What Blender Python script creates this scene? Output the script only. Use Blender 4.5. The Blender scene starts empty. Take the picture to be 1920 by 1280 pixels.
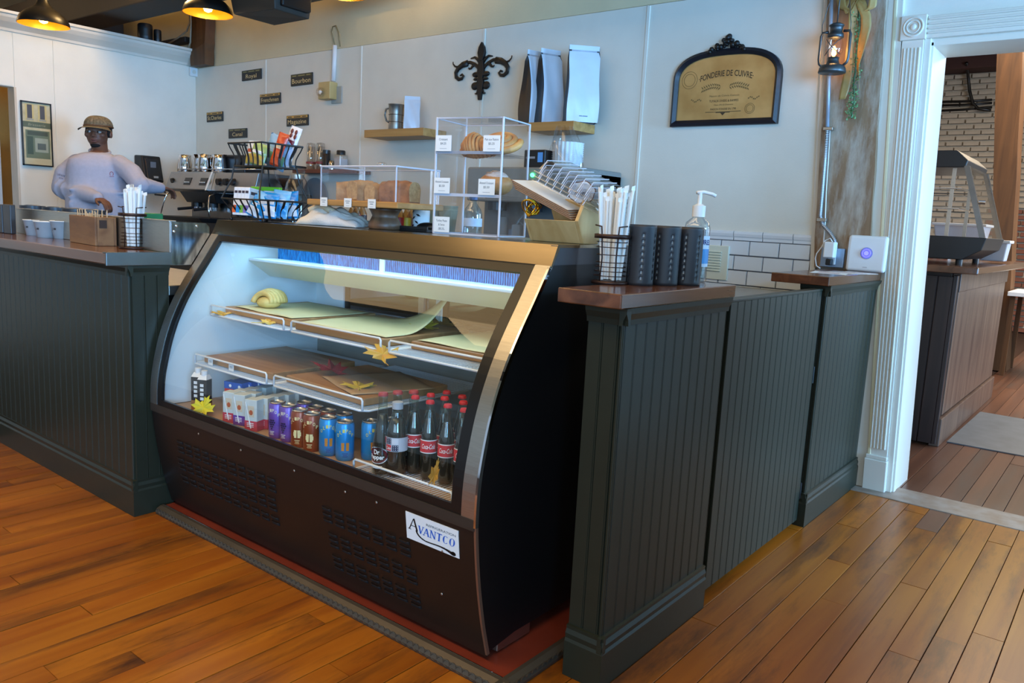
import bpy, math, random
from mathutils import Vector, Matrix
rnd = random.Random(11)
sc = bpy.context.scene
col = sc.collection
PI = math.pi

# ------------------------------------------------------------------ camera
CAM = Vector((0.98578, -1.70115, 1.23355)); FPX = 1484.1
YAW, PITCH, ROLL = 0.66794, -0.15508, 0.05086
cy_, sy_, cp_, sp_ = math.cos(YAW), math.sin(YAW), math.cos(PITCH), math.sin(PITCH)
FW = Vector((-sy_*cp_, cy_*cp_, sp_)); _r = Vector((cy_, sy_, 0)); _u = _r.cross(FW)
RT = _r*math.cos(ROLL) + _u*math.sin(ROLL); UP = _u*math.cos(ROLL) - _r*math.sin(ROLL)
cd = bpy.data.cameras.new('camera'); cam = bpy.data.objects.new('camera', cd); col.objects.link(cam)
cd.sensor_width = 36; cd.lens = FPX/1920*36; cd.clip_start = .05
M3 = Matrix((RT, UP, -FW)).transposed()
cam.matrix_world = Matrix.Translation(CAM) @ M3.to_4x4()
sc.camera = cam
sc.view_settings.view_transform = 'Standard'; sc.view_settings.look = 'None'
sc.view_settings.gamma = 1; sc.view_settings.use_curve_mapping = False
sc.view_settings.exposure = 0.42
sc.cycles.max_bounces = 8; sc.cycles.transparent_max_bounces = 24; sc.cycles.glossy_bounces = 4
sc.cycles.diffuse_bounces = 4; sc.cycles.caustics_reflective = False; sc.cycles.caustics_refractive = False
sc.cycles.sample_clamp_indirect = 4

# ------------------------------------------------------------------ world and lights
W = bpy.data.worlds.new('world'); sc.world = W; W.use_nodes = True
W.node_tree.nodes['Background'].inputs[0].default_value = (.60, .78, 1, 1)
W.node_tree.nodes['Background'].inputs[1].default_value = .5
def area(name, loc, target, sx, sy, power, color):
    l = bpy.data.lights.new(name, 'AREA'); l.shape = 'RECTANGLE'; l.size = sx; l.size_y = sy
    l.energy = power; l.color = color
    o = bpy.data.objects.new(name, l); col.objects.link(o); o.location = loc
    o.rotation_euler = (Vector(target)-Vector(loc)).to_track_quat('-Z', 'Y').to_euler()
    return o
def point(name, loc, power, color, size=.05):
    l = bpy.data.lights.new(name, 'POINT'); l.energy = power; l.color = color; l.shadow_soft_size = size
    o = bpy.data.objects.new(name, l); col.objects.link(o); o.location = loc
    return o
DAY = (.22, .54, 1.0); WARM = (1.0, .70, .36)
area('daylight_right_far', (4.4, 1.65, 1.6), (-3, 1.6, 1.25), 1.3, 2.0, 300, DAY)
area('daylight_right_near', (4.8, -3.2, 1.75), (-4, .6, 1.2), 3.2, 1.9, 400, DAY)
area('daylight_front', (2.0, -6.8, 1.7), (-.6, 2.4, 1.6), 4.0, 1.8, 95, (.42, .70, 1.0))
area('daylight_far_room', (3.4, 5.6, 1.9), (0, 5.6, .8), 3.6, 2.2, 200, (.50, .72, 1.0))
area('far_room_lamps', (.8, 7.0, 3.4), (.6, 7.2, 0), 2.5, 3.5, 200, (1, .82, .60))
area('ceiling_lamps_left', (-2.9, -.7, 3.25), (-2.9, -.7, 0), 3.0, 1.6, 30, (1, .68, .33))
area('ceiling_lamps_near', (-.8, -1.3, 3.25), (-.8, -1.3, 0), 4.5, 1.6, 85, (1, .70, .36))
point('warm_fill', (-4.9, 1.35, 3.0), 34, (1, .66, .28), .15)  # added warm fill points for the upper walls; no lamps hang there
point('warm_fill', (-3.0, 2.1, 3.08), 7, (1, .66, .28), .1)
point('warm_fill', (-7.6, .4, 2.95), 16, (1, .70, .36), .15)  # added fill for the space behind the left partition
point('warm_fill', (-1.7, 1.3, 3.05), 16, (1, .70, .34), .15)

# ------------------------------------------------------------------ pixel rays of the photograph
def ray(u, v): return RT*((u-960)/FPX) + UP*((640-v)/FPX) + FW
def bx(u, v, x): d = ray(u, v); return CAM + d*((x-CAM.x)/d.x)
def by(u, v, y): d = ray(u, v); return CAM + d*((y-CAM.y)/d.y)
AW = Vector((FW.x, FW.y, 0)).normalized()      # away from the camera, level
def bz(u, v, z): d = ray(u, v); return CAM + d*((z-CAM.z)/d.z)

# ------------------------------------------------------------------ materials
def lin(c):
    c = c/255
    return c/12.92 if c <= .04045 else ((c+.055)/1.055)**2.4
def rgb(c, k=1): return (min(1, lin(c[0])*k), min(1, lin(c[1])*k), min(1, lin(c[2])*k), 1)
def newmat(name):
    m = bpy.data.materials.new(name); m.use_nodes = True
    nt = m.node_tree; b = nt.nodes['Principled BSDF']
    return m, nt, b, (lambda t: nt.nodes.new(t)), nt.links.new
def coords(N, L, stretch):
    tc = N('ShaderNodeTexCoord'); mp = N('ShaderNodeMapping'); mp.inputs['Scale'].default_value = stretch
    L(tc.outputs['Object'], mp.inputs['Vector'])
    return mp.outputs['Vector']
def mt(name, c, rough=.5, metal=0, var=.06, scale=9, stretch=(1, 1, 1), bump=0, bscale=60, coat=0, spec=.5, c2=None):
    m, nt, b, N, L = newmat(name)
    v = coords(N, L, stretch)
    n = N('ShaderNodeTexNoise'); n.inputs['Scale'].default_value = scale; n.inputs['Detail'].default_value = 4
    L(v, n.inputs['Vector'])
    r = N('ShaderNodeValToRGB'); r.color_ramp.elements[0].position = .3; r.color_ramp.elements[1].position = .7
    a = rgb(c, 1-var); z = rgb(c2, 1) if c2 else rgb(c, 1+var)
    r.color_ramp.elements[0].color = a; r.color_ramp.elements[1].color = z
    L(n.outputs['Fac'], r.inputs['Fac']); L(r.outputs['Color'], b.inputs['Base Color'])
    b.inputs['Roughness'].default_value = rough; b.inputs['Metallic'].default_value = metal
    b.inputs['Specular IOR Level'].default_value = spec; b.inputs['Coat Weight'].default_value = coat
    if bump:
        n2 = N('ShaderNodeTexNoise'); n2.inputs['Scale'].default_value = bscale; n2.inputs['Detail'].default_value = 3
        L(v, n2.inputs['Vector'])
        bp = N('ShaderNodeBump'); bp.inputs['Strength'].default_value = bump; bp.inputs['Distance'].default_value = .004
        L(n2.outputs['Fac'], bp.inputs['Height']); L(bp.outputs['Normal'], b.inputs['Normal'])
    return m
def wood(name, c1, c2, axis='y', rough=.4, scale=14, tone=.25, dark=None, coat=0, spec=.5):
    m, nt, b, N, L = newmat(name)
    st = {'x': (.07, 1, 1), 'y': (1, .07, 1), 'z': (1, 1, .07)}[axis]
    v = coords(N, L, st)
    oi = N('ShaderNodeObjectInfo')
    ad = N('ShaderNodeVectorMath'); ad.operation = 'MULTIPLY_ADD'
    cmb = N('ShaderNodeCombineXYZ')
    for k in range(3): L(oi.outputs['Random'], cmb.inputs[k])
    L(cmb.outputs[0], ad.inputs[0]); ad.inputs[1].default_value = (37, 53, 29); L(v, ad.inputs[2])
    n = N('ShaderNodeTexNoise'); n.inputs['Scale'].default_value = scale; n.inputs['Detail'].default_value = 6
    n.inputs['Distortion'].default_value = .6; L(ad.outputs[0], n.inputs['Vector'])
    r = N('ShaderNodeValToRGB'); e = r.color_ramp.elements
    e[0].position = .32; e[1].position = .68; e[0].color = rgb(c1); e[1].color = rgb(c2)
    L(n.outputs['Fac'], r.inputs['Fac'])
    out = r.outputs['Color']
    if dark:
        n3 = N('ShaderNodeTexNoise'); n3.inputs['Scale'].default_value = 3.2; n3.inputs['Detail'].default_value = 8
        n3.inputs['Roughness'].default_value = .7
        mp = N('ShaderNodeVectorMath'); mp.operation = 'MULTIPLY_ADD'; tc = N('ShaderNodeTexCoord')
        L(tc.outputs['Object'], mp.inputs[0]); mp.inputs[1].default_value = {'x': (.35, 1, 1), 'y': (1, .35, 1), 'z': (1, 1, .35)}[axis]
        L(ad.outputs[0], mp.inputs[2]); L(mp.outputs[0], n3.inputs['Vector'])
        r3 = N('ShaderNodeValToRGB'); r3.color_ramp.elements[0].position = .50; r3.color_ramp.elements[1].position = .70
        L(n3.outputs['Fac'], r3.inputs['Fac'])
        mx = N('ShaderNodeMix'); mx.data_type = 'RGBA'; L(r3.outputs['Color'], mx.inputs[0])
        L(out, mx.inputs[6]); mx.inputs[7].default_value = rgb(dark); out = mx.outputs[2]
    hs = N('ShaderNodeHueSaturation'); mr = N('ShaderNodeMapRange')
    mr.inputs['To Min'].default_value = 1-tone; mr.inputs['To Max'].default_value = 1+tone
    L(oi.outputs['Random'], mr.inputs['Value']); L(mr.outputs[0], hs.inputs['Value']); L(out, hs.inputs['Color'])
    L(hs.outputs['Color'], b.inputs['Base Color'])
    b.inputs['Roughness'].default_value = rough; b.inputs['Coat Weight'].default_value = coat; b.inputs['Coat Roughness'].default_value = .15; b.inputs['Specular IOR Level'].default_value = spec
    bp = N('ShaderNodeBump'); bp.inputs['Strength'].default_value = .25; bp.inputs['Distance'].default_value = .003
    L(n.outputs['Fac'], bp.inputs['Height']); L(bp.outputs['Normal'], b.inputs['Normal'])
    return m
def glass(name, tint=(1, 1, 1), refl=1.0, rough=.01, base=.04):
    m = bpy.data.materials.new(name); m.use_nodes = True; nt = m.node_tree; nt.nodes.clear()
    N = lambda t: nt.nodes.new(t); L = nt.links.new
    o = N('ShaderNodeOutputMaterial'); t = N('ShaderNodeBsdfTransparent'); g = N('ShaderNodeBsdfGlossy')
    t.inputs[0].default_value = (*tint, 1); g.inputs['Roughness'].default_value = rough
    lw = N('ShaderNodeLayerWeight'); lw.inputs[0].default_value = .35
    pw = N('ShaderNodeMath'); pw.operation = 'POWER'; pw.inputs[1].default_value = 2.5
    mr = N('ShaderNodeMapRange'); mr.inputs['To Min'].default_value = base; mr.inputs['To Max'].default_value = min(1, .9*refl)
    mx = N('ShaderNodeMixShader')
    L(lw.outputs['Facing'], pw.inputs[0]); L(pw.outputs[0], mr.inputs['Value']); L(mr.outputs[0], mx.inputs[0])
    L(t.outputs[0], mx.inputs[1]); L(g.outputs[0], mx.inputs[2]); L(mx.outputs[0], o.inputs[0])
    return m
def emit(name, c, s):
    m, nt, b, N, L = newmat(name)
    b.inputs['Base Color'].default_value = rgb(c); b.inputs['Emission Color'].default_value = rgb(c)
    b.inputs['Emission Strength'].default_value = s
    return m
_mc = {}
def flat(c, rough=.5, metal=0):
    k = (tuple(c), rough, metal)
    if k not in _mc: _mc[k] = mt('paint_%d' % len(_mc), c, rough, metal, var=.04, scale=30)
    return _mc[k]

MAT = dict(
 wall=mt('wall_paint', (232, 226, 212), .62, var=.03, scale=5, bump=.12, bscale=130),
 wall_up=mt('upper_wall_paint', (222, 206, 168), .7, var=.05, scale=3, bump=.2, bscale=60),
 trimw=mt('white_trim_paint', (222, 214, 200), .4, var=.02),
 green=mt('dark_green_paint', (40, 43, 33), .38, var=.06, scale=12, bump=.05, spec=.35),
 floor=wood('floor_wood', (134, 69, 15), (166, 98, 25), 'y', .33, 12, .10, (70, 38, 20), coat=.03, spec=.28),
 floor2=wood('far_floor_wood', (84, 52, 38), (112, 74, 54), 'y', .32, 12, .2, (84, 70, 62)),
 sub=mt('gap_dark', (60, 34, 18), .8),
 captop=wood('walnut_top', (72, 42, 26), (116, 72, 46), 'y', .22, 16, .08, coat=.3),
 captopx=wood('walnut_counter', (70, 42, 24), (112, 70, 42), 'x', .2, 16, .08, coat=.4),
 steel=mt('brushed_steel', (184, 178, 168), .36, 1, var=.06, scale=22, stretch=(1, 1, 14)),
 steelx=mt('brushed_steel_strip', (134, 120, 98), .24, 1, var=.12, scale=8, stretch=(.3, 3, 3)),
 steeld=mt('dark_steel', (120, 118, 116), .3, 1, var=.1),
 chrome=mt('chrome', (215, 215, 218), .06, 1, var=.02),
 black=mt('black_metal', (14, 12, 11), .35, var=.1),
 blackf=mt('black_front_metal', (24, 17, 13), .42, var=.06),
 blackside=mt('black_side_metal', (9, 9, 10), .45, var=.05),
 blackp=mt('black_plastic', (22, 22, 24), .4),
 iron=mt('black_iron', (20, 18, 18), .45, bump=.2, bscale=90),
 liner=mt('case_liner', (232, 238, 238), .35, var=.02),
 rackw=mt('white_wire', (232, 236, 240), .35, var=.02),
 glass=glass('case_glass', (.97, .985, .98), .8, base=.05),
 acryl=glass('acrylic', (.985, .985, .99), .6, base=.03),
 acryle=mt('acrylic_edge', (214, 214, 224), .15, var=.03),
 clear=glass('clear_plastic', (.97, .97, .98), 1.0, .08, base=.10),
 boardw=wood('oak_board', (150, 108, 66), (186, 142, 94), 'x', .5, 18, .08),
 shelfw=wood('oak_shelf', (170, 120, 62), (206, 156, 92), 'x', .5, 18, .06),
 pine=wood('pine_box', (196, 152, 92), (226, 190, 132), 'z', .5, 16, .06),
 paper=mt('white_paper', (236, 236, 234), .7, var=.02),
 parch=mt('parchment_paper', (214, 206, 158), .6, var=.05, scale=6, bump=.3, bscale=12),
 white=mt('white_plastic', (232, 230, 228), .35, var=.02),
 post=wood('rough_post_wood', (120, 88, 62), (160, 128, 96), 'z', .8, 20, .02, (196, 184, 168)),
 brown=wood('brown_post_wood', (76, 48, 24), (104, 68, 36), 'z', .6, 20, .1),
 brick=mt('grey_brick', (178, 164, 146), .85, var=.14, scale=7, bump=.5, bscale=70),
 brickr=mt('red_brick', (132, 82, 66), .85, var=.16, scale=7, bump=.5, bscale=70),
 mortar=mt('mortar', (176, 166, 150), .9, bump=.4, bscale=80),
 tile=mt('white_glazed_tile', (232, 234, 236), .12, var=.02),
 grout=mt('dark_grout', (70, 74, 84), .8),
 bread=mt('bread_crust', (178, 124, 74), .7, var=.2, scale=26, bump=.6, bscale=110, c2=(206, 158, 104)),
 crust=mt('pastry_crust', (196, 122, 58), .5, var=.25, scale=16, bump=.5, bscale=50, c2=(228, 170, 100)),
 skin=mt('brown_skin', (106, 70, 54), .5, var=.08, scale=20),
 shirt=mt('grey_sweatshirt', (172, 172, 188), .9, var=.04, scale=40, bump=.2, bscale=300),
 orange=mt('pumpkin_orange', (232, 120, 16), .5, var=.1),
 gold=mt('gold_inside', (255, 176, 40), .35, .6, var=.05),
 duct=mt('black_duct_paint', (44, 40, 34), .6),
 beam=mt('dark_beam', (40, 34, 30), .7),
 red=flat((206, 40, 34), .4), cream=mt('cream_panel', (224, 226, 208), .4, var=.02),
)

# ------------------------------------------------------------------ mesh helpers
class M:
    def __init__(s): s.v = []; s.f = []
    def add(s, v, f):
        n = len(s.v); s.v += [tuple(p) for p in v]; s.f += [tuple(i+n for i in q) for q in f]; return s
    def box(s, a, b):
        x0, y0, z0 = a; x1, y1, z1 = b
        return s.add([(x0,y0,z0),(x1,y0,z0),(x1,y1,z0),(x0,y1,z0),(x0,y0,z1),(x1,y0,z1),(x1,y1,z1),(x0,y1,z1)],
                     [(0,3,2,1),(4,5,6,7),(0,1,5,4),(1,2,6,5),(2,3,7,6),(3,0,4,7)])
    def hexa(s, q):      # eight corners: bottom four, top four
        return s.add(q, [(0,3,2,1),(4,5,6,7),(0,1,5,4),(1,2,6,5),(2,3,7,6),(3,0,4,7)])
    def cyl(s, p0, p1, r0, r1=None, n=12, caps=True):
        p0, p1 = Vector(p0), Vector(p1); r1 = r0 if r1 is None else r1
        d = (p1-p0).normalized(); a = d.orthogonal().normalized(); b = d.cross(a)
        v = []; f = []
        for p, r in ((p0, r0), (p1, r1)):
            for i in range(n):
                t = 2*PI*i/n; v.append(p+a*(r*math.cos(t))+b*(r*math.sin(t)))
        for i in range(n): j = (i+1) % n; f.append((i, j, n+j, n+i))
        if caps: f += [tuple(range(n-1, -1, -1)), tuple(range(n, 2*n))]
        return s.add(v, f)
    def tube(s, pts, r, n=6, closed=False, r2=None):
        pts = [Vector(p) for p in pts]; k = len(pts); v = []; f = []
        a = None
        for i, p in enumerate(pts):
            if closed: d = pts[(i+1) % k]-pts[i-1]
            else: d = pts[min(i+1, k-1)]-pts[max(i-1, 0)]
            d = d.normalized() if d.length else Vector((0, 0, 1))
            a = d.orthogonal().normalized() if a is None else (a-d*a.dot(d))
            a = a.normalized() if a.length > 1e-6 else d.orthogonal().normalized()
            b = d.cross(a)
            rr = r if r2 is None else r+(r2-r)*i/max(1, k-1)
            for j in range(n): t = 2*PI*j/n; v.append(p+a*(rr*math.cos(t))+b*(rr*math.sin(t)))
        for i in range(k if closed else k-1):
            i2 = (i+1) % k
            for j in range(n): j2 = (j+1) % n; f.append((i*n+j, i*n+j2, i2*n+j2, i2*n+j))
        if not closed: f += [tuple(range(n-1, -1, -1)), tuple((k-1)*n+j for j in range(n))]
        return s.add(v, f)
    def lathe(s, prof, c=(0, 0, 0), n=20, caps=True):
        v = []; f = []; k = len(prof); c = Vector(c)
        for r, z in prof:
            for i in range(n): t = 2*PI*i/n; v.append((c.x+r*math.cos(t), c.y+r*math.sin(t), c.z+z))
        for q in range(k-1):
            for i in range(n): j = (i+1) % n; f.append((q*n+i, q*n+j, (q+1)*n+j, (q+1)*n+i))
        if caps: f += [tuple(range(n-1, -1, -1)), tuple((k-1)*n+i for i in range(n))]
        return s.add(v, f)
    def prism(s, poly, axis, a, b):
        n = len(poly)
        def P(p, w): return {'x': (w, p[0], p[1]), 'y': (p[0], w, p[1]), 'z': (p[0], p[1], w)}[axis]
        v = [P(p, a) for p in poly]+[P(p, b) for p in poly]
        f = [tuple(range(n-1, -1, -1)), tuple(range(n, 2*n))]+[(i, (i+1) % n, n+(i+1) % n, n+i) for i in range(n)]
        return s.add(v, f)
    def ball(s, c, r, n=14, m=8):
        if not hasattr(r, '__len__'): r = (r, r, r)
        v = []; f = []
        for j in range(1, m):
            ph = PI*j/m
            for i in range(n): t = 2*PI*i/n; v.append((c[0]+r[0]*math.sin(ph)*math.cos(t), c[1]+r[1]*math.sin(ph)*math.sin(t), c[2]+r[2]*math.cos(ph)))
        v += [(c[0], c[1], c[2]+r[2]), (c[0], c[1], c[2]-r[2])]; T = len(v)-2
        for j in range(m-2):
            for i in range(n): k = (i+1) % n; f.append((j*n+i, (j+1)*n+i, (j+1)*n+k, j*n+k))
        for i in range(n): k = (i+1) % n; f += [(T, i, k), (T+1, (m-2)*n+k, (m-2)*n+i)]
        return s.add(v, f)
    def grid(s, fn, nu, nv):
        v = [fn(i/nu, j/nv) for i in range(nu+1) for j in range(nv+1)]
        f = [(i*(nv+1)+j, (i+1)*(nv+1)+j, (i+1)*(nv+1)+j+1, i*(nv+1)+j+1) for i in range(nu) for j in range(nv)]
        return s.add(v, f)
    def xf(s, mat):
        s.v = [tuple(mat @ Vector(p)) for p in s.v]; return s
def put(name, mb, m, parent=None, smooth=False, bevel=0, loc=None, kind=None, solid=0, sub=0, seg=2):
    """link one mesh object; world-coordinate vertices are made relative to loc (or the parent's location)"""
    me = bpy.data.meshes.new(name)
    o = bpy.data.objects.new(name, me); col.objects.link(o)
    off = Vector((0, 0, 0))
    if parent is None and loc is not None: off = Vector(loc); o.location = off
    if parent is not None:
        o.parent = parent
        q = parent
        while q is not None:
            off = off+Vector(q.location); q = q.parent
    if parent is not None and parent.get('local'): off = Vector((0, 0, 0))
    me.from_pydata([tuple(Vector(p)-off) for p in mb.v], [], mb.f); me.update()
    me.materials.append(MAT[m] if isinstance(m, str) else m)
    if smooth: me.shade_smooth() if smooth is True else me.set_sharp_from_angle(angle=smooth)
    if bevel:
        b = o.modifiers.new('bevel', 'BEVEL'); b.width = bevel; b.segments = seg; b.limit_method = 'ANGLE'; b.angle_limit = .6
    if solid: b = o.modifiers.new('solid', 'SOLIDIFY'); b.thickness = solid; b.offset = 0
    if sub: b = o.modifiers.new('sub', 'SUBSURF'); b.levels = sub; b.render_levels = sub
    if kind: o['kind'] = kind
    return o
SM = .7
def tag(o, label, cat, group=None):
    o['label'] = label; o['category'] = cat
    if group: o['group'] = group
    return o
def thing(name, label, cat, loc=(0, 0, 0), rz=0, group=None):
    o = bpy.data.objects.new(name, None); col.objects.link(o); o.location = loc; o.rotation_euler = (0, 0, rz)
    o.empty_display_size = .05
    return tag(o, label, cat, group)
def local(name, label, cat, loc, rz=0, group=None, tilt=None):
    """a thing whose parts are given in its own local coordinates"""
    o = thing(name, label, cat, loc, rz, group); o['local'] = 1
    if tilt: o.rotation_euler = tilt
    return o
def struct(name, mb, m, parent=None, **k):
    o = put(name, mb, m, parent, **k)
    if parent is None: o['kind'] = 'structure'
    return o
def copy_tree(o, parent=None):
    c = o.copy(); col.objects.link(c)
    if parent is not None: c.parent = parent
    for ch in list(o.children): copy_tree(ch, c)
    return c
def inst(name, me, parent, loc=(0, 0, 0), rot=(0, 0, 0), scale=(1, 1, 1)):
    o = bpy.data.objects.new(name, me); col.objects.link(o); o.parent = parent
    o.location = loc; o.rotation_euler = rot; o.scale = scale
    return o
def mesh(name, mb, m, smooth=False):
    me = bpy.data.meshes.new(name); me.from_pydata(mb.v, [], mb.f); me.update()
    me.materials.append(MAT[m] if isinstance(m, str) else m)
    if smooth: me.shade_smooth()
    return me
_fonts = {}
def text_mesh(s, size=1, shear=0, ext=0, sx=1, bold=0):
    """text as mesh data: centred on x, baseline z=0, in the xz plane facing -y"""
    cu = bpy.data.curves.new('t', 'FONT'); cu.body = s; cu.size = size; cu.shear = shear; cu.extrude = ext
    cu.align_x = 'CENTER'; cu.resolution_u = 3; cu.offset = bold
    ob = bpy.data.objects.new('t', cu); col.objects.link(ob)
    dg = bpy.context.evaluated_depsgraph_get()
    me = bpy.data.meshes.new_from_object(ob.evaluated_get(dg))
    v = [(p.co.x*sx, -p.co.z, p.co.y) for p in me.vertices]; f = [tuple(p.vertices) for p in me.polygons]
    bpy.data.objects.remove(ob); bpy.data.curves.remove(cu); bpy.data.meshes.remove(me)
    r = M(); r.v = v; r.f = f
    return r
def text_on(s, height, width, P, m, parent, name='lettering', shear=0, bold=0, ext=.0004, arc=0):
    """letters laid on a surface; P maps (x, z, out) in metres, x centred, z from the baseline, to a point"""
    t = text_mesh(s, 1, shear, 0, 1, bold)
    xs = [p[0] for p in t.v]; w = max(xs)-min(xs); mid = (max(xs)+min(xs))/2
    kx = width/w; kz = height/.7
    t.v = [tuple(P((p[0]-mid)*kx, p[2]*kz, ext)) for p in t.v]
    return put(name, t, m, parent)

# ================================================================== SETTING
YB = 2.40; XL = -6.153; JX = [-5.047+1.2192*k for k in range(-4, 5)]
# floor: a dark sub floor carrying single planks
fl = struct('floor', M().box((-10, -7.5, -.06), (6, 12, -.013)), 'sub')
PW = .0885
pl = M().prism([(-PW/2+.0012, -.03), (PW/2-.0012, -.03), (PW/2-.0012, -.0008), (PW/2-.0022, 0), (-PW/2+.0022, 0), (-PW/2+.0012, -.0008)], 'y', 0, 1)
pm1 = mesh('plank_mesh', pl, 'floor'); pm2 = mesh('far_plank_mesh', pl, 'floor2')
def planks(x0, x1, ya, yb, me, lo=.8, hi=2.2):
    k = int(round((x1-x0)/PW))
    for i in range(k):
        y = ya-rnd.random()*.6
        while y < yb:
            ln = rnd.uniform(lo, hi); e = min(y+ln, yb)
            inst('plank', me, fl, (x0+(i+.5)*PW, y, rnd.uniform(-.0012, .0006)), scale=(1, e-y-.002, 1)); y = e
planks(-3.45, -3.45+PW*39, -1.75, .25, pm1)
planks(-3.45+PW*39, -3.45+PW*58, -1.75, 2.46, pm1)
planks(-3.45+PW*36, -3.45+PW*39, .25, 2.46, pm1)
planks(-3.45+PW*39, -3.45+PW*50, 2.46, 9.6, pm2, 1.4, 3)
struct('trim_1', M().box((.0, 2.28, -.004), (1.9, 2.50, .0035)), mt('worn_threshold', (150, 136, 124), .45, var=.15, scale=14, c2=(120, 96, 78)), bevel=.003)

# unseen slab added beyond the frame, shading the near half wall and gate
struct('daylight_blocker', M().box((1.36, -1.25, 0), (1.50, 1.15, 1.5)), flat((60, 54, 48), .7))
# back wall
wb = M().box((-10, 2.41, 0), (-.33, 2.66, 3.4)).box((-.33, 2.412, 0), (.06, 2.66, 3.4)).box((.06, 2.41, 2.135), (6, 2.66, 3.4)).box((1.22, 2.41, 0), (6, 2.66, 2.14))
wback = struct('wall_back', wb, 'wall')
ex = JX[:-1]
for i in range(len(ex)):
    a = ex[i]; b = min(ex[i]+1.2192, -.335) if i < len(ex)-1 else -.335
    if b-a < .05: continue
    put('wall_panel', M().box((max(a, -10)+.0025, 2.398, 0), (b-.0025, 2.412, 2.447+rnd.uniform(-.002, .002))), 'wall', wback, bevel=.002)
    put('batten', M().box((b-.011, 2.392, 0), (b+.011, 2.399, 2.445)), 'wall', wback, bevel=.003)
put('upper_wall', M().box((-10, 2.402, 2.452), (-.335, 2.412, 3.4)), 'wall_up', wback)
put('upper_wall', M().box((-.335, 2.40, 2.20), (6, 2.412, 3.4)), 'wall', wback)
# ceiling, its beams and the duct
ceil = struct('ceiling', M().box((-10, -7.5, 3.3), (6, 2.41, 3.4)), mt('ceiling_paint', (206, 186, 146), .8, var=.05))
bn_ = [8]
def beam(a, b): struct('trim_%d' % bn_[0], M().box(a, b), 'beam', bevel=.01); bn_[0] += 1
P = by(200, 38, 1.6); beam((-9.9, 1.45, P.z), (-3.9, 1.75, P.z+.28))
beam((-9.9, -.9, 3.0), (5.9, -.62, 3.3)); beam((-9.9, -3.4, 3.0), (5.9, -3.1, 3.3))
P = by(214, 68, 2.2); beam((-9.9, 2.05, P.z), (P.x, 2.3, P.z+.22))
P = by(300, 84, 2.34); Q = by(352, 74, 2.34); beam((P.x-.9, 2.3, P.z-.03), (Q.x+.02, 2.38, Q.z+.02))
D = by(515, 48, 1.8); E = by(580, 37, 1.8); G = bz(450, 30, D.z)
du = thing('air_duct', 'large black painted duct box hanging under the ceiling above the street signs', 'duct', (D.x, 1.4, D.z))
put('duct_box', M().hexa([(D.x-.06, G.y, D.z+.02), (E.x+.02, G.y, D.z+.0), (E.x, 1.8, D.z), (D.x, 1.8, D.z), (D.x-.2, G.y-.1, 3.298), (E.x+.1, G.y-.1, 3.298), (E.x+.1, 1.85, 3.298), (D.x-.12, 1.85, 3.298)]), 'duct', du, bevel=.006)
put('duct_end', M().box((E.x-.02, 1.55, D.z+.03), (E.x+.05, 1.78, D.z+.17)), 'black', du, bevel=.01)
P = by(590, 15, 2.1); put('duct_run', M().box((P.x-.3, 1.3, P.z+.02), (1.6, 2.05, P.z+.4)), 'duct', du, bevel=.008)
# partition wall on the left with its crown moulding
OY0, OY1, OZ = -.25, .862, 2.05
wl = M().box((XL-.11, OY1, 0), (XL-.006, 2.40, 2.47)).box((XL-.11, -7.5, 0), (XL-.006, OY0, 2.47)).box((XL-.11, OY0, OZ), (XL-.006, OY1, 2.47))
wleft = struct('wall_left', wl, 'wall')
for a, b in ((.868, 1.155), (1.16, 2.397)):
    put('wall_panel', M().box((XL-.008, a, 0), (XL, b, 2.46)), 'wall', wleft, bevel=.002)
put('wall_panel', M().box((XL-.008, OY0, OZ+.004), (XL, .862, 2.46)), 'wall', wleft, bevel=.002)
put('wall_panel', M().box((XL-.008, -7.4, 0), (XL, OY0-.01, 2.46)), 'wall', wleft, bevel=.002)
cr = [(0, 2.465), (.012, 2.465), (.016, 2.485), (.035, 2.50), (.07, 2.525), (.095, 2.555), (.10, 2.575), (.118, 2.58), (.118, 2.60), (0, 2.60)]
struct('trim_2', M().prism([(XL-.002+a, z) for a, z in cr], 'y', -7.4, 2.395), 'trimw')
struct('trim_3', M().box((XL-.125, OY1-.002, 0), (XL+.004, OY1+.014, OZ)), mt('jamb_beige', (206, 190, 168), .5))
struct('wall_far_left', M().box((-9.9, -7.5, 0), (-9.7, 2.4, 3.3)), 'wall_up')
struct('wall_passage', M().box((-7.6, -1.2, 0), (-7.5, 2.2, 2.5)), mt('passage_tan', (206, 160, 86), .7))
cb = thing('storage_cabinet', 'tall white cabinet seen through the opening at the far left', 'cabinet', (-6.75, .5, 0))
put('body', M().box((-7.05, .2, 0), (-6.62, .905, 1.68)), 'white', cb, bevel=.004)
put('door', M().box((-6.62, .45, .04), (-6.60, .80, 1.66)), 'white', cb, bevel=.003)
dd = put('door', M().box((-6.62, .81, .04), (-6.60, .90, 1.66)), 'white', cb, bevel=.003)
put('handle', M().tube([(-6.60, .775, 1.48), (-6.575, .775, 1.48), (-6.575, .775, 1.60), (-6.60, .775, 1.60)], .005), 'steel', dd)

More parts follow.
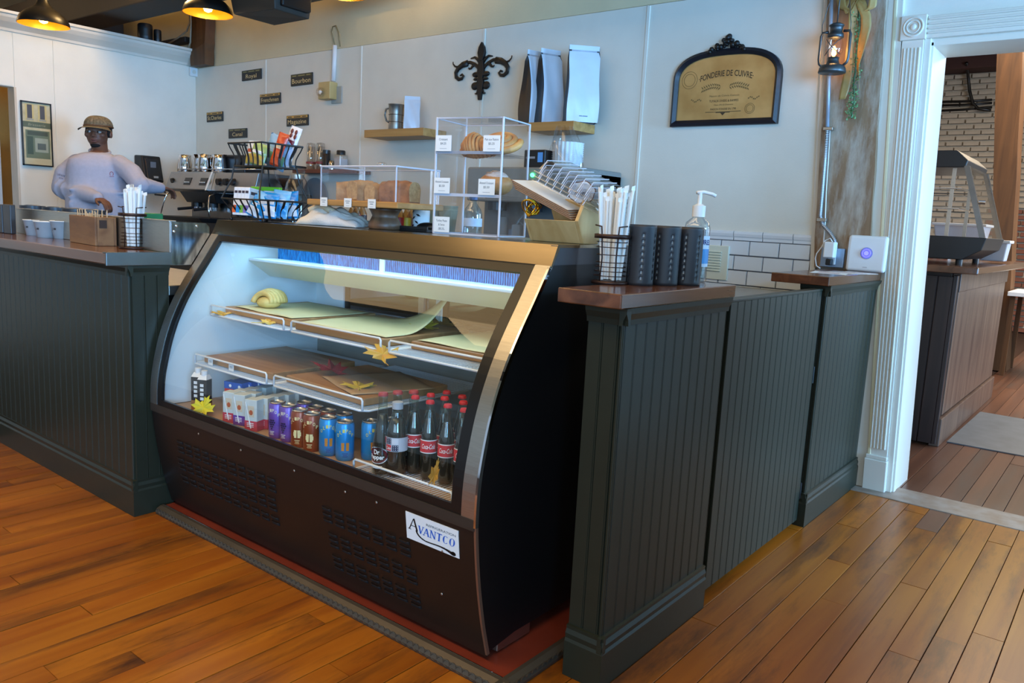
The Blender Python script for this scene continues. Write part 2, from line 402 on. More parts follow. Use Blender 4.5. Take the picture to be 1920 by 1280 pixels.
# rough timber posts
def lean_post(name, e, y0, y1, m, label, z0=0, z1=3.298):
    """e: four pixel corners of the front face, bottom left, bottom right, top right, top left"""
    q = [by(u, v, y0) for u, v in e]
    a, b, c, d = q
    def xa(p, r, z): return p.x+(r.x-p.x)*(z-p.z)/(r.z-p.z)
    zs = [z0+(z1-z0)*k/14 for k in range(15)]
    r2 = random.Random(5)
    mb = M(); v = []
    for z in zs:
        j = lambda: r2.uniform(-.004, .004)
        v += [(xa(a, d, z)+j(), y0+j(), z), (xa(b, c, z)+j(), y0+j(), z), (xa(b, c, z)+j(), y1, z), (xa(a, d, z)+j(), y1, z)]
    f = [(3, 2, 1, 0), tuple(56+i for i in range(4))]
    for k in range(14):
        for i in range(4): f.append((4*k+i, 4*k+(i+1) % 4, 4*k+4+(i+1) % 4, 4*k+4+i))
    mb.add(v, f)
    o = put(name, mb, m, loc=(a.x, y0, 0)); tag(o, label, 'post')
    return o
tp = lean_post('timber_post', [(1527, 480), (1628, 480), (1662, 10), (1552, 10)], 2.345, 2.397, 'post', 'rough weathered timber post between the white wall and the doorway casing', 1.064)
lean_post('timber_post', [(357, 110), (383, 122), (385, 40), (357, 40)], 2.30, 2.395, 'brown', 'rough bark-edged timber post above the corner of the left wall', 2.452)
# white strips beside the post
def strip(name, px, y0, y1, m, z0, z1):
    a, b, c, d = [by(u, v, y0) for u, v in px]
    def xa(p, r, z): return p.x+(r.x-p.x)*(z-p.z)/(r.z-p.z)
    return struct(name, M().hexa([(xa(a, d, z0), y0, z0), (xa(b, c, z0), y0, z0), (xa(b, c, z0), y1, z0), (xa(a, d, z0), y1, z0),
      (xa(a, d, z1), y0, z1), (xa(b, c, z1), y0, z1), (xa(b, c, z1), y1, z1), (xa(a, d, z1), y1, z1)]), m, bevel=.003)
strip('trim_4', [(1519, 480), (1529, 480), (1554, 10), (1544, 10)], 2.375, 2.409, 'trimw', .9, 3.3)
strip('trim_5', [(1628, 480), (1664, 480), (1694, 10), (1662, 10)], 2.375, 2.409, 'trimw', 0, 3.3)
strip('trim_6', [(1648, 480), (1654, 480), (1682, 10), (1676, 10)], 2.368, 2.38, 'wall_up', 0, 3.3)

# doorway: fluted casing, plinth, rosette, header and the deep painted jamb
door = bpy.data.objects.new('door_1', None); col.objects.link(door); door['kind'] = 'structure'; door.location = (.1, 2.4, 0)
XB, XT = .034, -.042        # the old casing leans: left edge at the floor and at the head
def cx(z): return XB+(XT-XB)*z/2.17
def leanbox(mb, x0, x1, y0, y1, z0, z1):
    return mb.hexa([(cx(z0)+x0, y0, z0), (cx(z0)+x1, y0, z0), (cx(z0)+x1, y1, z0), (cx(z0)+x0, y1, z0),
                    (cx(z1)+x0, y0, z1), (cx(z1)+x1, y0, z1), (cx(z1)+x1, y1, z1), (cx(z1)+x0, y1, z1)])
put('casing_board', leanbox(M(), .008, .100, 2.372, 2.412, .17, 2.125), 'trimw', door, bevel=.002)
for k in range(5):
    x = .018+k*.0155
    b = M()
    for z0, z1 in ((.21, 2.09),):
        b.add([(cx(z)+x+dx, y, z) for z in (z0, z1) for dx, y in ((0, 2.372), (.003, 2.364), (.007, 2.364), (.010, 2.372))],
              [(0, 1, 5, 4), (1, 2, 6, 5), (2, 3, 7, 6), (0, 3, 2, 1), (4, 5, 6, 7)])
    put('flute', b, 'trimw', door)
put('plinth_block', leanbox(leanbox(M(), 0, .105, 2.355, 2.412, 0, .155), .003, .102, 2.362, 2.412, .155, .175), 'trimw', door, bevel=.004)
rs = put('rosette_block', leanbox(M(), 0, .108, 2.360, 2.412, 2.125, 2.232), 'trimw', door, bevel=.003)
c0 = (cx(2.18)+.054, 0, 2.18)
ring = M()
for r, t, y in ((.040, .005, 2.358), (.027, .004, 2.357)): ring.tube([(c0[0]+r*math.cos(a*PI/14), y, c0[2]+r*math.sin(a*PI/14)) for a in range(28)], t, 6, True)
ring.ball((c0[0], 2.358, c0[2]), (.015, .008, .015))
put('rosette', ring, 'trimw', rs, True)
hd = M().box((cx(2.18)+.108, 2.372, 2.128), (1.5, 2.412, 2.225))
put('header_casing', hd, 'trimw', door, bevel=.002)
for z in (2.145, 2.165, 2.185, 2.205):
    put('flute', M().box((cx(2.18)+.115, 2.364, z), (1.5, 2.373, z+.008)), 'trimw', door, bevel=.002)
put('inner_casing', leanbox(M(), .100, .128, 2.385, 2.412, 0, 2.13), 'trimw', door, bevel=.003)
put('jamb_stop', leanbox(M(), .120, .138, 2.40, 2.44, 0, 2.115), 'trimw', door, bevel=.002)
put('jamb', leanbox(M(), .06, .136, 2.41, 2.69, 0, 2.10), 'trimw', door)
put('head_jamb', M().box((cx(2.1)+.1, 2.40, 2.098), (1.3, 2.69, 2.135)), 'trimw', door, bevel=.002)
put('hinge_jamb', M().box((1.22, 2.38, 0), (1.32, 2.69, 2.13)), 'trimw', door)

# tiled splash on the back wall
tl = M().prism([(-.0775, -.0375), (.0775, -.0375), (.0775, .0375), (-.0775, .0375)], 'y', -.006, 0)
tmesh = mesh('tile_mesh', M().add([(-.078, 0, -.037), (.078, 0, -.037), (.078, 0, .037), (-.078, 0, .037), (-.076, -.007, -.035), (.076, -.007, -.035), (.076, -.007, .035), (-.076, -.007, .035)],
    [(4, 5, 6, 7), (0, 1, 5, 4), (1, 2, 6, 5), (2, 3, 7, 6), (3, 0, 4, 7)]), 'tile')
capp = M().prism([(0, 0), (-.008, 0), (-.008, .014), (-.012, .02), (-.016, .034), (-.014, .044), (-.006, .049), (0, .049)], 'x', -.078, .078)
cmesh = mesh('cap_tile_mesh', capp, 'tile')
struct('trim_7', M().box((-1.75, 2.392, .84), (-.345, 2.399, 1.185)), 'grout')
sp = bpy.data.objects['trim_7']
for r in range(5):
    z = 1.1335-r*.079
    x = -.75+(.08 if r % 2 else 0)-.16*7
    while x < -.35:
        w = min(1, (-.348-(x-.078))/.156)
        if w > .15 and x-.078 > -1.75: inst('tile', tmesh, sp, (x-.078+.078*w, 2.392, z), scale=(w, 1, 1))
        x += .16
x = -.683-.16*6
while x < -.35:
    w = min(1, (-.348-(x-.078))/.156)
    if w > .15: inst('cap_tile', cmesh, sp, (x-.078+.078*w, 2.397, 1.1745), scale=(w, 1, 1))
    x += .16
# vent plate leaning on the tile
P = by(1342, 500, 2.36)
vp = thing('vent_cover', 'cream louvred vent plate standing against the white tiles', 'vent', (P.x, 2.37, .96))
put('plate', M().box((P.x-.10, 2.375, .955), (P.x+.06, 2.39, 1.14)), 'cream', vp, bevel=.004)
for k in range(8): put('slat', M().hexa([(P.x-.085, 2.370, 1.0+k*.0145), (P.x+.02, 2.370, 1.0+k*.0145), (P.x+.02, 2.377, 1.004+k*.0145), (P.x-.085, 2.377, 1.004+k*.0145),
    (P.x-.085, 2.366, 1.003+k*.0145), (P.x+.02, 2.366, 1.003+k*.0145), (P.x+.02, 2.377, 1.01+k*.0145), (P.x-.085, 2.377, 1.01+k*.0145)]), 'cream', vp)

# ------------------------------------------------------------------ the room beyond the doorway
Y2 = bz(1905, 622, 0).y
wf = struct('wall_far', M().box((-4, Y2+.05, 0), (5, Y2+.25, 4.6)), 'mortar')
bme = mesh('brick_mesh', M().add([(-.1, .05, -.028), (.1, .05, -.028), (.1, .05, .028), (-.1, .05, .028), (-.097, 0, -.025), (.097, 0, -.025), (.097, 0, .025), (-.097, 0, .025)],
    [(4, 5, 6, 7), (0, 1, 5, 4), (1, 2, 6, 5), (2, 3, 7, 6), (3, 0, 4, 7)]), 'brick')
bmr = mesh('red_brick_mesh', M().add([tuple(v.co) for v in bme.vertices], [tuple(p.vertices) for p in bme.polygons]), 'brickr')
nb = 0
def inview(x, y, z):
    d = Vector((x, y, z))-CAM; w = d.dot(FW)
    return 960+FPX*d.dot(RT)/w, 640-FPX*d.dot(UP)/w
CH = .078; stuffb = M()
for r in range(56):
    z = .03+r*CH
    for k in range(30):
        x = -2.6+k*.215+(.1 if r % 2 else 0)+rnd.uniform(-.006, .006)
        u, v = inview(x, Y2, z)
        if not (1738 < u < 1935 and 120 < v < 640): continue
        yy = Y2+rnd.uniform(-.006, .006)
        if nb < 300 and not (u < 1840 and v > 450):
            inst('brick', bmr if (v > 390 and u > 1860) else bme, wf, (x, yy, z), scale=(1, 1, 1)); nb += 1
        else: stuffb.box((x-.1, yy, z-.028), (x+.1, yy+.05, z+.028))
P = by(1780, 142, Y2)
struct('wall_far_right', M().box((4.2, 2.66, 0), (4.4, Y2, 4.6)), 'wall')
struct('wall_far_room_left', M().box((-4.2, 2.66, 0), (-4.0, Y2, 4.6)), 'brick')
zc2 = P.z
c2 = struct('ceiling_far', M().box((-4, 2.66, zc2+.75), (4.4, Y2+.2, zc2+.85)), mt('far_ceiling_dark', (84, 72, 60), .8, var=.1))
struct('trim_20', M().box((-4, Y2-.35, zc2+.02), (4.2, Y2+.04, zc2+.36)), mt('red_brown_beam', (66, 34, 26), .7, var=.1), bevel=.01)
for k in range(22): put('ceiling_board', M().box((-3.9+k*.3, 2.7, zc2+.735), (-3.62+k*.3, Y2, zc2+.752)), 'beam' if k % 3 else 'brown', c2)
lean_post('timber_post', [(1853, 690), (1886, 690), (1918, 100), (1869, 100)], 7.2, 7.5, 'brown', 'brown square timber post beyond the doorway beside the food warmer counter', 0, zc2+.70)
# pipes and cables on the far wall
def cable(name, pts, r, m, label, cat='cable', n=6):
    o = put(name, M().tube(pts, r, n), m, loc=pts[0], smooth=True); return tag(o, label, cat)
pp = [by(1812, 118, Y2-.4),  by(1815, 140, Y2-.08), by(1818, 170, Y2-.08), by(1824, 193, Y2-.08), by(1834, 204, Y2-.08), by(1858, 207, Y2-.08)]
cable('conduit_pipe', pp, .022, 'black', 'black bent conduit pipe running down the far brick wall', 'pipe')
for i, (v0, v1) in enumerate(((191, 187), (198, 193), (208, 201))):
    cable('wall_cable', [by(1755, v0, Y2-.03), by(1805, (v0+v1)/2+1, Y2-.03), by(1860, v1, Y2-.03)], .016, 'black', ['upper black cable along the far brick wall', 'middle black cable along the far brick wall', 'lowest black cable along the far brick wall'][i])
# second counter
ct = thing('serving_counter', 'dark stained wooden counter beyond the doorway with a food warmer on it', 'counter', (0, 4.5, 0))
dk = wood('dark_stained_wood', (34, 24, 24), (54, 38, 34), 'z', .4, 16, .15)
gw = wood('worn_grey_brown_wood', (80, 60, 52), (116, 92, 76), 'z', .35, 18, .05)
put('carcass', M().box((-.65, 3.55, .1), (.10, 5.62, 1.04)), dk, ct)
put('end_panel', M().box((-.65, 3.52, .05), (.135, 3.55, 1.02)), dk, ct)
for k in range(9): put('bead_board', M().prism([(-.64+k*.085, 3.52), (-.64+k*.085, 3.512), (-.636+k*.085, 3.508), (-.563+k*.085, 3.508), (-.559+k*.085, 3.512), (-.559+k*.085, 3.52)], 'z', .02, 1.02), dk, ct)
put('side_panel', M().box((.10, 3.62, .18), (.138, 5.58, .93)), gw, ct, bevel=.002)
put('top_rail', M().box((.10, 3.60, .93), (.145, 5.62, 1.04)), gw, ct, bevel=.003)
put('skirting', M().box((.10, 3.54, 0), (.155, 5.62, .17)), gw, ct, bevel=.004)
put('corner_strip', M().box((.12, 3.505, .02), (.142, 3.56, 1.03)), dk, ct, bevel=.002)
put('worktop', M().box((-.7, 3.30, 1.05), (.27, 5.75, 1.09)), 'captop', ct, bevel=.006)
# food warmer
fw = thing('food_warmer', 'black countertop food warmer with slanted glass front beyond the doorway', 'display', (-.2, 3.95, 1.10))
ya, yb = 3.68, 4.40
put('base', M().prism([(-.62, 1.12), (.12, 1.12), (.215, 1.18), (.235, 1.255), (-.62, 1.255)], 'y', ya, yb), 'blackp', fw, bevel=.004)
put('hood', M().prism([(-.62, 1.66), (.075, 1.66), (.085, 1.70), (.02, 1.76), (-.62, 1.76)], 'y', ya, yb), 'blackp', fw, bevel=.006)
for y in (ya, yb-.03): put('front_frame', M().prism([(.195, 1.255), (.225, 1.255), (.095, 1.67), (.065, 1.67)], 'y', y, y+.03), 'steeld', fw)
put('glass_front', M().prism([(.222, 1.256), (.227, 1.256), (.094, 1.668), (.089, 1.668)], 'y', ya+.03, yb-.03), 'acryl', fw)
put('glass_side', M().prism([(-.6, 1.256), (.2, 1.256), (.07, 1.66), (-.6, 1.66)], 'y', ya+.004, ya+.008), 'acryl', fw)
for y in (ya+.05, yb-.08): put('shelf_standard', M().box((.0, y, 1.256), (.02, y+.012, 1.66)), 'steel', fw)
for z in (1.42, 1.54): put('wire_shelf', M().tube([(-.55, ya+.05, z), (.06, ya+.05, z), (.06, yb-.05, z), (-.55, yb-.05, z)], .004, 5, True), 'chrome', fw)
put('knob', M().cyl((.165, ya+.02, 1.46), (.20, ya+.02, 1.46), .012), 'chrome', fw)
for dx in (-.5, .10):
    for y in (ya+.05, yb-.08): put('foot', M().cyl((dx, y, 1.09), (dx, y, 1.125), .02), 'blackp', fw)
def tub(u, v, y, w, h, label):
    P = by(u, v, y); z = max(P.z, 1.09)
    o = local('plastic_tub', label, 'tub', (P.x, y, z))
    a, b = w*.42, w*.5
    m = M().hexa([(-a, -a, 0), (a, -a, 0), (a, a, 0), (-a, a, 0), (-b, -b, h), (b, -b, h), (b, b, h), (-b, b, h)])
    put('body', m, mt('grey_tub', (206, 210, 220), .35), o, bevel=.008)
    put('rim', M().box((-b-.012, -b-.012, h-.018), (b+.012, b+.012, h+.002)), 'white', o, bevel=.005)
tub(1862, 489, 4.62, .17, .14, 'open grey plastic tub on the far counter in front of the brown post')
tub(1800, 462, 5.2, .34, .17, 'long white plastic tub seen through the glass of the food warmer')
tr = bz(1757, 484, 1.09)
ft = local('food_tray', 'red and white checked paper food tray on the far counter', 'tray', (tr.x-.02, tr.y, 1.092))
for i in range(8):
    for j in range(3):
        a = -.10+i*.025
        put('tray_check', M().hexa([(a, -.05-j*.007, .003+j*.017), (a+.025, -.05-j*.007, .003+j*.017), (a+.025, -.046-j*.007, .003+j*.017), (a, -.046-j*.007, .003+j*.017),
            (a, -.057-j*.007, .02+j*.017), (a+.025, -.057-j*.007, .02+j*.017), (a+.025, -.053-j*.007, .02+j*.017), (a, -.053-j*.007, .02+j*.017)]), 'red' if (i+j) % 2 else 'paper', ft)
put('tray_body', M().hexa([(-.1, -.045, 0), (.1, -.045, 0), (.1, .05, 0), (-.1, .05, 0), (-.11, -.065, .045), (.11, -.065, .045), (.11, .07, .045), (-.11, .07, .045)]), 'paper', ft)
put('food', M().ball((0, 0, .042), (.09, .05, .03)), 'crust', ft, True)
fk = tag(put('plastic_fork', M().tube([(tr.x+.02, tr.y-.02, 1.145), (tr.x+.15, tr.y-.02, 1.165)], .006), 'white', loc=(tr.x, tr.y, 1.14)), 'white plastic fork sticking out of the checked food tray', 'fork')
dl = bz(1828, 488, 1.09)
dc = local('deli_container', 'clear round deli container lying beside the grey tub', 'container', (dl.x, dl.y, 1.092), tilt=(0, 0, 0))
put('bowl', M().lathe([(.05, .0), (.075, .05), (.08, .075)], n=20, caps=False), 'clear', dc, True)
put('lid', M().lathe([(.082, .075), (.082, .082), (.02, .086)], n=20), 'clear', dc, True)
fm = [bz(u, v, .004) for u, v in ((1775, 828), (1838, 772), (1990, 798), (1990, 868))]
o = put('floor_mat', M().hexa([(p.x, p.y, .0005) for p in fm]+[(p.x, p.y, .007) for p in fm]), mt('grey_mat', (96, 100, 104), .5, var=.15), loc=(fm[0].x, fm[0].y, 0)); tag(o, 'worn grey rubber mat on the floor beyond the doorway', 'mat')
P = bz(1900, 545, .78)
ta = thing('side_table', 'white topped table against the red brick wall at the far right', 'table', (P.x+.5, P.y, 0))
put('top', M().box((P.x-.0, P.y-.4, .75), (P.x+1.0, P.y+.3, .79)), 'white', ta, bevel=.004)
for a in (.04, .95):
    for b in (-.35, .25): put('leg', M().box((P.x+a-.02, P.y+b, 0), (P.x+a+.02, P.y+b+.04, .75)), 'brown', ta)

# ================================================================== COUNTERS AND THE DISPLAY CASE
BW = .0575
bead = M().prism([(-BW/2+.0008, .008), (-BW/2+.0008, -.003), (-BW/2+.002, -.005), (BW/2-.0075, -.005), (BW/2-.0062, -.0032), (BW/2-.0045, -.0048), (BW/2-.002, -.0048), (BW/2-.0008, -.003), (BW/2-.0008, .008)], 'z', 0, 1)
bead_x = mesh('bead_front_mesh', bead, 'green')                       # faces -y, set along x
bead_y = mesh('bead_side_mesh', M().add([(-y, x, z) for x, y, z in bead.v], bead.f), 'green')   # faces +x, set along y
def boards_x(par, x0, x1, y, z0, z1):
    n = max(1, round((x1-x0)/BW)); w = (x1-x0)/n; L0 = Vector(par.location)
    for i in range(n): inst('bead_board', bead_x, par, Vector((x0+(i+.5)*w, y, z0))-L0, scale=(w/BW, 1, z1-z0))
def boards_y(par, y0, y1, x, z0, z1):
    n = max(1, round((y1-y0)/BW)); w = (y1-y0)/n; L0 = Vector(par.location)
    for i in range(n): inst('bead_board', bead_y, par, Vector((x, y0+(i+.5)*w, z0))-L0, scale=(1, w/BW, z1-z0))
def skirt(par, x0, x1, y0, y1, front=True, side=True, h=.10):
    """skirting with a moulded top along the front (y0) and the right side (x1)"""
    pr = [(.004, 0), (-.014, 0), (-.014, h), (-.010, h+.008), (-.012, h+.022), (-.007, h+.034), (-.008, h+.044), (.004, h+.046)]
    if front: put('skirting', M().prism([(y0+a, z) for a, z in pr], 'x', x0, x1+.0135), 'green', par)
    if side:  put('skirting', M().prism([(x1-a, z) for a, z in pr], 'y', y0-.0135, y1), 'green', par)
def crown(par, x0, x1, y0, y1, z, front=True, side=True):
    pr = [(.004, 0), (-.004, 0), (-.006, -.0), (-.008, .014), (-.016, .030), (-.018, .044), (.004, .044)]
    if front: put('moulding', M().prism([(y0+a, z-.044+b) for a, b in pr], 'x', x0, x1+.017), 'green', par)
    if side:  put('moulding', M().prism([(x1-a, z-.044+b) for a, b in pr], 'y', y0-.017, y1), 'green', par)

# left bar counter
LC = thing('bar_counter', 'dark green beadboard bar counter with a walnut top at the left of the display case', 'counter', (-3.3, -.2, 0))
put('carcass', M().box((-5.6, -.262, 0), (-1.992, -.118, .985)), 'green', LC)
boards_x(LC, -5.0, -1.992, -.266, .13, .98); boards_y(LC, -.264, -.118, -1.988, .13, .98)
skirt(LC, -5.6, -1.990, -.266, -.118); crown(LC, -5.6, -1.990, -.266, -.118, .988)
put('top', M().box((-5.6, -.362, .989), (-1.974, -.118, 1.031)), 'captopx', LC, bevel=.004)
put('steel_corner', M().box((-1.974, -.364, .985), (-1.965, -.113, 1.033)), 'steeld', LC, bevel=.002)
put('steel_edge', M().box((-2.0, -.362, 1.031), (-1.965, -.113, 1.034)), 'steeld', LC)
bs = put('backsplash', M().box((-3.47, -.117, 1.031), (-1.974, -.106, 1.152)), 'steel', LC, bevel=.002)
put('rim', M().box((-3.47, -.119, 1.150), (-1.974, -.090, 1.156)), 'steel', LC, bevel=.001)
sp2 = put('end_plate', M().prism([(-.116, .985), (.0, .985), (.045, 1.05), (.045, 1.135), (.03, 1.15), (-.116, 1.153)], 'x', -1.974, -1.965),
    mt('streaked_steel', (150, 148, 150), .16, 1, var=.5, scale=9, stretch=(1, 5, .8), c2=(190, 188, 190)), LC, bevel=.001)
for y, z in ((-.095, 1.136), (-.105, 1.115), (-.01, 1.138)): put('screw', M().ball((-1.964, y, z), (.003, .006, .006), 8, 5), 'chrome', LC, True)
put('under_bar', M().box((-5.5, -.10, .86), (-2.02, .34, .90)), 'steel', LC, bevel=.003)
put('under_bar_body', M().box((-5.5, -.09, 0), (-2.05, .32, .86)), 'black', LC)

# low wall 1, the gate and low wall 2
PX, CZ = -.012, 1.0624
def lowwall(y0, y1, cap, label, x0=-.118):
    t = thing('half_wall', label, 'half wall', (-.06, (y0+y1)/2, 0))
    put('carcass', M().box((x0+.006, y0+.006, 0), (PX-.006, y1, CZ-.04)), 'green', t)
    boards_y(t, y0+.012, y1, PX-.005, .13, 1.0)
    boards_x(t, x0, PX-.012, y0+.005, .13, 1.0)
    put('corner_bead', M().box((PX-.010, y0, .13), (PX, y0+.010, 1.0)), 'green', t, bevel=.003)
    skirt(t, x0, PX, y0, y1); crown(t, x0, PX, y0, y1, CZ-.037)
    put('top', M().box(*cap), 'captop', t, bevel=.003)
    return t
lowwall(.010, .632, ((-.188, -.034, CZ-.0375), (.002, .652, CZ)), 'tall narrow green half wall with walnut cap right of the display case')
w2 = lowwall(1.615, 2.396, ((-.235, 1.575, CZ-.0375), (.002, 2.375, CZ)), 'green half wall with walnut cap next to the doorway casing')
gt = thing('swing_gate', 'dark green beadboard swing gate between the two half walls', 'gate', (-.04, 1.1, 0))
put('panel', M().box((-.058, .690, .03), (-.034, 1.592, 1.008)), 'green', gt)
boards_y(gt, .692, 1.590, -.030, .03, 1.002)
put('top_edge', M().box((-.062, .688, 1.002), (-.024, 1.594, 1.012)), 'green', gt, bevel=.002)
for z in (.12, .62): put('hinge', M().cyl((-.030, 1.603, z), (-.030, 1.603, z+.07), .006), 'black', gt)
put('gap_filler', M().box((-.075, .636, 0), (-.045, .684, 1.0)), 'black', gt)  # black filler added in the gap between half wall and gate

# back work counter along the wall
bc = thing('work_counter', 'long steel topped work counter against the back wall', 'counter', (-3.3, 2.1, 0))
put('top', M().box((-6.13, 1.70, .90), (-.36, 2.385, .93)), 'steel', bc, bevel=.003)
put('body', M().box((-6.12, 1.76, 0), (-.40, 2.385, .90)), flat((70, 66, 64)), bc)

# platform under the case
pf = thing('case_platform', 'low red stained wooden platform with an embossed metal edge under the display case', 'platform', (-1.05, .2, 0))
put('deck', M().box((-1.955, -.172, 0), (-.196, .66, .0275)), mt('red_stained_wood', (120, 48, 32), .35, var=.15), pf, bevel=.003)
ed = mt('embossed_bronze', (92, 82, 70), .45, .6, var=.12)
put('edge_strip', M().prism([(-.172, 0), (-.204, 0), (-.206, .010), (-.200, .022), (-.184, .030), (-.172, .031)], 'x', -1.955, -.168), ed, pf)
put('edge_strip', M().prism([(-.196, 0), (-.164, 0), (-.162, .010), (-.168, .022), (-.184, .030), (-.196, .031)], 'y', -.206, .5), ed, pf)
tr_ = mesh('ring_mesh', M().tube([(.011*math.cos(a*PI/5), 0, .009*math.sin(a*PI/5)) for a in range(10)], .0022, 4, True), ed)
for k in range(74): inst('embossed_ring', tr_, pf, Vector((-1.94+k*.0238, -.203, .014))-Vector(pf.location), rot=(-.25, 0, 0))
for k in range(24): inst('embossed_ring', tr_, pf, Vector((-.165, -.19+k*.0238, .014))-Vector(pf.location), rot=(0, -.25, PI/2))
put('chrome_strip', M().tube([(-1.95, -.170, .0275), (-.198, -.170, .0275)], .0035), 'chrome', pf)

# ---- display case
XR, XLC = -.278, -1.959
PRO = [(-.132, .036), (-.164, .15), (-.185, .25), (-.199, .34), (-.209, .434), (-.207, .534), (-.197, .60), (-.174, .70), (-.146, .78), (-.108, .86), (-.058, .94), (-.015, 1.00), (.027, 1.064), (.056, 1.107)]
def prof(z):
    for (y0, z0), (y1, z1) in zip(PRO, PRO[1:]):
        if z <= z1: return y0+(y1-y0)*(z-z0)/(z1-z0)
    return PRO[-1][0]
def smooth(z): return (prof(z-.03)+prof(z)*2+prof(z+.03))/4 if .08 < z < 1.07 else prof(z)
YBK = .60
DC = thing('display_case', 'curved glass refrigerated display case with black base and steel trim', 'display case', (-1.12, .2, .03))
def sidepoly(z0, z1, off=0, back=YBK, n=26):
    zs = [z0+(z1-z0)*k/n for k in range(n+1)]
    return [(smooth(z)+off, z) for z in zs]
poly = sidepoly(.055, 1.107, .004)+[(.079, 1.16), (YBK, 1.16), (YBK, .07), (-.02, .07)]
sr = put('side_panel', M().prism(poly, 'x', XR-.024, XR), 'blackside', DC)
put('side_panel', M().prism(poly, 'x', XLC, XLC+.024), 'blackside', DC)
put('end_band', M().prism([(.056, 1.110), (.078, 1.164), (YBK, 1.164), (YBK, 1.113)], 'x', XR-.02, XR+.002), flat((62, 62, 66), .4), DC)
def curve_strip(x0, x1, z0, z1, off, th, n=30):
    m = M(); zs = [z0+(z1-z0)*k/n for k in range(n+1)]
    def nrm(z):
        dy = smooth(z+.01)-smooth(z-.01); d = math.hypot(dy, .02); return (-.02/d, dy/d)
    o = []; i_ = []
    for z in zs:
        ny, nz = nrm(z); y = smooth(z); o.append((y+ny*off, z+nz*off)); i_.append((y+ny*(off-th), z+nz*(off-th)))
    return m.prism(o+i_[::-1], 'x', x0, x1)
put('steel_trim', curve_strip(XR-.050, XR+.001, .435, 1.107, .006, .012), 'steel', DC)
put('steel_trim', curve_strip(XLC-.001, XLC+.048, .435, 1.107, .006, .012), 'steel', DC)
put('edge_trim', curve_strip(XR-.004, XR+.003, .05, .44, .006, .010), mt('copper_edge', (150, 116, 94), .35, .7), DC)
put('edge_trim', curve_strip(XR-.003, XR+.004, .435, 1.10, .009, .012), 'chrome', DC)
put('glass_border', curve_strip(XR-.088, XR-.050, .44, 1.107, .004, .012), 'black', DC)
put('glass_border', curve_strip(XLC+.048, XLC+.082, .44, 1.107, .004, .012), 'black', DC)
put('glass_border', curve_strip(XLC+.05, XR-.05, 1.082, 1.109, .004, .010, 6), 'black', DC)
put('glass_border', curve_strip(XLC+.05, XR-.05, .452, .478, .004, .010, 4), 'black', DC)
put('front_lip', curve_strip(XLC+.002, XR-.002, .425, .455, .008, .02, 4), flat((50, 44, 38), .4), DC)
put('curved_glass', M().grid(lambda a, b: (XLC+.06+(XR-XLC-.12)*b, smooth(.47+.625*a), .47+.625*a), 34, 2), 'glass', DC, True)
# front panel with two louvred fields
put('front_panel', curve_strip(XLC+.003, XR-.004, .04, .43, .003, .012, 20), 'blackf', DC)
lv = M(); lo_ = M()
for x0, x1, rows in ((-1.80, -1.16, (.335, .315, .295, .262, .242, .222, .19, .17)), (-.92, -.46, (.31, .29, .27, .225, .205, .185, .145, .125, .105))):
    n = int((x1-x0)/.058)
    for z in rows:
        for k in range(n):
            x = x0+k*.058+(.014 if int(z*1000) % 2 else 0)
            y = smooth(z)-.004
            lv.box((x, y-.0008, z-.0045), (x+.04, y+.002, z+.0045))
            lo_.tube([(x, y-.001, z+.0045), (x+.004, y-.006, z+.005), (x+.036, y-.006, z+.005), (x+.04, y-.001, z+.0045)], .0016, 4)
put('vent_slots', lv, flat((3, 3, 3), .9), DC, kind='stuff'); put('vent_louvres', lo_, 'blackf', DC, kind='stuff')
for x, z in ((-1.62, .40), (-1.35, .40), (-1.05, .40), (-.80, .395), (-.66, .40), (-.40, .33), (-.42, .19)):
    put('screw', M().ball((x, smooth(z)-.005, z), (.004, .002, .004), 8, 5), 'steel', DC)
# steel strip along the top and the top plate
put('top_strip', M().prism([(.052, 1.106), (.056, 1.102), (.09, 1.158), (.30, 1.158), (.30, 1.166), (.079, 1.166)], 'x', XLC-.004, XR+.003), 'steelx', DC)
put('top_plate', M().box((XLC, .30, 1.140), (XR, YBK, 1.164)), 'steel', DC)
# cooled interior
XI0, XI1 = XLC+.05, XR-.05
inner = [(smooth(.45+.64*k/16)+.014, .45+.64*k/16) for k in range(17)]+[(.54, 1.10), (.54, .44)]
put('liner_side', M().prism(inner, 'x', XLC+.026, XI0), 'liner', DC)
put('liner_side', M().prism(inner, 'x', XI1, XR-.026), 'liner', DC)
put('liner_deck', M().box((XI0, -.19, .425), (XI1, .55, .447)), mt('deck_board', (184, 152, 124), .5), DC)
put('liner_back', M().box((XI0, .54, .44), (XI1, .56, .80)), mt('liner_grey', (150, 148, 140), .5), DC)
put('liner_top', M().box((XI0, .08, 1.10), (XI1, .56, 1.135)), 'liner', DC)
put('base_body', M().box((XLC+.03, -.09, .065), (XR-.03, .56, .42)), 'black', DC)
hc = mt('honeycomb_blue_lit', (8, 92, 160), .5, var=.35, scale=60, stretch=(4, 1, .6), c2=(30, 150, 214))  # the blue LED light is painted into the grille colour
put('air_grille', M().box((-1.82, .27, 1.012), (XI1, .285, 1.10)), hc, DC)
fins = M()
for k in range(150): fins.box((-1.815+k*.0098, .262, 1.012), (-1.811+k*.0098, .272, 1.098))
put('grille_fins', fins, hc, DC, kind='stuff')
put('grille_clip', M().box((-1.19, .255, 1.008), (-1.165, .27, 1.10)), 'white', DC, bevel=.002)
put('duct_lip', M().prism([(.185, 1.004), (.185, 1.016), (.275, 1.018), (.275, 1.0)], 'x', XI0, XI1), 'white', DC, bevel=.003)
put('duct_face', M().prism([(.187, 1.004), (.285, .938), (.30, .938), (.30, 1.004)], 'x', XI0, XI1), 'cream', DC)
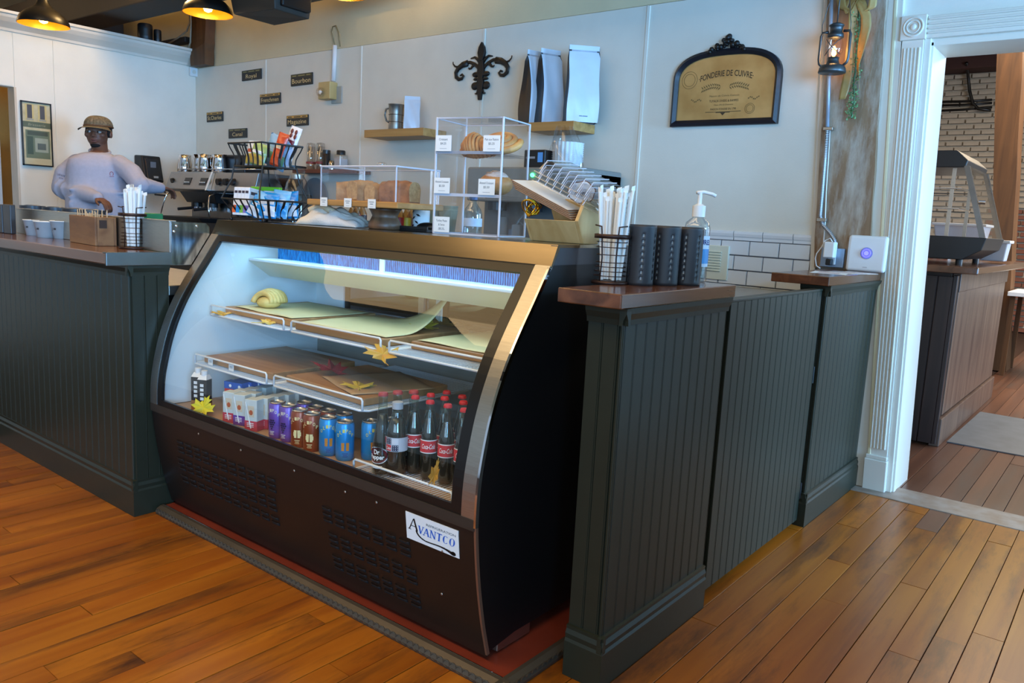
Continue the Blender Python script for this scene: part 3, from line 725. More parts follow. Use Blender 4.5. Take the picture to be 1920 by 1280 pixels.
led = put('led_strip', M().box((-1.82, .235, 1.090), (XI1-.02, .248, 1.098)), emit('led', (150, 215, 255), 2), DC)
for k in range(26): put('led_bead', M().ball((-1.80+k*.055, .230, 1.088), .006, 6, 4), emit('led_bead', (200, 235, 255), 10) if k == 0 else bpy.data.materials['led_bead'], led)
# rear sliding doors seen under the air duct
dg_ = glass('rear_door_glass', (.34, .36, .40), 1.0, base=.16)
for x0, x1 in ((-1.70, -1.17), (-1.11, -.42)):
    d_ = put('rear_door', M().box((x0, .545, .80), (x1, .55, 1.0)), dg_, DC)
    put('door_frame', M().box((x0-.02, .538, .80), (x0, .556, 1.0)), 'black', d_)
    put('door_frame', M().box((x1, .538, .80), (x1+.02, .556, 1.0)), 'cream', d_)
    put('standard', M().box((x1-.09, .53, .78), (x1-.06, .542, 1.0)), 'steel', d_)
put('rear_post', M().box((XI0, .53, .79), (-1.72, .556, 1.0)), 'liner', DC)
for y in (-.055, .0): put('foot', M().cyl((XR-.03-.0, y+.03, .03), (XR-.03, y+.03, .062), .018, n=10), 'steel', DC)
put('caster_bracket', M().box((XR-.05, -.09, .034), (XR-.004, .06, .070)), 'steel', DC, bevel=.003)
for x in (-1.8, -.4): put('foot', M().cyl((x, .45, .03), (x, .45, .07), .02, n=10), 'steel', DC)
# maker's plate
q = [by(u, v, smooth(.37)-.006) for u, v in ((760, 1010), (858, 1047), (858, 990), (760, 960))]
lx0, lx1 = q[0].x, q[1].x; lz0, lz1 = (q[0].z+q[1].z)/2, (q[2].z+q[3].z)/2
lw, lh = lx1-lx0, lz1-lz0
pl8 = put('name_plate', M().hexa([(lx0, smooth(lz0)-.005, lz0), (lx1, smooth(lz0)-.005, lz0), (lx1, smooth(lz0)-.003, lz0), (lx0, smooth(lz0)-.003, lz0),
    (lx0, smooth(lz1)-.005, lz1), (lx1, smooth(lz1)-.005, lz1), (lx1, smooth(lz1)-.003, lz1), (lx0, smooth(lz1)-.003, lz1)]), 'paper', DC)
def LP(u, v, o=.0006):      # u, v in plate units
    z = lz0+v*lh; return (lx0+u*lw, smooth(lz0)+(smooth(lz1)-smooth(lz0))*v-.005-o, z)
inkb, inkn = flat((14, 14, 16), .5), flat((28, 92, 196), .5)
def strokes(items, m, name):
    mb = M()
    for poly in items:
        n = len(poly); mb.add([LP(*p) for p in poly], [tuple(range(n))])
    put(name, mb, m, pl8)
def serif_word():
    """the blue serif capitals as filled strokes: V A N T C O"""
    out = []
    def st(x0, y0, x1, y1, w0, w1=None):
        w1 = w0 if w1 is None else w1
        out.append([(x0-w0/2, y0), (x0+w0/2, y0), (x1+w1/2, y1), (x1-w1/2, y1)])
    b, t = .36, .64
    sl = .018
    def X(x, y): return x+sl*(y-b)/(t-b)
    def line(xa, ya, xb, yb, w): st(X(xa, ya), ya, X(xb, yb), yb, w)
    def ser(x, y): out.append([(X(x-.022, y), y-.008), (X(x+.022, y), y-.008), (X(x+.022, y), y+.008), (X(x-.022, y), y+.008)])
    # V
    line(.285, b, .245, t, .026); line(.285, b, .325, t, .012); ser(.245, t); ser(.325, t)
    # A
    line(.345, b, .39, t, .012); line(.435, b, .39, t, .027); ser(.345, b); ser(.435, b); out.append([(X(.36, .45), .445), (X(.42, .45), .445), (X(.42, .46), .465), (X(.365, .46), .465)])
    # N
    line(.475, b, .475, t, .012); line(.555, b, .475, t, .027); line(.555, b, .555, t, .012); ser(.475, b); ser(.47, t); ser(.555, t)
    # T
    line(.635, b, .635, t, .027); ser(.635, b); out.append([(X(.585, t), t-.022), (X(.685, t), t-.022), (X(.688, t), t+.006), (X(.585, t), t+.006)])
    # C and O
    for cxx, a0, a1 in ((.755, 45, 315), (.875, 0, 360)):
        n = 22
        for k in range(n):
            A = math.radians(a0+(a1-a0)*k/n); B = math.radians(a0+(a1-a0)*(k+1)/n)
            def pt(a, o):
                thick = .010+.018*abs(math.cos(a)); rx = .052-(thick if o else 0); rz = .145-(.014 if o else 0)
                y = .50+rz*math.sin(a); return (X(cxx+rx*math.cos(a), y), y)
            out.append([pt(A, 0), pt(B, 0), pt(B, 1), pt(A, 1)])
    return out
strokes(serif_word(), inkn, 'lettering')
def big_a():
    o = [[(.055, .40), (.075, .40), (.165, .82), (.15, .82)], [(.20, .40), (.235, .40), (.178, .84), (.148, .82)], [(.035, .385), (.10, .385), (.10, .405), (.035, .405)], [(.095, .53), (.20, .53), (.20, .555), (.10, .555)]]
    pts = [(.20, .42, .032), (.215, .33, .034), (.25, .25, .036), (.30, .19, .034), (.37, .15, .03), (.46, .15, .028), (.56, .165, .03), (.66, .17, .034), (.75, .155, .044), (.83, .12, .06), (.885, .085, .072), (.91, .07, .07)]
    for (a, b, w), (c, d, e) in zip(pts, pts[1:]):
        dx, dy = c-a, d-b; L_ = math.hypot(dx, dy); nx, ny = -dy/L_*.5, dx/L_*.5
        o.append([(a-nx*w, b-ny*w*1.6), (c-nx*e, d-ny*e*1.6), (c+nx*e, d+ny*e*1.6), (a+nx*w, b+ny*w*1.6)])
    o.append([(.90+.045*math.cos(k*PI/6), .10+.075*math.sin(k*PI/6)) for k in range(12)])
    return o
strokes(big_a(), inkb, 'lettering')
text_on('REFRIGERATION', .085*lh, .55*lw, lambda x, z, o: LP(.68+x/lw, .74+z/lh, o), flat((60, 62, 68), .5), pl8)
l_ = area('case_light', (-1.1, .17, 1.075), (-1.1, .12, .4), 1.5, .08, 1.5, (.34, .70, 1))

# ================================================================== INSIDE THE CASE
def rack(x0, x1, y0, y1, z, label, rail=True):
    t = local('wire_shelf', label, 'shelf', (x0, y0, z), 0, 'white wire shelves in the display case')
    w, d = x1-x0, y1-y0
    put('frame', M().tube([(.02, 0, 0), (w-.02, 0, 0), (w, .02, 0), (w, d, 0), (0, d, 0), (0, .02, 0)], .0042, 6, True), 'rackw', t, True)
    g = M(); n = int(w/.0125)
    for k in range(1, n): g.tube([(w*k/n, .0, .003), (w*k/n, d, .003)], .0017, 4)
    for y in (.02, d*.5, d-.02): g.tube([(0, y, .0), (w, y, .0)], .002, 4)
    put('wires', g, 'rackw', t, kind='stuff')
    if rail: put('front_rail', M().tube([(.012, .003, 0), (.012, .003, .032), (.018, .003, .038), (w-.018, .003, .038), (w-.012, .003, .032), (w-.012, .003, 0)], .0038, 6), 'rackw', t, True)
    return t
UZ, LZ = .797, .610
rack(-1.872, -1.372, -.018, .46, UZ, 'upper white wire shelf at the left end of the case under the pastry')
rack(-1.352, -.862, -.018, .46, UZ, 'middle upper white wire shelf in the case under the curled parchment sheet')
rack(-.842, -.350, -.022, .46, UZ, 'right upper white wire shelf in the case with a leaf on its front edge')
rack(-1.868, -1.372, -.088, .46, LZ, 'lower white wire shelf at the left of the case above the cartons')
rack(-1.352, -.862, -.088, .50, LZ, 'lower white wire shelf above the cans with the red leaf board')
rack(-.815, -.385, -.178, .30, .452, 'white wire rack on the case floor under the glass bottles')
def board(x0, x1, y0, y1, z, rz, label):
    t = local('serving_board', label, 'board', ((x0+x1)/2, (y0+y1)/2, z), rz)
    a, b = (x1-x0)/2, (y1-y0)/2
    put('plate', M().box((-a, -b, 0), (a, b, .026)), 'boardw', t, bevel=.004)
    return t
def sheet(name, x0, x1, y0, y1, z, rz, label, curl=0, m='parch', cat='paper'):
    t = local(name, label, cat, ((x0+x1)/2, (y0+y1)/2, z), rz)
    w, d = x1-x0, y1-y0
    def fn(a, b):
        lift = curl*max(0, a+b-1.25)**2+.0015*math.sin(9*a+4*b)+.002
        return ((a-.5)*w, (b-.5)*d, lift)
    put('sheet', M().grid(fn, 14, 12), m, t, True, solid=.0008)
    return t
bu, bl = UZ+.0055, LZ+.0055
board(-1.845, -1.395, .035, .43, bu, -.02, 'wooden serving board on the upper left shelf with the pastry')
sheet('parchment_sheet', -1.80, -1.40, .045, .40, bu+.0275, -.05, 'parchment sheet under the pastry on the upper left board')
board(-1.345, -.885, .005, .42, bu, 0, 'wooden serving board on the middle upper shelf')
sheet('parchment_sheet', -1.33, -.90, .015, .36, bu+.0275, .04, 'parchment sheet with a curled corner on the middle upper board', .28)
board(-.815, -.372, .06, .45, bu, .0, 'wooden serving board on the right upper shelf')
sheet('parchment_sheet', -.80, -.385, .075, .43, bu+.0275, .0, 'flat parchment sheet on the right upper board')
lb1 = board(-1.84, -1.40, -.055, .33, bl, .02, 'dark wooden board with two price cards on the lower left shelf')
board(-1.335, -.885, -.045, .32, bl, -.06, 'wooden board holding the red maple leaf on the lower shelf')
sheet('parchment_sheet', -1.20, -.89, -.02, .28, bl+.0275, -.35, 'brown paper sheet beside the red maple leaf', 0, mt('brown_paper', (176, 146, 110), .6))
for i, px in enumerate((402, 441)):
    P = by(px, 677+i*9, -.062)
    o = local('price_card', ['left white price card on the lower left board', 'right white price card on the lower left board'][i], 'price card', (P.x, -.078, bl+.0262), 0)
    put('card', M().hexa([(-.016, -.001, -.024), (.016, -.001, -.024), (.016, .0, -.024), (-.016, .0, -.024), (-.016, -.001, .001), (.016, -.001, .001), (.016, .0, .001), (-.016, .0, .001)]).box((-.016, 0, .0), (.016, .016, .001)), 'paper', o)
    for k, hh in enumerate((-.008, -.013)): put('print_line', M().box((-.009, -.0016, hh), (.009, -.0011, hh+.0016)), flat((120, 120, 124)), o)
# pastry: a coiled bun
P = bz(481, 577, bu+.03)
pa = local('pastry_bun', 'coiled golden pastry bun on parchment in the display case', 'pastry', (P.x+.01, P.y+.05, bu+.030), .5)
pc = mt('pale_pastry', (222, 184, 104), .5, var=.18, scale=18, bump=.4, bscale=60, c2=(238, 214, 140))
for k in range(7):
    a = -1.0+k*.33; r = .040-.0022*abs(k-3)
    pts = [(.052*math.sin(t)*math.cos(a*.7)+.012*math.sin(a), .045*math.sin(a)+.016*math.cos(t), .012+r*1.25*max(0, math.cos(t))+.004) for t in [(-1.45+2.9*i/10) for i in range(11)]]
    put('fold', M().tube(pts, .0105, 8), pc, pa, True)
put('dough', M().ball((0, 0, .022), (.050, .046, .026), 18, 10), pc, pa, True)
put('cinnamon_topping', M().ball((-.005, -.005, .058), (.026, .02, .008), 12, 6), flat((120, 70, 36), .6), pa, True)

# maple leaves
LEAF = [(0, -.5), (.06, -.22), (.34, -.34), (.28, -.16), (.56, -.06), (.40, .04), (.48, .26), (.26, .20), (.20, .30), (.12, .24), (.17, .48), (.06, .42), (0, .62)]
LEAF = LEAF+[(-x, y) for x, y in LEAF[-2:0:-1]]
def leaf(P, s, tilt, c1, c2, label, curl=.25):
    t = local('maple_leaf', label, 'leaf', P, 0, None, tilt)
    m = M(); v = [(0, 0, 0)]
    for x, y in LEAF: v.append((x*s, y*s, curl*s*(x*x+.3*y*y)+.06*s*math.sin(11*x+5*y)))
    n = len(LEAF)
    mm = mt('leaf_%d' % len(bpy.data.materials), c1, .55, var=.1, scale=40, c2=c2)
    m.add(v, [(0, 1+i, 1+(i+1) % n) for i in range(n)])
    put('blade', m, mm, t, solid=.0008)
    put('stalk', M().tube([(0, -.1*s, .01*s), (0, -.5*s, .03*s), (.04*s, -.72*s, .07*s)], .0012, 5), mm, t)
def lf(u, v, z): return bz(u, v, z)
leaf(lf(417, 588, UZ+.008), .085, (.05, 0, 1.2), (214, 150, 40), (236, 190, 70), 'yellow orange leaf at the left end of the upper left shelf')
leaf(lf(504, 604, UZ+.008), .085, (.1, .1, -.6), (226, 184, 70), (238, 214, 120), 'pale yellow leaf on the front edge of the upper left shelf')
leaf(lf(797, 610, bu+.034), .105, (.1, -.15, 1.4), (190, 150, 50), (214, 190, 60), 'yellow green leaf on the right corner of the middle upper board')
leaf(lf(830, 610, bu+.01), .10, (.35, .1, .4), (150, 100, 50), (180, 130, 60), 'brown leaf at the back of the upper shelf', .5)
leaf(Vector((-.842, -.034, UZ-.006)), .115, (.35, .0, 1.0), (214, 176, 60), (206, 150, 70), 'yellow leaf hanging over the front edge of the right upper shelf')
leaf(lf(622, 694, bl+.042), .135, (.25, .0, 2.2), (150, 26, 26), (190, 40, 36), 'dark red maple leaf on the lower board', .6)
leaf(lf(672, 724, bl+.034), .11, (0, 0, .9), (196, 170, 50), (214, 190, 80), 'yellow leaf lying on the brown paper of the lower shelf')
leaf(Vector((-1.68, -.155, .478)), .085, (.9, .2, .5), (216, 200, 30), (230, 214, 60), 'bright yellow leaf leaning against the cartons at the case front')
P = by(815, 890, -.168)
leaf(Vector((P.x, -.168, P.z)), .085, (1.5, .2, .5), (190, 130, 40), (206, 150, 56), 'dry yellow leaf upright between the glass bottles', 1.1)
bpy.data.objects[[o.name for o in col.objects if o.get('label') == 'dry yellow leaf upright between the glass bottles'][0]].scale = (.3, 1.1, .5)

# ---- drinks
DZ = .4475
def camrot(x, y): return math.atan2(CAM.x-x, -(CAM.y-y))      # turn the -y side towards the aisle
def wrap(r, c=(0, 0)):       # letters round a can, front at -y
    return lambda x, z, o: (c[0]+(r+o)*math.sin(x/r), c[1]-(r+o)*math.cos(x/r), z)
def shift(f, dz, a=0):
    return lambda x, z, o: f(x+a, z+dz, o)
canmat = {k: mt('can_'+k, c, .3, .35, var=.05, scale=20) for k, c in dict(purple=(122, 84, 176), brown=(150, 66, 30), blue=(40, 142, 206)).items()}
alu = mt('aluminium', (196, 196, 200), .25, 1, var=.03)
inkc = dict(purple=flat((226, 214, 196)), brown=flat((240, 214, 150)), blue=flat((216, 208, 100)))
R_ = .0295
def can_proto(kind):
    t = local('drink_can', '', 'can', (0, 0, DZ))
    put('body', M().lathe([(.026, 0), (R_, .008), (R_, .112), (.026, .121)], n=22), canmat[kind], t, .9)
    top = put('lid', M().lathe([(.0262, .1205), (.0272, .1235), (.0255, .125), (.0235, .1215), (.004, .121)], n=22), alu, t, .9)
    put('tab', M().box((-.005, -.011, .1215), (.005, .008, .1235)), alu, top, bevel=.001)
    for i, ch in enumerate('OLIPOP'):
        a = (i-2.5)*.0098; dz = .082-.0045*((i-2.5)**2)*.55+.012
        text_on(ch, .0105, .0075, shift(wrap(R_), dz, a), inkc[kind], t, bold=.02)
    # fruit or glass emblem
    e = M(); F = wrap(R_)
    def blob(cx_, cz_, rx, rz, o=.0005, n=12): e.add([F(cx_+rx*math.cos(k*2*PI/n), cz_+rz*math.sin(k*2*PI/n), o) for k in range(n)], [tuple(range(n))])
    if kind == 'purple':
        for r, row in enumerate((3, 4, 3, 2, 1)):
            for k in range(row): blob((k-(row-1)/2)*.0065, .064-r*.0072, .0031, .0034)
        put('grape_emblem', e, flat((40, 20, 60)), t)
    else:
        for s in ((-1, 1) if kind == 'blue' else (-.8, .8)):
            e.add([F(s*.0075+x, z, .0005) for x, z in ((-.005, .060), (.005, .060), (.0042, .034), (-.0042, .034))], [(0, 1, 2, 3)])
            if kind == 'brown': e.add([F(s*.0075+x+s*.005, z, .0005) for x, z in ((0, .055), (s*.004, .053), (s*.004, .041), (0, .039))], [(0, 1, 2, 3) if s > 0 else (3, 2, 1, 0)])
        put('glass_emblem', e, inkc[kind] if kind == 'brown' else flat((206, 130, 40)), t)
    for k, (w, z) in enumerate(((.018, .024), (.013, .019), (.016, .014))):
        put('print_line', M().grid(lambda a, b: F((a-.5)*w, z+b*.0022, .0004), 5, 1), inkc[kind] if kind != 'blue' else flat((20, 70, 130)), t)
    return t
cans = [('purple', 507, 824, 'left purple can at the front next to the juice boxes'), ('purple', 528, 831, 'right purple can at the front beside the brown cans'),
 ('brown', 549, 841, 'left brown can of the front row'), ('brown', 572, 849, 'right brown can of the front row beside the blue cans'),
 ('blue', 602, 857, 'blue can next to the brown cans at the front'), ('blue', 633, 866, 'front blue can nearest the glass')]
protos = {}
for kind, u, v, lab in cans:
    P = bz(u, v-3, DZ)
    c = protos.get(kind)
    o = can_proto(kind) if c is None else copy_tree(c)
    protos.setdefault(kind, o)
    o.location = (P.x, max(P.y+.028, smooth(.46)+.06), DZ); o.rotation_euler.z = camrot(P.x, P.y)*.8+{'purple': -.5, 'brown': -.15, 'blue': .2}[kind]
    o['label'] = lab; o['group'] = 'drink cans on the case floor'
extra = [('purple', 1, 1, 'purple can standing behind the front purple pair'), ('brown', 1, 0, 'brown can in the second row behind the left brown one'), ('brown', 1, 1, 'brown can in the second row behind the right brown one'),
 ('blue', 1, 1, 'blue can behind the front blue can towards the bottles'), ('blue', 2, 1, 'blue can furthest back beside the glass bottles'), ('blue', 1, 0, 'blue can in the second row behind the left blue one')]
base = {'purple': [o for o in col.objects if o.name.startswith('drink_can') and o['label'].split()[1] == 'purple'],
        'brown': [o for o in col.objects if o.name.startswith('drink_can') and 'brown can of' in o['label']],
        'blue': [o for o in col.objects if o.name.startswith('drink_can') and ('blue can next' in o['label'] or 'front blue' in o['label'])]}
for kind, row, i, lab in extra:
    s = base[kind][i]; o = copy_tree(s); o['label'] = lab; o['group'] = 'drink cans on the case floor'
    dx = {'blue': .048 if i else .0}.get(kind, 0)
    o.location = (s.location.x+dx*(1 if row < 2 else 1.55), s.location.y+.064*row, DZ); o.rotation_euler.z += .4
# juice boxes and cartons
jw, jd, jh = .050, .040, .112
def juice_proto(top, low, tag_):
    t = local('juice_box', '', 'juice box', (0, 0, DZ))
    put('carton', M().box((-jw/2, -jd/2, 0), (jw/2, jd/2, jh)), top, t, bevel=.0015)
    put('colour_band', M().box((-jw/2-.0004, -jd/2-.0004, .0005), (jw/2+.0004, jd/2+.0004, .036)), low, t)
    put('print_panel', M().box((-.012, -jd/2-.0006, .05), (.014, -jd/2-.0002, .09)), flat((214, 196, 170)), t)
    put('emblem', M().ball((.001, -jd/2-.0004, .066), (.009, .0006, .010), 10, 6), flat((190, 96, 60)), t)
    for k in range(3): put('print_line', M().box((-.016, -jd/2-.0008, .014+k*.006), (.012, -jd/2-.0003, .0165+k*.006)), 'paper', t)
    put('straw', M().tube([(-.019, -jd/2-.003, .104), (.002, -jd/2-.003, .010)], .0022, 6), 'paper', t)
    return t
wj = flat((206, 212, 208), .4); redj = flat((196, 70, 84), .4); purj = flat((104, 66, 150), .4)
pj = juice_proto(wj, redj, 'r'); pp2 = juice_proto(wj, purj, 'p'); ps = None
pr = local('juice_box', '', 'juice box', (0, 0, DZ))
put('carton', M().box((-.020, -.018, 0), (.020, .018, .126)), flat((206, 36, 34), .4), pr, bevel=.0015)
put('blue_top', M().box((-.0204, -.0184, .100), (.0204, .0184, .1265)), flat((40, 90, 176), .4), pr)
put('emblem', M().ball((.008, -.0186, .112), (.006, .0006, .006), 10, 6), 'paper', pr)
put('fruit_print', M().box((-.016, -.0186, .02), (.016, -.0182, .066)), flat((206, 160, 110)), pr)
jl = []
used = set()
def juice(proto, x, y, rz, lab):
    o = proto if proto.name not in used else copy_tree(proto); used.add(proto.name)
    o.location = (x, y, DZ); o.rotation_euler.z = rz; o['label'] = lab; o['group'] = 'juice boxes on the case floor'
nth = ['front', 'second', 'third', 'fourth', 'rearmost']
J1 = bz(411, 792, DZ); J2 = bz(452, 808, DZ); J3 = bz(432, 800, DZ)
for k in range(5):
    juice(pj, J1.x+.012, J1.y+.045+.044*k, .35, nth[k]+' white and red juice box of the left column')
for k in range(5):
    juice(pj, J2.x+.012, J2.y+.045+.044*k, .35, nth[k]+' white and pink juice box of the right column beside the cans')
for k in range(2):
    juice(pp2, J3.x-.005, J3.y+.052+.044*k, .35, nth[k]+' white and purple juice box between the two columns')
for i in range(2):
    for k in range(4):
        juice(pr, J1.x-.085+.043*i, J1.y+.105+.040*k+.01*i, .3, '%s red and blue juice box of the %s column behind the cartons' % (nth[k], ['left', 'right'][i]))
def carton(u, v, dy, lab, first=[None]):
    P = bz(u, v, DZ)
    if first[0] is None:
        t = local('drink_carton', '', 'carton', (0, 0, DZ)); first[0] = t
        put('body', M().box((-.019, -.019, .036), (.019, .019, .128)), flat((50, 46, 46), .4), t, bevel=.001)
        put('base_band', M().box((-.0194, -.0194, 0), (.0194, .0194, .037)), flat((170, 120, 70), .5), t, bevel=.001)
        put('shoulder', M().hexa([(-.019, -.019, .128), (.019, -.019, .128), (.019, .019, .128), (-.019, .019, .128), (-.013, -.008, .144), (.013, -.008, .144), (.013, .014, .144), (-.013, .014, .144)]), 'white', t)
        put('cap', M().cyl((0, 0, .143), (0, 0, .160), .012, n=14), 'white', t)
        for k in range(4): put('print_block', M().box((-.007, -.0198, .05+k*.017), (.007, -.0192, .061+k*.017)), 'paper', t)
        o = t
    else: o = copy_tree(first[0])
    o.location = (P.x, P.y+dy, DZ); o.rotation_euler.z = .5; o['label'] = lab; o['group'] = 'black drink cartons'
carton(361, 768, .025, 'black drink carton with white cap at the far left of the case'); carton(374, 774, .022, 'second black drink carton next to the yellow leaf')
carton(386, 776, .22, 'black carton with white cap behind the front pair'); carton(400, 782, .25, 'rearmost black carton behind the red juice boxes')
# bottles
cola = mt('cola', (58, 48, 40), .12, var=.1)
bg = glass('bottle_glass', (.80, .88, .85), 1.2, base=.09)
redl = flat((206, 40, 44), .45); wht = flat((240, 236, 230), .5)
def bottle_proto():
    t = local('glass_bottle', '', 'bottle', (0, 0, DZ))
    pr_ = [(.024, 0), (.0275, .006), (.0280, .030), (.0262, .055), (.0285, .085), (.0295, .105), (.0285, .128), (.024, .152), (.0175, .178), (.0135, .200), (.0128, .222), (.0140, .226), (.0140, .232)]
    put('glass', M().lathe(pr_, n=22), bg, t, True)
    put('cola', M().lathe([(r-.0025, z+.003) for r, z in pr_[:9]]+[(.008, .184)], n=18), cola, t, True)
    F = wrap(.0298)
    put('label', M().grid(lambda a, b: F((a-.5)*.082, .084+b*.040, .0003), 18, 1), wht, t)
    put('label_red', M().grid(lambda a, b: F((a-.5)*.078, .087+b*.034, .0007), 18, 1), redl, t)
    text_on('Coca-Cola', .014, .048, shift(F, .098), wht, t, shear=.35, bold=.012, ext=.0012)
    put('crown_cap', M().lathe([(.0152, .228), (.0150, .233), (.0125, .2375), (.003, .238)], n=18), redl, t)
    return t
tops = [(779, 741, 'front left cola bottle with red cap beside the plastic bottle'), (807, 750, 'second cola bottle from the left of the front row'), (840, 757, 'third cola bottle of the front row, with the dry leaf beside it'), (871, 765, 'rightmost cola bottle of the front row at the case frame'),
 (808, 737, 'cola bottle behind the second front bottle'), (834, 743, 'cola bottle behind the third front bottle'), (869, 751, 'cola bottle behind the rightmost front bottle'), (838, 732, 'cola bottle furthest back in the middle'), (867, 740, 'cola bottle furthest back on the right')]
bt = None
for u, v, lab in tops:
    P = bz(u, v, .4585+.238)
    o = bottle_proto() if bt is None else copy_tree(bt); bt = bt or o
    o.location = (P.x, P.y, .4585); o.scale = (.84, .84, 1); o.rotation_euler.z = camrot(P.x, P.y)*.92; o['label'] = lab; o['group'] = 'cola bottles in the case'
P = bz(714, 736, .457+.248)
dp = local('glass_bottle', 'long necked dark soda bottle with an oval maroon label', 'bottle', (P.x, P.y+.01, .457), .3)
prd = [(.026, 0), (.0285, .006), (.0285, .085), (.0265, .105), (.021, .14), (.0155, .178), (.0135, .205), (.013, .232), (.0142, .236), (.0142, .242)]
put('glass', M().lathe(prd, n=22), bg, dp, True); put('cola', M().lathe([(r-.0025, z+.003) for r, z in prd[:6]]+[(.008, .182)], n=18), cola, dp, True)
F = wrap(.0289); mar = flat((110, 24, 40), .45)
put('oval_label', M().add([F(.036*math.cos(k*PI/12), .062+.026*math.sin(k*PI/12), .0006) for k in range(24)], [tuple(range(24))]), wht, dp)
put('oval_field', M().add([F(.033*math.cos(k*PI/12), .062+.023*math.sin(k*PI/12), .0011) for k in range(24)], [tuple(range(24))]), mar, dp)
text_on('Dr', .014, .018, shift(F, .066), wht, dp, bold=.03, ext=.0016); text_on('Pepper', .013, .046, shift(F, .051), wht, dp, bold=.03, ext=.0016)
put('lower_label', M().grid(lambda a, b: F((a-.5)*.034, .022+b*.009, .0006), 8, 1), wht, dp)
put('crown_cap', M().lathe([(.0152, .238), (.0150, .243), (.0125, .2475), (.003, .248)], n=18), flat((170, 60, 60)), dp)
for i, (u, v) in enumerate(((746, 732), (776, 731))):
    P = bz(u, v, .457+.248); o = copy_tree(dp); o.location = (P.x, P.y, .457); o['label'] = ['long necked soda bottle directly behind the plastic bottle', 'long necked soda bottle behind the front left cola bottle'][i]
P = bz(746, 754, .457+.222)
pb = local('plastic_bottle', 'clear plastic soda bottle with a grey cap and patterned label', 'bottle', (P.x, P.y, .457), .15)
prp = [(.024, 0), (.031, .008), (.0325, .03), (.029, .055), (.0325, .078), (.0325, .125), (.030, .145), (.022, .172), (.0145, .192), (.0135, .206)]
put('bottle', M().lathe(prp, n=22), bg, pb, True); put('cola', M().lathe([(r-.002, z+.003) for r, z in prp[:8]]+[(.01, .178)], n=18), cola, pb, True)
put('screw_cap', M().cyl((0, 0, .203), (0, 0, .224), .0165, n=18), flat((176, 180, 186), .4), pb, bevel=.001)
F = wrap(.0331)
put('label', M().grid(lambda a, b: F((a-.5)*.16, .080+b*.042, 0), 26, 1), flat((196, 198, 206), .4), pb)
nav = flat((34, 40, 74), .5)
for x, z, m in ((-.026, .102, redl), (-.004, .102, nav), (.018, .102, flat((214, 214, 220))), (-.026, .082, nav), (-.004, .082, redl), (.018, .082, nav)):
    put('label_square', M().grid(lambda a, b: F(x-.010+a*.019, z+b*.018, .0005), 5, 1), m, pb)
for x, z in ((-.004, .102), (.018, .082)):
    dts = M()
    for i in range(3):
        for j in range(3): dts.add([F(x-.0065+i*.006+dx, z+.003+j*.0055+dz_, .0009) for dx, dz_ in ((0, 0), (.002, 0), (.002, .002), (0, .002))], [(0, 1, 2, 3)])
    put('label_dots', dts, wht, pb)
text_on('USA', .011, .017, shift(F, .086, -.0265), wht, pb, bold=.02, ext=.0009)
text_on('Coke', .009, .017, shift(F, .086, -.004), wht, pb, shear=.3, bold=.02, ext=.0009)

# ================================================================== ON TOP OF THE CASE
TZ = 1.1665
# acrylic tower
A = bz(935, 445, TZ); B = bz(810, 437, TZ)
tw_w = (A-B).length; ang = math.atan2(A.y-B.y, A.x-B.x); dep = .20
th = .388
TW = local('acrylic_tower', 'clear acrylic three tier pastry display on top of the case', 'pastry display', (B.x, B.y, TZ), ang)
def slab(a, b): return M().box(a, b)
for z in (0, .128, .268): put('tier_shelf', slab((.006, .006, z+.002), (tw_w-.006, dep-.006, z+.008)), 'acryl', TW)
for z in (.128, .268): put('shelf_lip', slab((.004, .0, z), (tw_w-.004, .004, z+.010)), 'acryle', TW)
put('roof', slab((0, 0, th-.005), (tw_w, dep, th)), 'acryl', TW)
put('front_pane', slab((.004, 0, .004), (tw_w-.004, .002, th-.004)), 'acryl', TW)
put('side_pane', slab((0, .004, .004), (.002, dep-.004, th-.004)), 'acryl', TW)
put('side_pane', slab((tw_w-.002, .004, .004), (tw_w, dep-.004, th-.004)), 'acryl', TW)
for x, y in ((0, 0), (tw_w-.007, 0), (0, dep-.007), (tw_w-.007, dep-.007)): put('corner_edge', slab((x, y, 0), (x+.007, y+.007, th)), 'acryle', TW, bevel=.002)
for z in (0, th-.006):
    for a, b in (((.007, .0, z), (tw_w-.007, .004, z+.005)), ((.007, dep-.004, z), (tw_w-.007, dep, z+.005)), ((0, .007, z), (.004, dep-.007, z+.005)), ((tw_w-.004, .007, z), (tw_w, dep-.007, z+.005))):
        put('edge', slab(a, b), 'acryle', TW)
def twp(x, y, z):
    c, s = math.cos(ang), math.sin(ang); return Vector((B.x+c*x-s*y, B.y+s*x+c*y, TZ+z))
def pcard(P, rz, lab, w=.062, h=.052, lines=(.7, .45), words=None):
    o = local('price_card', lab, 'price card', P, rz)
    put('card', M().box((-w/2, -.0008, 0), (w/2, .0008, h)), 'paper', o)
    if words:
        for k, s in enumerate(words):
            text_on(s, h*.14, w*lines[k], lambda x, z, oo, k=k: (x, -.0008-oo, h*(.68-.26*k)+z), flat((70, 70, 76)), o)
    else:
        for k, l in enumerate(lines): put('print_line', M().box((-w*l/2, -.0014, h*(.66-.22*k)), (w*l/2, -.0009, h*(.72-.22*k))), flat((110, 110, 116)), o)
    put('print_line', M().box((-w*.22, -.0014, h*.16), (w*.22, -.0009, h*.18)), flat((150, 150, 156)), o)
pcard(twp(.036, -.004, .276), ang, 'price card at the top left of the acrylic tower beside the croissant', words=('Croissant', '$4.25'), lines=(.55, .36))
pcard(twp(tw_w-.040, -.004, .276), ang, 'price card at the top right of the acrylic tower', words=('Pain aux Raisins', '$5.25'), lines=(.82, .36))
pcard(twp(.036, -.004, .136), ang, 'price card at the left of the middle tower tier', words=('Almond Croissant', '$5.50'), lines=(.85, .36))
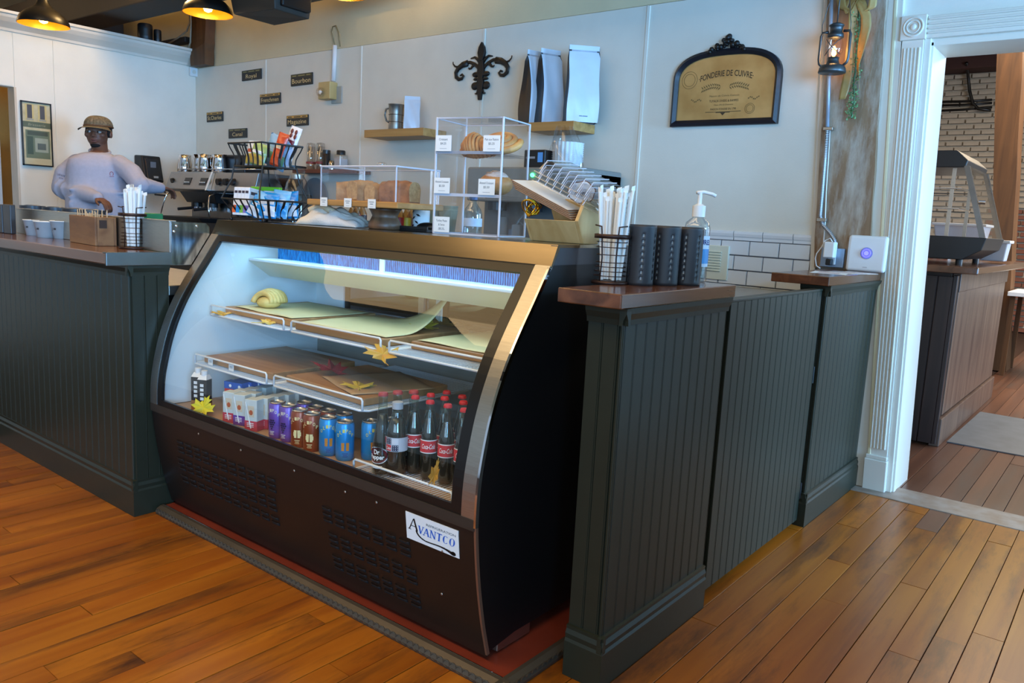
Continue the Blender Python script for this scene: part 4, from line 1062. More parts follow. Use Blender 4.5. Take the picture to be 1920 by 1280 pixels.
pcard(twp(tw_w-.052, -.004, .136), ang, 'price card in front of the sugared pastry in the tower', words=('Almond Croissant', '$5.50'), lines=(.85, .36))
pcard(twp(.040, -.004, .006), ang, 'price card at the bottom left of the acrylic tower', words=('Turkey Pesto', '& Swiss', '$9.25'), lines=(.7, .4, .34))
# pastries
def croissant(P, rz, lab, s=1.0):
    t = local('croissant', lab, 'croissant', P, rz)
    n = 11
    for k in range(n):
        f = (k-(n-1)/2)/((n-1)/2); r = (.046*(1-abs(f)**1.6)+.013)*s; x = f*.082*s; y = .022*f*f*s
        pts = [(x-.006*math.cos(a), y+r*.72*math.sin(a), r*.62+r*.98*math.cos(a)*.9) for a in [2*PI*i/14 for i in range(14)]]
        put('layer', M().tube(pts, .0085*s, 6, True), 'crust', t, True)
    mb = M()
    mb.tube([((k/12-.5)*.172*s, .022*((k/6-1)**2)*s, .034*s) for k in range(13)], .03*s, 10)
    put('core', M().ball((0, .006, .036*s), (.085*s, .036*s, .036*s), 18, 10), 'crust', t, True)
    return t
croissant(twp(.105, .09, .277), ang-.1, 'golden croissant on the top tier of the acrylic tower', .76)
def swirl(P, lab):
    t = local('swirl_pastry', lab, 'pastry', P, ang, None, (.55, 0, ang+.2))
    pts = []
    for k in range(54):
        a = k*.36; r = .008+.0031*k*.36; pts.append((r*math.cos(a), r*math.sin(a), .024+.010*math.cos(r*40)))
    put('coil', M().tube(pts, .0125, 8), 'crust', t, True)
    put('base', M().ball((0, 0, .016), (.060, .060, .016), 18, 8), 'crust', t, True)
swirl(twp(tw_w-.062, .105, .300), 'spiral raisin pastry on the top tier of the acrylic tower')
sp_ = local('sugared_pastry', 'rolled pastry dusted with sugar and almonds on the middle tier', 'pastry', twp(tw_w-.075, .10, .137), ang)
sp_.scale = (.8, .8, .78)
put('loaf', M().ball((0, 0, .05), (.078, .062, .05), 20, 12), 'crust', sp_, True)
put('sugar_topping', M().ball((.004, -.004, .072), (.058, .046, .036), 18, 10), mt('sugar_dust', (236, 224, 216), .8, var=.1, scale=60, c2=(206, 170, 150)), sp_, True)
r3 = random.Random(3)
for k in range(16):
    a, b = r3.uniform(0, 6.28), r3.uniform(.1, .8)
    put('almond_flake', M().ball((.055*b*math.cos(a), .045*b*math.sin(a)-.004, .076+.032*math.sqrt(1-b*b)), (.008, .006, .002), 8, 4), flat((200, 150, 110)), sp_, True)

# bread box on a wooden pedestal
C = bz(745, 432, TZ); PD = bz(722, 432, TZ)
ped = local('wooden_pedestal', 'turned wooden pedestal carrying the bread board', 'stand', (-1.215, .30, TZ))
put('column', M().lathe([(.056, 0), (.060, .006), (.060, .022), (.050, .040), (.046, .050), (.054, .066), (.062, .077)], n=28), wood('dark_turned_wood', (92, 62, 42), (134, 98, 70), 'z', .4, 14, .05), ped, True)
ct_ = Vector((-1.215, .30, TZ+.077)); ybk = bx(837, 322, -1.055).y
q0 = by(586, 384, ct_.y-.12); bang = 0
BB = local('bread_board', 'oak board on the pedestal under the clear bread cover', 'board', (ct_.x, ct_.y, TZ+.077), bang)
bwid, bdep = .50, .20
put('plank', M().box((-1.545-ct_.x, .20-ct_.y, 0), (-1.044-ct_.x, .43-ct_.y, .022)), 'shelfw', BB, bevel=.004)
BC = local('bread_cover', 'clear acrylic cover over the bread loaves', 'cover', (ct_.x, ct_.y, TZ+.0995), bang)
x0, x1, y0, y1, hz = -1.475-ct_.x, -1.062-ct_.x, .208-ct_.y, .422-ct_.y, .118
for nm, a, b in (('front_pane', (x0, y0, 0), (x1, y0+.003, hz)), ('back_pane', (x0, y1-.003, 0), (x1, y1, hz)), ('side_pane', (x0, y0+.003, 0), (x0+.003, y1-.003, hz)), ('side_pane', (x1-.003, y0+.003, 0), (x1, y1-.003, hz)), ('lid', (x0, y0, hz), (x1, y1, hz+.004))):
    put(nm, M().box(a, b), 'acryl', BC)
for x, y in ((x0, y0), (x1-.004, y0), (x1-.004, y1-.004), (x0, y1-.004)): put('corner_edge', M().box((x, y, 0), (x+.004, y+.004, hz)), 'acryle', BC)
put('lid_edge', M().tube([(x0, y0, hz+.003), (x1, y0, hz+.003), (x1, y1, hz+.003), (x0, y1, hz+.003)], .003, 6, True), 'acryle', BC)
put('knob', M().lathe([(.007, .004), (.006, .008), (.018, .012), (.018, .020), (.008, .024)], ((x0+x1)/2+.03, 0, hz), n=18), 'clear', BC, True)
def bbp(x, y, z):
    c, s = math.cos(bang), math.sin(bang); return Vector((ct_.x+c*x-s*y, ct_.y+s*x+c*y, TZ+.0995+z))
def loaf(x, y, L_, w, h, rz, lab, m='bread', cut=True):
    t = local('bread_loaf', lab, 'bread', bbp(x, y, 0), bang+rz)
    sec = [(-.46, 0), (.46, 0), (.50, .42), (.52, .62), (.44, .84), (.25, .97), (0, 1.0), (-.25, .97), (-.44, .84), (-.52, .62), (-.50, .42)]
    k = 9; v = []; f = []; n = len(sec)
    for i in range(k+1):
        f_ = i/k; sc_ = 1 if .12 < f_ < .88 else .93
        for a, b in sec: v.append(((f_-.5)*L_, a*w*sc_, b*h*sc_+.004*math.sin(i*2.3+a*7)*h*4*(b > .5)))
    for i in range(k):
        for j in range(n): f.append((i*n+j, i*n+(j+1) % n, (i+1)*n+(j+1) % n, (i+1)*n+j))
    f += [tuple(range(n-1, -1, -1)), tuple(k*n+j for j in range(n))]
    put('loaf', M().add(v, f), m, t, .9)
    for e in (-1, 1): put('cut_face', M().prism([(a*w*.88, b*h*.9+.004) for a, b in sec], 'x', e*L_*.5-.001, e*L_*.5+.001), mt('crumb', (186, 140, 88), .8, var=.16, scale=90, c2=(206, 164, 112)), t)
loaf(-.20, .02, .13, .085, .072, .9, 'whole brown loaf at the left under the bread cover')
loaf(-.105, -.015, .10, .075, .076, PI/2-.1, 'cut seeded loaf in the middle under the bread cover')
loaf(-.03, .0, .10, .062, .064, PI/2, 'second cut loaf behind the middle one under the bread cover')
loaf(.075, .0, .125, .085, .078, .25, 'dark crumb topped loaf at the right under the bread cover', mt('dark_loaf', (128, 84, 62), .7, var=.2, scale=30, bump=.5, bscale=90, c2=(176, 120, 80)))
for i, (u, lab) in enumerate(((607, 'left price card on the bread board edge'), (652, 'middle price card on the bread board edge'), (697, 'right price card on the bread board edge'))):
    yy = .20-.004
    P = by(u, 382, yy)
    pcard(Vector((P.x, yy, TZ+.074)), bang, lab, .040, .032, (.6, .4))
# folded towel
P = bz(632, 424, TZ)
tw = local('kitchen_towel', 'crumpled cream kitchen towel on the case top', 'towel', (P.x, P.y+.0, TZ), .25)
r4 = random.Random(9)
def tfold(a, b):
    x = (a-.5)*.28; y = (b-.5)*.15
    e = max(0, 1-(2*abs(a-.5))**2.2)*max(0, 1-(2*abs(b-.5))**2.4)
    h = .066*e**.45*(1-.7*max(0, a-.4))+.008*math.sin(a*19+b*8+1.5*math.sin(b*9))*e**.4+.006*math.sin(b*24-a*15)*e**.4
    return (x, y, max(.002, h))
put('cloth', M().grid(tfold, 46, 26), mt('towel_cloth', (226, 204, 172), .9, var=.05, scale=5, bump=.4, bscale=200, c2=(220, 214, 212)), tw, True, solid=.003)
put('fold', M().tube([(-.11+.02*k, -.03+.012*math.sin(k*.9), .045+.03*math.sin(k*.42+.3)) for k in range(10)], .013, 8), mt('towel_fold', (220, 196, 160), .9, bump=.3, bscale=200), tw, True)
put('fold', M().tube([(.0+.015*k, -.045+.004*k, .055-.004*k) for k in range(9)], .011, 8), mt('towel_fold_b', (214, 200, 186), .9, bump=.3, bscale=200), tw, True)

# two tier wire snack basket
bA = bz(442, 410, TZ); bBx = bz(491, 416, TZ)
BK = local('wire_basket', 'black two tier wire snack basket on the left end of the case top', 'basket', (-1.825, .208, TZ), 0)
f0 = by(420, 400, .16); f1 = by(490, 412, .14); f2 = by(578, 405, .36)
def tier(z0, w0, d0, z1, w1, d1, n, name):
    P0 = [(-w0/2, -d0/2, z0), (w0/2, -d0/2, z0), (w0/2, d0/2, z0), (-w0/2, d0/2, z0)]
    P1 = [(-w1/2, -d1/2, z1), (w1/2, -d1/2, z1), (w1/2, d1/2, z1), (-w1/2, d1/2, z1)]
    put(name+'_rim', M().tube(P1, .0035, 6, True), 'iron', BK); put(name+'_base', M().tube(P0, .0035, 6, True), 'iron', BK)
    put(name+'_floor', M().box((-w0/2, -d0/2, z0-.002), (w0/2, d0/2, z0+.002)), 'iron', BK)
    for i in range(4):
        a0, b0, a1, b1 = Vector(P0[i]), Vector(P0[(i+1) % 4]), Vector(P1[i]), Vector(P1[(i+1) % 4])
        for k in range(n):
            t = k/n; p = a0.lerp(b0, t); q = a1.lerp(b1, t)
            pts = [p.lerp(q, s)+Vector((0, 0, 0))-((p.lerp(q, s)-Vector((0, 0, p.lerp(q, s).z)))*(.16*math.sin(s*PI))*(1-s)) for s in (0, .2, .4, .6, .8, 1)]
            if k % 2: 
                d = (b0-a0).normalized()*.0055
                m = M(); 
                for s0, s1 in zip(pts, pts[1:]): m.add([s0-d, s0+d, s1+d, s1-d], [(0, 1, 2, 3)])
                put('flat_bar', m, 'iron', BK, solid=.002)
            else: put('wire_bar', M().tube(pts, .0026, 5), 'iron', BK)
tier(.012, .225, .166, .085, .262, .23, 6, 'lower'); tier(.215, .192, .157, .303, .228, .19, 6, 'upper')
for sx in (-1, 1):
    for sy in (-1, 1):
        put('upright', M().tube([(sx*.131, sy*.115, .085), (sx*.116, sy*.104, .12), (sx*.102, sy*.088, .16), (sx*.097, sy*.079, .215)], .0032, 6), 'iron', BK)
        put('ball_foot', M().ball((sx*.112, sy*.083, .006), .0075, 10, 6), 'iron', BK, True)
def bkp(x, y, z):
    return Vector((-1.825+.74*x, .208+.95*y, TZ+(z if z < .1 else z-.04)))
def bag(P, rz, w, h, d, tilt, cols, lab, cat='snack bag'):
    """a pillow pack: two colour fields, crimped ends, spots"""
    o = local('snack_bag', lab, cat, P, 0, None, (tilt[0], tilt[1], rz))
    def side(s):
        def fn(a, b):
            e = math.sin(PI*a)**.6*math.sin(PI*min(1, max(0, b)))**.5
            return ((a-.5)*w*(1-.06*math.sin(PI*b)), s*d*.5*e+.0025*math.sin(b*21+a*6)*e, b*h)
        return fn
    m = M().grid(side(-1), 10, 14).grid(side(1), 10, 14)
    put('pack', m, cols[0], o, True)
    put('colour_field', M().grid(lambda a, b: tuple(Vector(side(-1)(.06+.88*a, .06+.40*b))+Vector((0, -.0012, 0))), 8, 6), cols[1], o, True)
    put('print_band', M().grid(lambda a, b: tuple(Vector(side(-1)(.14+.7*a, .52+.14*b))+Vector((0, -.0013, 0))), 8, 3), cols[2], o, True)
    for zz in (.0, h-.010): put('crimp', M().grid(lambda a, b: ((a-.5)*w*.98, .001*math.sin(a*60), zz+b*.010), 20, 1), cols[0], o)
    return o
fo = lambda c: flat(c, .25)
sbl, sky, wh, grn, orr, prp, yel = fo((30, 140, 206)), fo((120, 186, 226)), fo((222, 224, 230)), fo((120, 176, 60)), fo((222, 96, 40)), fo((130, 110, 176)), fo((206, 176, 70))
# lower tier: boxes of bars at the left, blue bags at the right
for i, (x, c, lab) in enumerate(((-.13, orr, 'white snack pack with orange and lilac end, leftmost in the lower basket'), (-.095, sbl, 'white snack pack with blue end, second in the lower basket'), (-.06, grn, 'white snack pack with green end, third in the lower basket'), (-.028, prp, 'white snack pack with purple end, fourth in the lower basket'))):
    o = local('snack_pack', lab, 'snack pack', bkp(x, -.045, .016), .03, None, (-.12, 0, .35))
    put('pack', M().box((-.012, -.05, 0), (.012, .05, .112)), wh, o, bevel=.003)
    put('colour_field', M().box((-.0125, -.0506, .010), (.0125, .0506, .04)), c, o)
    put('print_block', M().box((-.007, -.0508, .088), (.007, -.0502, .098)), flat((60, 50, 60)), o)
    put('print_block', M().box((.0118, -.04, .084), (.0126, -.0, .096)), flat((60, 50, 60)), o)
for i, x in enumerate((-.10, -.045)):
    o = local('snack_pouch', ['left green topped pouch at the back of the lower basket', 'right green topped pouch at the back of the lower basket'][i], 'pouch', bkp(x+.05*i, .02, .016), 0, None, (-.1, 0, .2))
    put('pouch', M().hexa([(-.04, -.015, 0), (.04, -.015, 0), (.04, .015, 0), (-.04, .015, 0), (-.045, -.004, .112), (.045, -.004, .112), (.045, .004, .112), (-.045, .004, .112)]), wh, o, bevel=.004)
    put('green_clip', M().box((-.048, -.009, .108), (.048, .009, .124)), flat((110, 190, 40), .3), o, bevel=.003)
lbg = ['blue crisp bag lying low in the lower basket', 'blue crisp bag leaning in the middle of the lower basket', 'pale blue crisp bag in the lower basket', 'bright blue crisp bag at the right of the lower basket', 'blue and white bag at the right end of the lower basket']
for i, (x, y, h, tl) in enumerate(((.04, -.08, .085, .45), (.075, -.065, .10, .2), (.11, -.05, .10, .1), (.125, -.005, .112, .1), (.125, .055, .11, -.1))):
    bag(bkp(x, y, .018), .5, .075, h, .03, (-.18, tl, .75+.1*i), (sky if i % 2 else sbl, sbl if i % 2 else wh, wh), lbg[i])
# upper tier
bag(bkp(-.065, -.03, .260), .3, .075, .10, .03, (-.15, .05, .2), (fo((206, 210, 216)), yel, fo((180, 90, 60))), 'white and yellow snack bag at the left of the upper basket')
bag(bkp(.0, -.05, .260), .3, .08, .09, .03, (-.2, .25, .3), (fo((150, 176, 110)), fo((200, 160, 70)), wh), 'green and gold snack bag in the upper basket')
bag(bkp(.02, .02, .260), .3, .12, .125, .04, (-.1, .38, .5), (fo((130, 164, 190)), fo((110, 150, 110)), fo((150, 180, 200))), 'large pale blue snack bag leaning in the upper basket')
bag(bkp(.075, .0, .262), .3, .05, .135, .025, (-.15, .28, .6), (fo((196, 70, 36)), fo((206, 84, 40)), fo((226, 200, 170))), 'orange snack bar bag in the upper basket')
ob = bag(bkp(.085, .045, .262), .3, .055, .165, .025, (-.12, .30, .65), (fo((222, 214, 214)), fo((170, 190, 220)), fo((110, 40, 50))), 'tall white almond bag sticking out of the upper basket')
for i in range(3):
    for j in range(2): put('almond_print', M().ball((-.011+.020*j+.004*(i % 2), -.008-.004*(i == 1), .108+i*.018), (.0065, .003, .010), 10, 6), flat((110, 44, 30)), ob, True)

# hexagonal wooden box with lids and plates
hx = bz(1085, 456, TZ); hl = bz(998, 452, TZ)
hd_ = hx-hl; hang = math.atan2(hd_.y, hd_.x)
hl = Vector((-.502, .262, TZ)); hd_ = Vector((.172, 0, 0)); hang = 0
HB = local('hexagon_box', 'hexagonal pine box holding plates and lids on the right of the case top', 'box', (hl.x, hl.y, TZ), hang)
L_ = hd_.length+.005; rr = .0765
hexp = [(rr*math.cos(a*PI/3), rr*math.sin(a*PI/3)+rr*math.sin(PI/3)) for a in range(6)]
# axis along local x; cross section in local y,z, opening at the upper left
def hexwall(a, b):
    p, q = hexp[a], hexp[b]; k = .88
    cy2, cz2 = 0, rr*math.sin(PI/3)
    return [p, q, (cy2+(q[0]-cy2)*k, cz2+(q[1]-cz2)*k), (cy2+(p[0]-cy2)*k, cz2+(p[1]-cz2)*k)]
oy = rr*.5
for a in (2, 3, 4, 5, 0):
    if a == 2: continue
    put('box_side', M().prism([(y+oy, z) for y, z in hexwall(a, (a+1) % 6)], 'x', 0, L_+.0), 'pine', HB, bevel=.002)
put('end_panel', M().prism([(y+oy, z) for y, z in hexp], 'x', L_, L_+.012), 'pine', HB, bevel=.002)
put('end_panel', M().prism([(y*.98+oy, z) for y, z in hexp[3:6]+[hexp[0]]], 'x', -.010, 0), 'pine', HB, bevel=.002)
def hbp(x, y, z):
    c, s = math.cos(hang), math.sin(hang); return Vector((hl.x+c*x-s*y, hl.y+s*x+c*y, TZ+z))
for k in range(5):
    o = local('paper_tray', ['lowest', 'second', 'middle', 'fourth', 'topmost'][k]+' white paper tray of the stack leaning in the hexagonal box', 'tray', hbp(.045-.004*k, .045, .112+.0065*k), 0, 'paper trays in the hexagonal box', (.05, .40, hang+.12))
    put('tray', M().hexa([(-.098, -.068, 0), (.098, -.068, 0), (.098, .068, 0), (-.098, .068, 0), (-.108, -.076, .005), (.108, -.076, .005), (.108, .076, .005), (-.108, .076, .005)]), 'paper' if k == 4 else flat((206, 188, 166)), o, bevel=.0015)
    put('kraft_edge', M().tube([(-.109, -.077, .004), (.109, -.077, .004), (.109, .077, .004), (-.109, .077, .004)], .0013, 5, True), flat((150, 104, 70)), o)
for k in range(3):
    o = local('clear_lid', ['lower', 'middle', 'upper'][k]+' clear clamshell lid lying on the plates of the hexagonal box', 'lid', hbp(.125+.003*k, .055, .140+.014*k), 0, 'clear lids in the hexagonal box', (.06, .36, hang))
    a, b, h = .130, .075, .042
    put('shell', M().hexa([(-a, -b, 0), (a, -b, 0), (a, b, 0), (-a, b, 0), (-a*.86, -b*.82, h), (a*.86, -b*.82, h), (a*.86, b*.82, h), (-a*.86, b*.82, h)]), 'clear', o, bevel=.012)
    for q in range(7): put('rib', M().tube([(-a+.03*q+.02, -b, .002), (-a*.9+.03*q+.012, -b*.83, h), (-a*.9+.03*q+.012, b*.83, h)], .0014, 5), 'acryle', o)
    put('rim', M().tube([(-a, -b, 0), (a, -b, 0), (a, b, 0), (-a, b, 0)], .0022, 5, True), 'clear', o)
wr = local('gold_ribbon', 'coil of shiny gold ribbon in the corner of the hexagonal box', 'ribbon', hbp(.004, -.012, .078), hang)
for k in range(7): put('loop', M().tube([(.024*math.cos(a)*(1-.06*k), .012*math.sin(a*2+k)+.006*k-.02, .026*math.sin(a)*(1-.08*k)+.02) for a in [2*PI*i/16 for i in range(16)]], .0022, 5, True), flat((190, 150, 40), .2, 1), wr, True)
st_ = local('napkin_stack', 'brown paper napkins inside the hexagonal box', 'napkins', hbp(.075, .038, .03), hang)
for k in range(6): put('napkin', M().box((-.05, -.034, .004*k), (.05, .034, .004*k+.0028)), flat((176, 130, 96), .8), st_)
nt_ = hbp(L_+.004, .015, rr*math.sin(PI/3)*2-.012)
no = local('note_card', 'small white card with a brown wavy edge reading magic on the hexagonal box', 'card', nt_+Vector((-.012, -.014, .0)), hang*.2+.25)
pts = [(.040*math.cos(a)*(1+.05*math.sin(7*a)), .030+.030*math.sin(a)*(1+.08*math.sin(6*a))) for a in [2*PI*i/36 for i in range(36)]]
put('card_edge', M().prism([(x*1.07, (z-.028)*1.08+.028) for x, z in pts], 'y', 0, .001), flat((120, 76, 50)), no)
put('card', M().prism(pts, 'y', -.0008, .0), 'paper', no)
text_on('magic', .013, .042, lambda x, z, o: (x, -.0009-o, .022+z), flat((30, 36, 70)), no, shear=.3)

# ---- on the half wall caps
def straw_holder(P, rz, lab, s=1.0, n=34, front_gap=True):
    t = local('straw_holder', lab, 'straw holder', P, rz)
    br = mt('bronze_wire', (62, 42, 36), .4, .6)
    r = .047*s; H = .155*s
    put('base', M().lathe([(r+.003, 0), (r+.003, .008), (r*.6, .010)], n=24), br, t, True)
    put('top_band', M().lathe([(r*1.02, H*.78), (r*1.02, H*.78+.012)], n=24, caps=False), br, t, True, solid=.002)
    for z in (.022, .034, .046, .058, .078, .098, .112):
        q = r*(1.0-.16*math.sin(PI*z*s/H))
        put('ring_wire', M().tube([(q*math.cos(a*PI/12), q*math.sin(a*PI/12), z*s) for a in range(24)], .0013, 5, True), br, t, True)
    for sx in (-1, 1):
        for sy in (-1, 1):
            put('frame_wire', M().tube([(sx*r*.45, sy*r*.86, .004), (sx*r*.40, sy*r*.76, H*.45), (sx*r*.45, sy*r*.88, H*.8), (sx*r*.5, sy*r*.95, H*.98), (sx*r*.9, sy*r*.6, H*1.0)], .0022, 6), br, t, True)
    return t
def straws(P, n, spread, z0, z1, lab, grp, seed, r=.0042):
    r5 = random.Random(seed)
    for k in range(n):
        a = r5.uniform(0, 2*PI); q = math.sqrt(r5.uniform(0, 1)); q0 = .030*q; q1 = q0+spread*q*r5.uniform(.3, 1)
        h = r5.uniform(z1-.035, z1)
        p0 = Vector((q0*math.cos(a), q0*math.sin(a), z0)); p1 = Vector((q1*math.cos(a), q1*math.sin(a), h))
        o = local('straw', lab, 'straw', P, 0, grp)
        put('wrapper', M().tube([p0, p1], r, 6), 'paper', o)
        d = (p1-p0).normalized(); e = Vector((r*1.6, 0, 0)); e.rotate(Matrix.Rotation(r5.uniform(0, 3), 3, 'Z'))
        put('paper_tip', M().add([p1-e, p1+e, p1+e*.8+d*.014, p1-e*.9+d*.010], [(0, 1, 2, 3)]), 'paper', o, solid=.0006)
Q = bz(1146, 534, CZ)
SH = Vector((Q.x, Q.y, CZ))+AW*.045
straw_holder(SH, .4, 'bronze wire straw holder at the front end of the half wall cap', 1.05)
straws(SH, 30, .030, .012, .262, 'white paper wrapped straw in the holder on the half wall cap', 'straws on the half wall', 4)
holes_m = flat((196, 190, 184), .5)
for i, (u, rz) in enumerate(((1202, 0), (1249, 0), (1292, 0))):
    P = bz(u, 536, CZ)
    o = local('utensil_cup', ['black perforated utensil cup beside the straw holder', 'middle black perforated utensil cup of the row', 'black perforated utensil cup in front of the sanitizer bottle'][i], 'cup', tuple(P+AW*.037), .3*i)
    rc, hc_ = .0375, .170
    seg = 48
    v = []; f = []; rows_ = 20
    for j in range(rows_+1):
        for k in range(seg): a = 2*PI*k/seg; v.append((rc*math.cos(a), rc*math.sin(a), hc_*j/rows_))
    holes = set()
    for k in range(0, seg):
        for j in range(2, 17, 2):
            if (k//2) % 4 == 0 and k % 2 == 0: holes.add((k, j))
    for j in range(rows_):
        for k in range(seg):
            if (k, j) in holes: continue
            f.append((j*seg+k, j*seg+(k+1) % seg, (j+1)*seg+(k+1) % seg, (j+1)*seg+k))
    put('wall', M().add(v, f), flat((44, 44, 48), .5), o, True, solid=.0015)
    put('lit_hole_backing', M().lathe([(rc-.004, .006), (rc-.004, hc_-.01)], n=24, caps=False), flat((206, 202, 198), .6), o, True)  # pale backing added so the holes look as if light came through
    put('bottom', M().cyl((0, 0, .001), (0, 0, .004), rc, n=24), flat((44, 44, 48), .5), o)
P = bz(1304, 530, CZ)
SB = local('sanitizer_bottle', 'clear pump bottle of hand sanitizer on the half wall cap', 'bottle', tuple(P+AW*.038), 1.0)
put('bottle', M().lathe([(.036, 0), (.040, .006), (.040, .165), (.036, .185), (.018, .200), (.017, .206)], n=24), glass('gel_bottle', (.88, .93, .97), 1.1, base=.10), SB, True)
put('gel', M().lathe([(.034, .004), (.037, .010), (.037, .14), (.02, .1405)], n=20), glass('gel', (.80, .90, .97), .6, base=.12), SB, True)
F = wrap(.0403)
put('label', M().grid(lambda a, b: F((a-.5)*.10+.01, .05+b*.095, .0002), 14, 1), flat((196, 214, 232), .4), SB)
put('blue_band', M().grid(lambda a, b: F((a-.5)*.10+.01, .06+b*.045, .0005), 14, 1), flat((60, 140, 206), .4), SB)
text_on('PURELL', .015, .060, shift(F, .118, .012), flat((34, 40, 110)), SB, bold=.03, ext=.0006)
put('collar', M().lathe([(.020, .202), (.020, .236), (.012, .240), (.008, .242)], n=20), 'white', SB, .9)
put('stem', M().cyl((0, 0, .24), (0, 0, .275), .0065, n=12), 'white', SB)
put('pump_head', M().tube([(-.012, 0, .276), (.012, 0, .279), (.034, -.012, .274), (.045, -.018, .268)], .0055, 8), 'white', SB, True)
# router, charger and papers on the second cap
rp = [by(u, v, 2.31) for u, v in ((1584, 505), (1655, 510), (1660, 447), (1587, 441))]
rw = .178; RX, RZ0 = (rp[0].x+rp[1].x)/2, CZ
RO = local('wifi_router', 'square white router with a glowing blue ring on the corner cap', 'router', (RX+.002, 2.315, RZ0), .03, None, (-.04, 0, .03))
o = put('shell', M().box((-rw/2, 0, 0), (rw/2, .030, .172)), 'white', RO, bevel=.014, seg=4)
put('dial', M().cyl((0, .001, .088), (0, -.0015, .088), .028, n=28), flat((150, 150, 186), .4), RO)
put('light_ring', M().tube([(.018*math.cos(a*PI/14), -.003, .088+.018*math.sin(a*PI/14)) for a in range(28)], .0034, 6, True), emit('blue_ring', (70, 70, 255), 3.0), RO)
put('hub', M().cyl((0, 0, .088), (0, -.004, .088), .011, n=20), emit('blue_hub', (120, 120, 255), 1.2), RO)
put('print_line', M().box((-.010, -.0006, .019), (.010, -.0001, .023)), flat((190, 185, 185)), RO)
xb = by(1562, 480, 2.335)
OB = thing('outlet_box', 'grey metal outlet box on the timber post behind the charger', 'outlet', (xb.x, 2.33, 1.10))
put('box', M().box((xb.x-.055, 2.322, 1.072), (xb.x+.055, 2.345, 1.165)), flat((150, 168, 190), .4, .5), OB, bevel=.003)
put('socket', M().box((xb.x-.018, 2.318, 1.085), (xb.x+.018, 2.323, 1.15)), 'white', OB, bevel=.002)
CHG = thing('charger', 'white plug charger with a black adaptor in the outlet box', 'charger', (xb.x, 2.3, 1.1))
put('charger_body', M().box((xb.x-.03, 2.268, 1.118), (xb.x+.022, 2.317, 1.195)), 'white', CHG, bevel=.006)
put('adaptor', M().box((xb.x-.017, 2.278, 1.082), (xb.x+.010, 2.317, 1.112)), 'blackp', CHG, bevel=.004)
tag(put('charger_cable', M().tube([(xb.x, 2.30, 1.195), (xb.x-.012, 2.30, 1.212), (xb.x-.035, 2.30, 1.20), (xb.x-.05, 2.30, 1.165), (xb.x-.066, 2.29, 1.135), (xb.x-.07, 2.29, 1.11), (xb.x-.058, 2.28, 1.075), (xb.x-.03, 2.25, 1.066)], .0028, 6), 'white', loc=(xb.x-.05, 2.3, 1.07), smooth=True), 'thin white cable looping from the charger to the corner cap', 'cable')
for i, (x, y, rz) in enumerate(((-.10, 1.92, .2), (-.05, 2.06, -.3))):
    o = local('paper_sheet', ['white paper sheet on the corner cap nearer the gate', 'printed paper sheet on the corner cap in front of the router'][i], 'paper', (x, y, CZ), rz)
    put('sheet', M().box((-.075, -.10, .0003+.0008*i), (.07, .10, .0009+.0008*i)), 'paper', o)
    for k in range(5): put('print_line', M().box((-.05, -.07+k*.03, .001+.0008*i), (.04, -.06+k*.03, .0012+.0008*i)), flat((180, 130, 120)), o)

# ================================================================== ON THE WALLS
def bxyz(mb_pts): return mb_pts
# street name plates
signs = [('Royal', (454, 132), (490, 149), 0, 'Royal'), ('Bourbon', (546, 139), (586, 159), 0, 'Bourbon'), ('Frenchmen', (488, 176), (526, 194), 1, 'Frenchmen'),
         ('St.Charles', (388, 210), (418, 228), 1, 'St. Charles'), ('Canal', (429, 241), (463, 259), 0, 'Canal'), ('Magazine', (538, 216), (578, 236), 1, 'Magazine')]
sg0, sg1, sgb, sgt = flat((44, 40, 36), .5), flat((206, 160, 76), .5), flat((70, 66, 40), .5), flat((240, 212, 150), .5)
for word, a, b, yl, nm in signs:
    p, q = by(*a, 2.39), by(*b, 2.39)
    w = q.x-p.x; h = abs(p.z-q.z)*.90; c = (p+q)/2
    t = local('street_sign', 'small %s street name plate reading %s on the back wall' % ('gold topped dark' if yl else 'dark', nm), 'sign', (c.x, 2.386, c.z-h/2), 0, None, (0, -.01, 0))
    put('plate', M().box((-w/2, 0, 0), (w/2, .010, h)), sg0, t, bevel=.002)
    put('top_band', M().box((-w/2+.006, -.001, h*.74), (w/2-.006, .001, h*.96)), sg1 if yl else sgb, t)
    for x0, x1 in ((-.42, -.24), (-.14, .16), (.24, .42)): put('small_print', M().box((w*x0, -.0016, h*.80), (w*x1, -.0008, h*.88)), sg0 if yl else flat((150, 140, 90)), t)
    text_on(word, h*.40, w*(.55 if len(word) < 6 else .86), lambda x, z, o: (x, -.0008-o, h*.20+z), sgt, t)
# fleur de lis
FX, FZ = -2.612, 1.992
fl_ = local('fleur_de_lis', 'black cast iron fleur de lis ornament on the back wall', 'ornament', (FX, 2.372, FZ))
def fp(cx_, cy_, s=1): return (s*(cx_-495)*.00116, .012, (515-cy_)*.000846)
def flt(mb, k=.45): mb.v = [(x, .012+(y-.012)*k, z) for x, y, z in mb.v]; return mb
pet = [(495, 78), (515, 118), (522, 160), (515, 195), (505, 222), (485, 222), (475, 195), (468, 160), (475, 118)]
put('centre_petal', M().prism([((x-495)*.00116, (515-y)*.000846) for x, y in pet][::-1], 'y', 0, .022), 'iron', fl_, bevel=.004)
put('stem', M().prism([((x-495)*.00116, (515-y)*.000846) for x, y in [(478, 215), (512, 215), (520, 300), (512, 345), (520, 380), (506, 515), (484, 515), (470, 380), (478, 345), (470, 300)]][::-1], 'y', .002, .020), 'iron', fl_, bevel=.003)
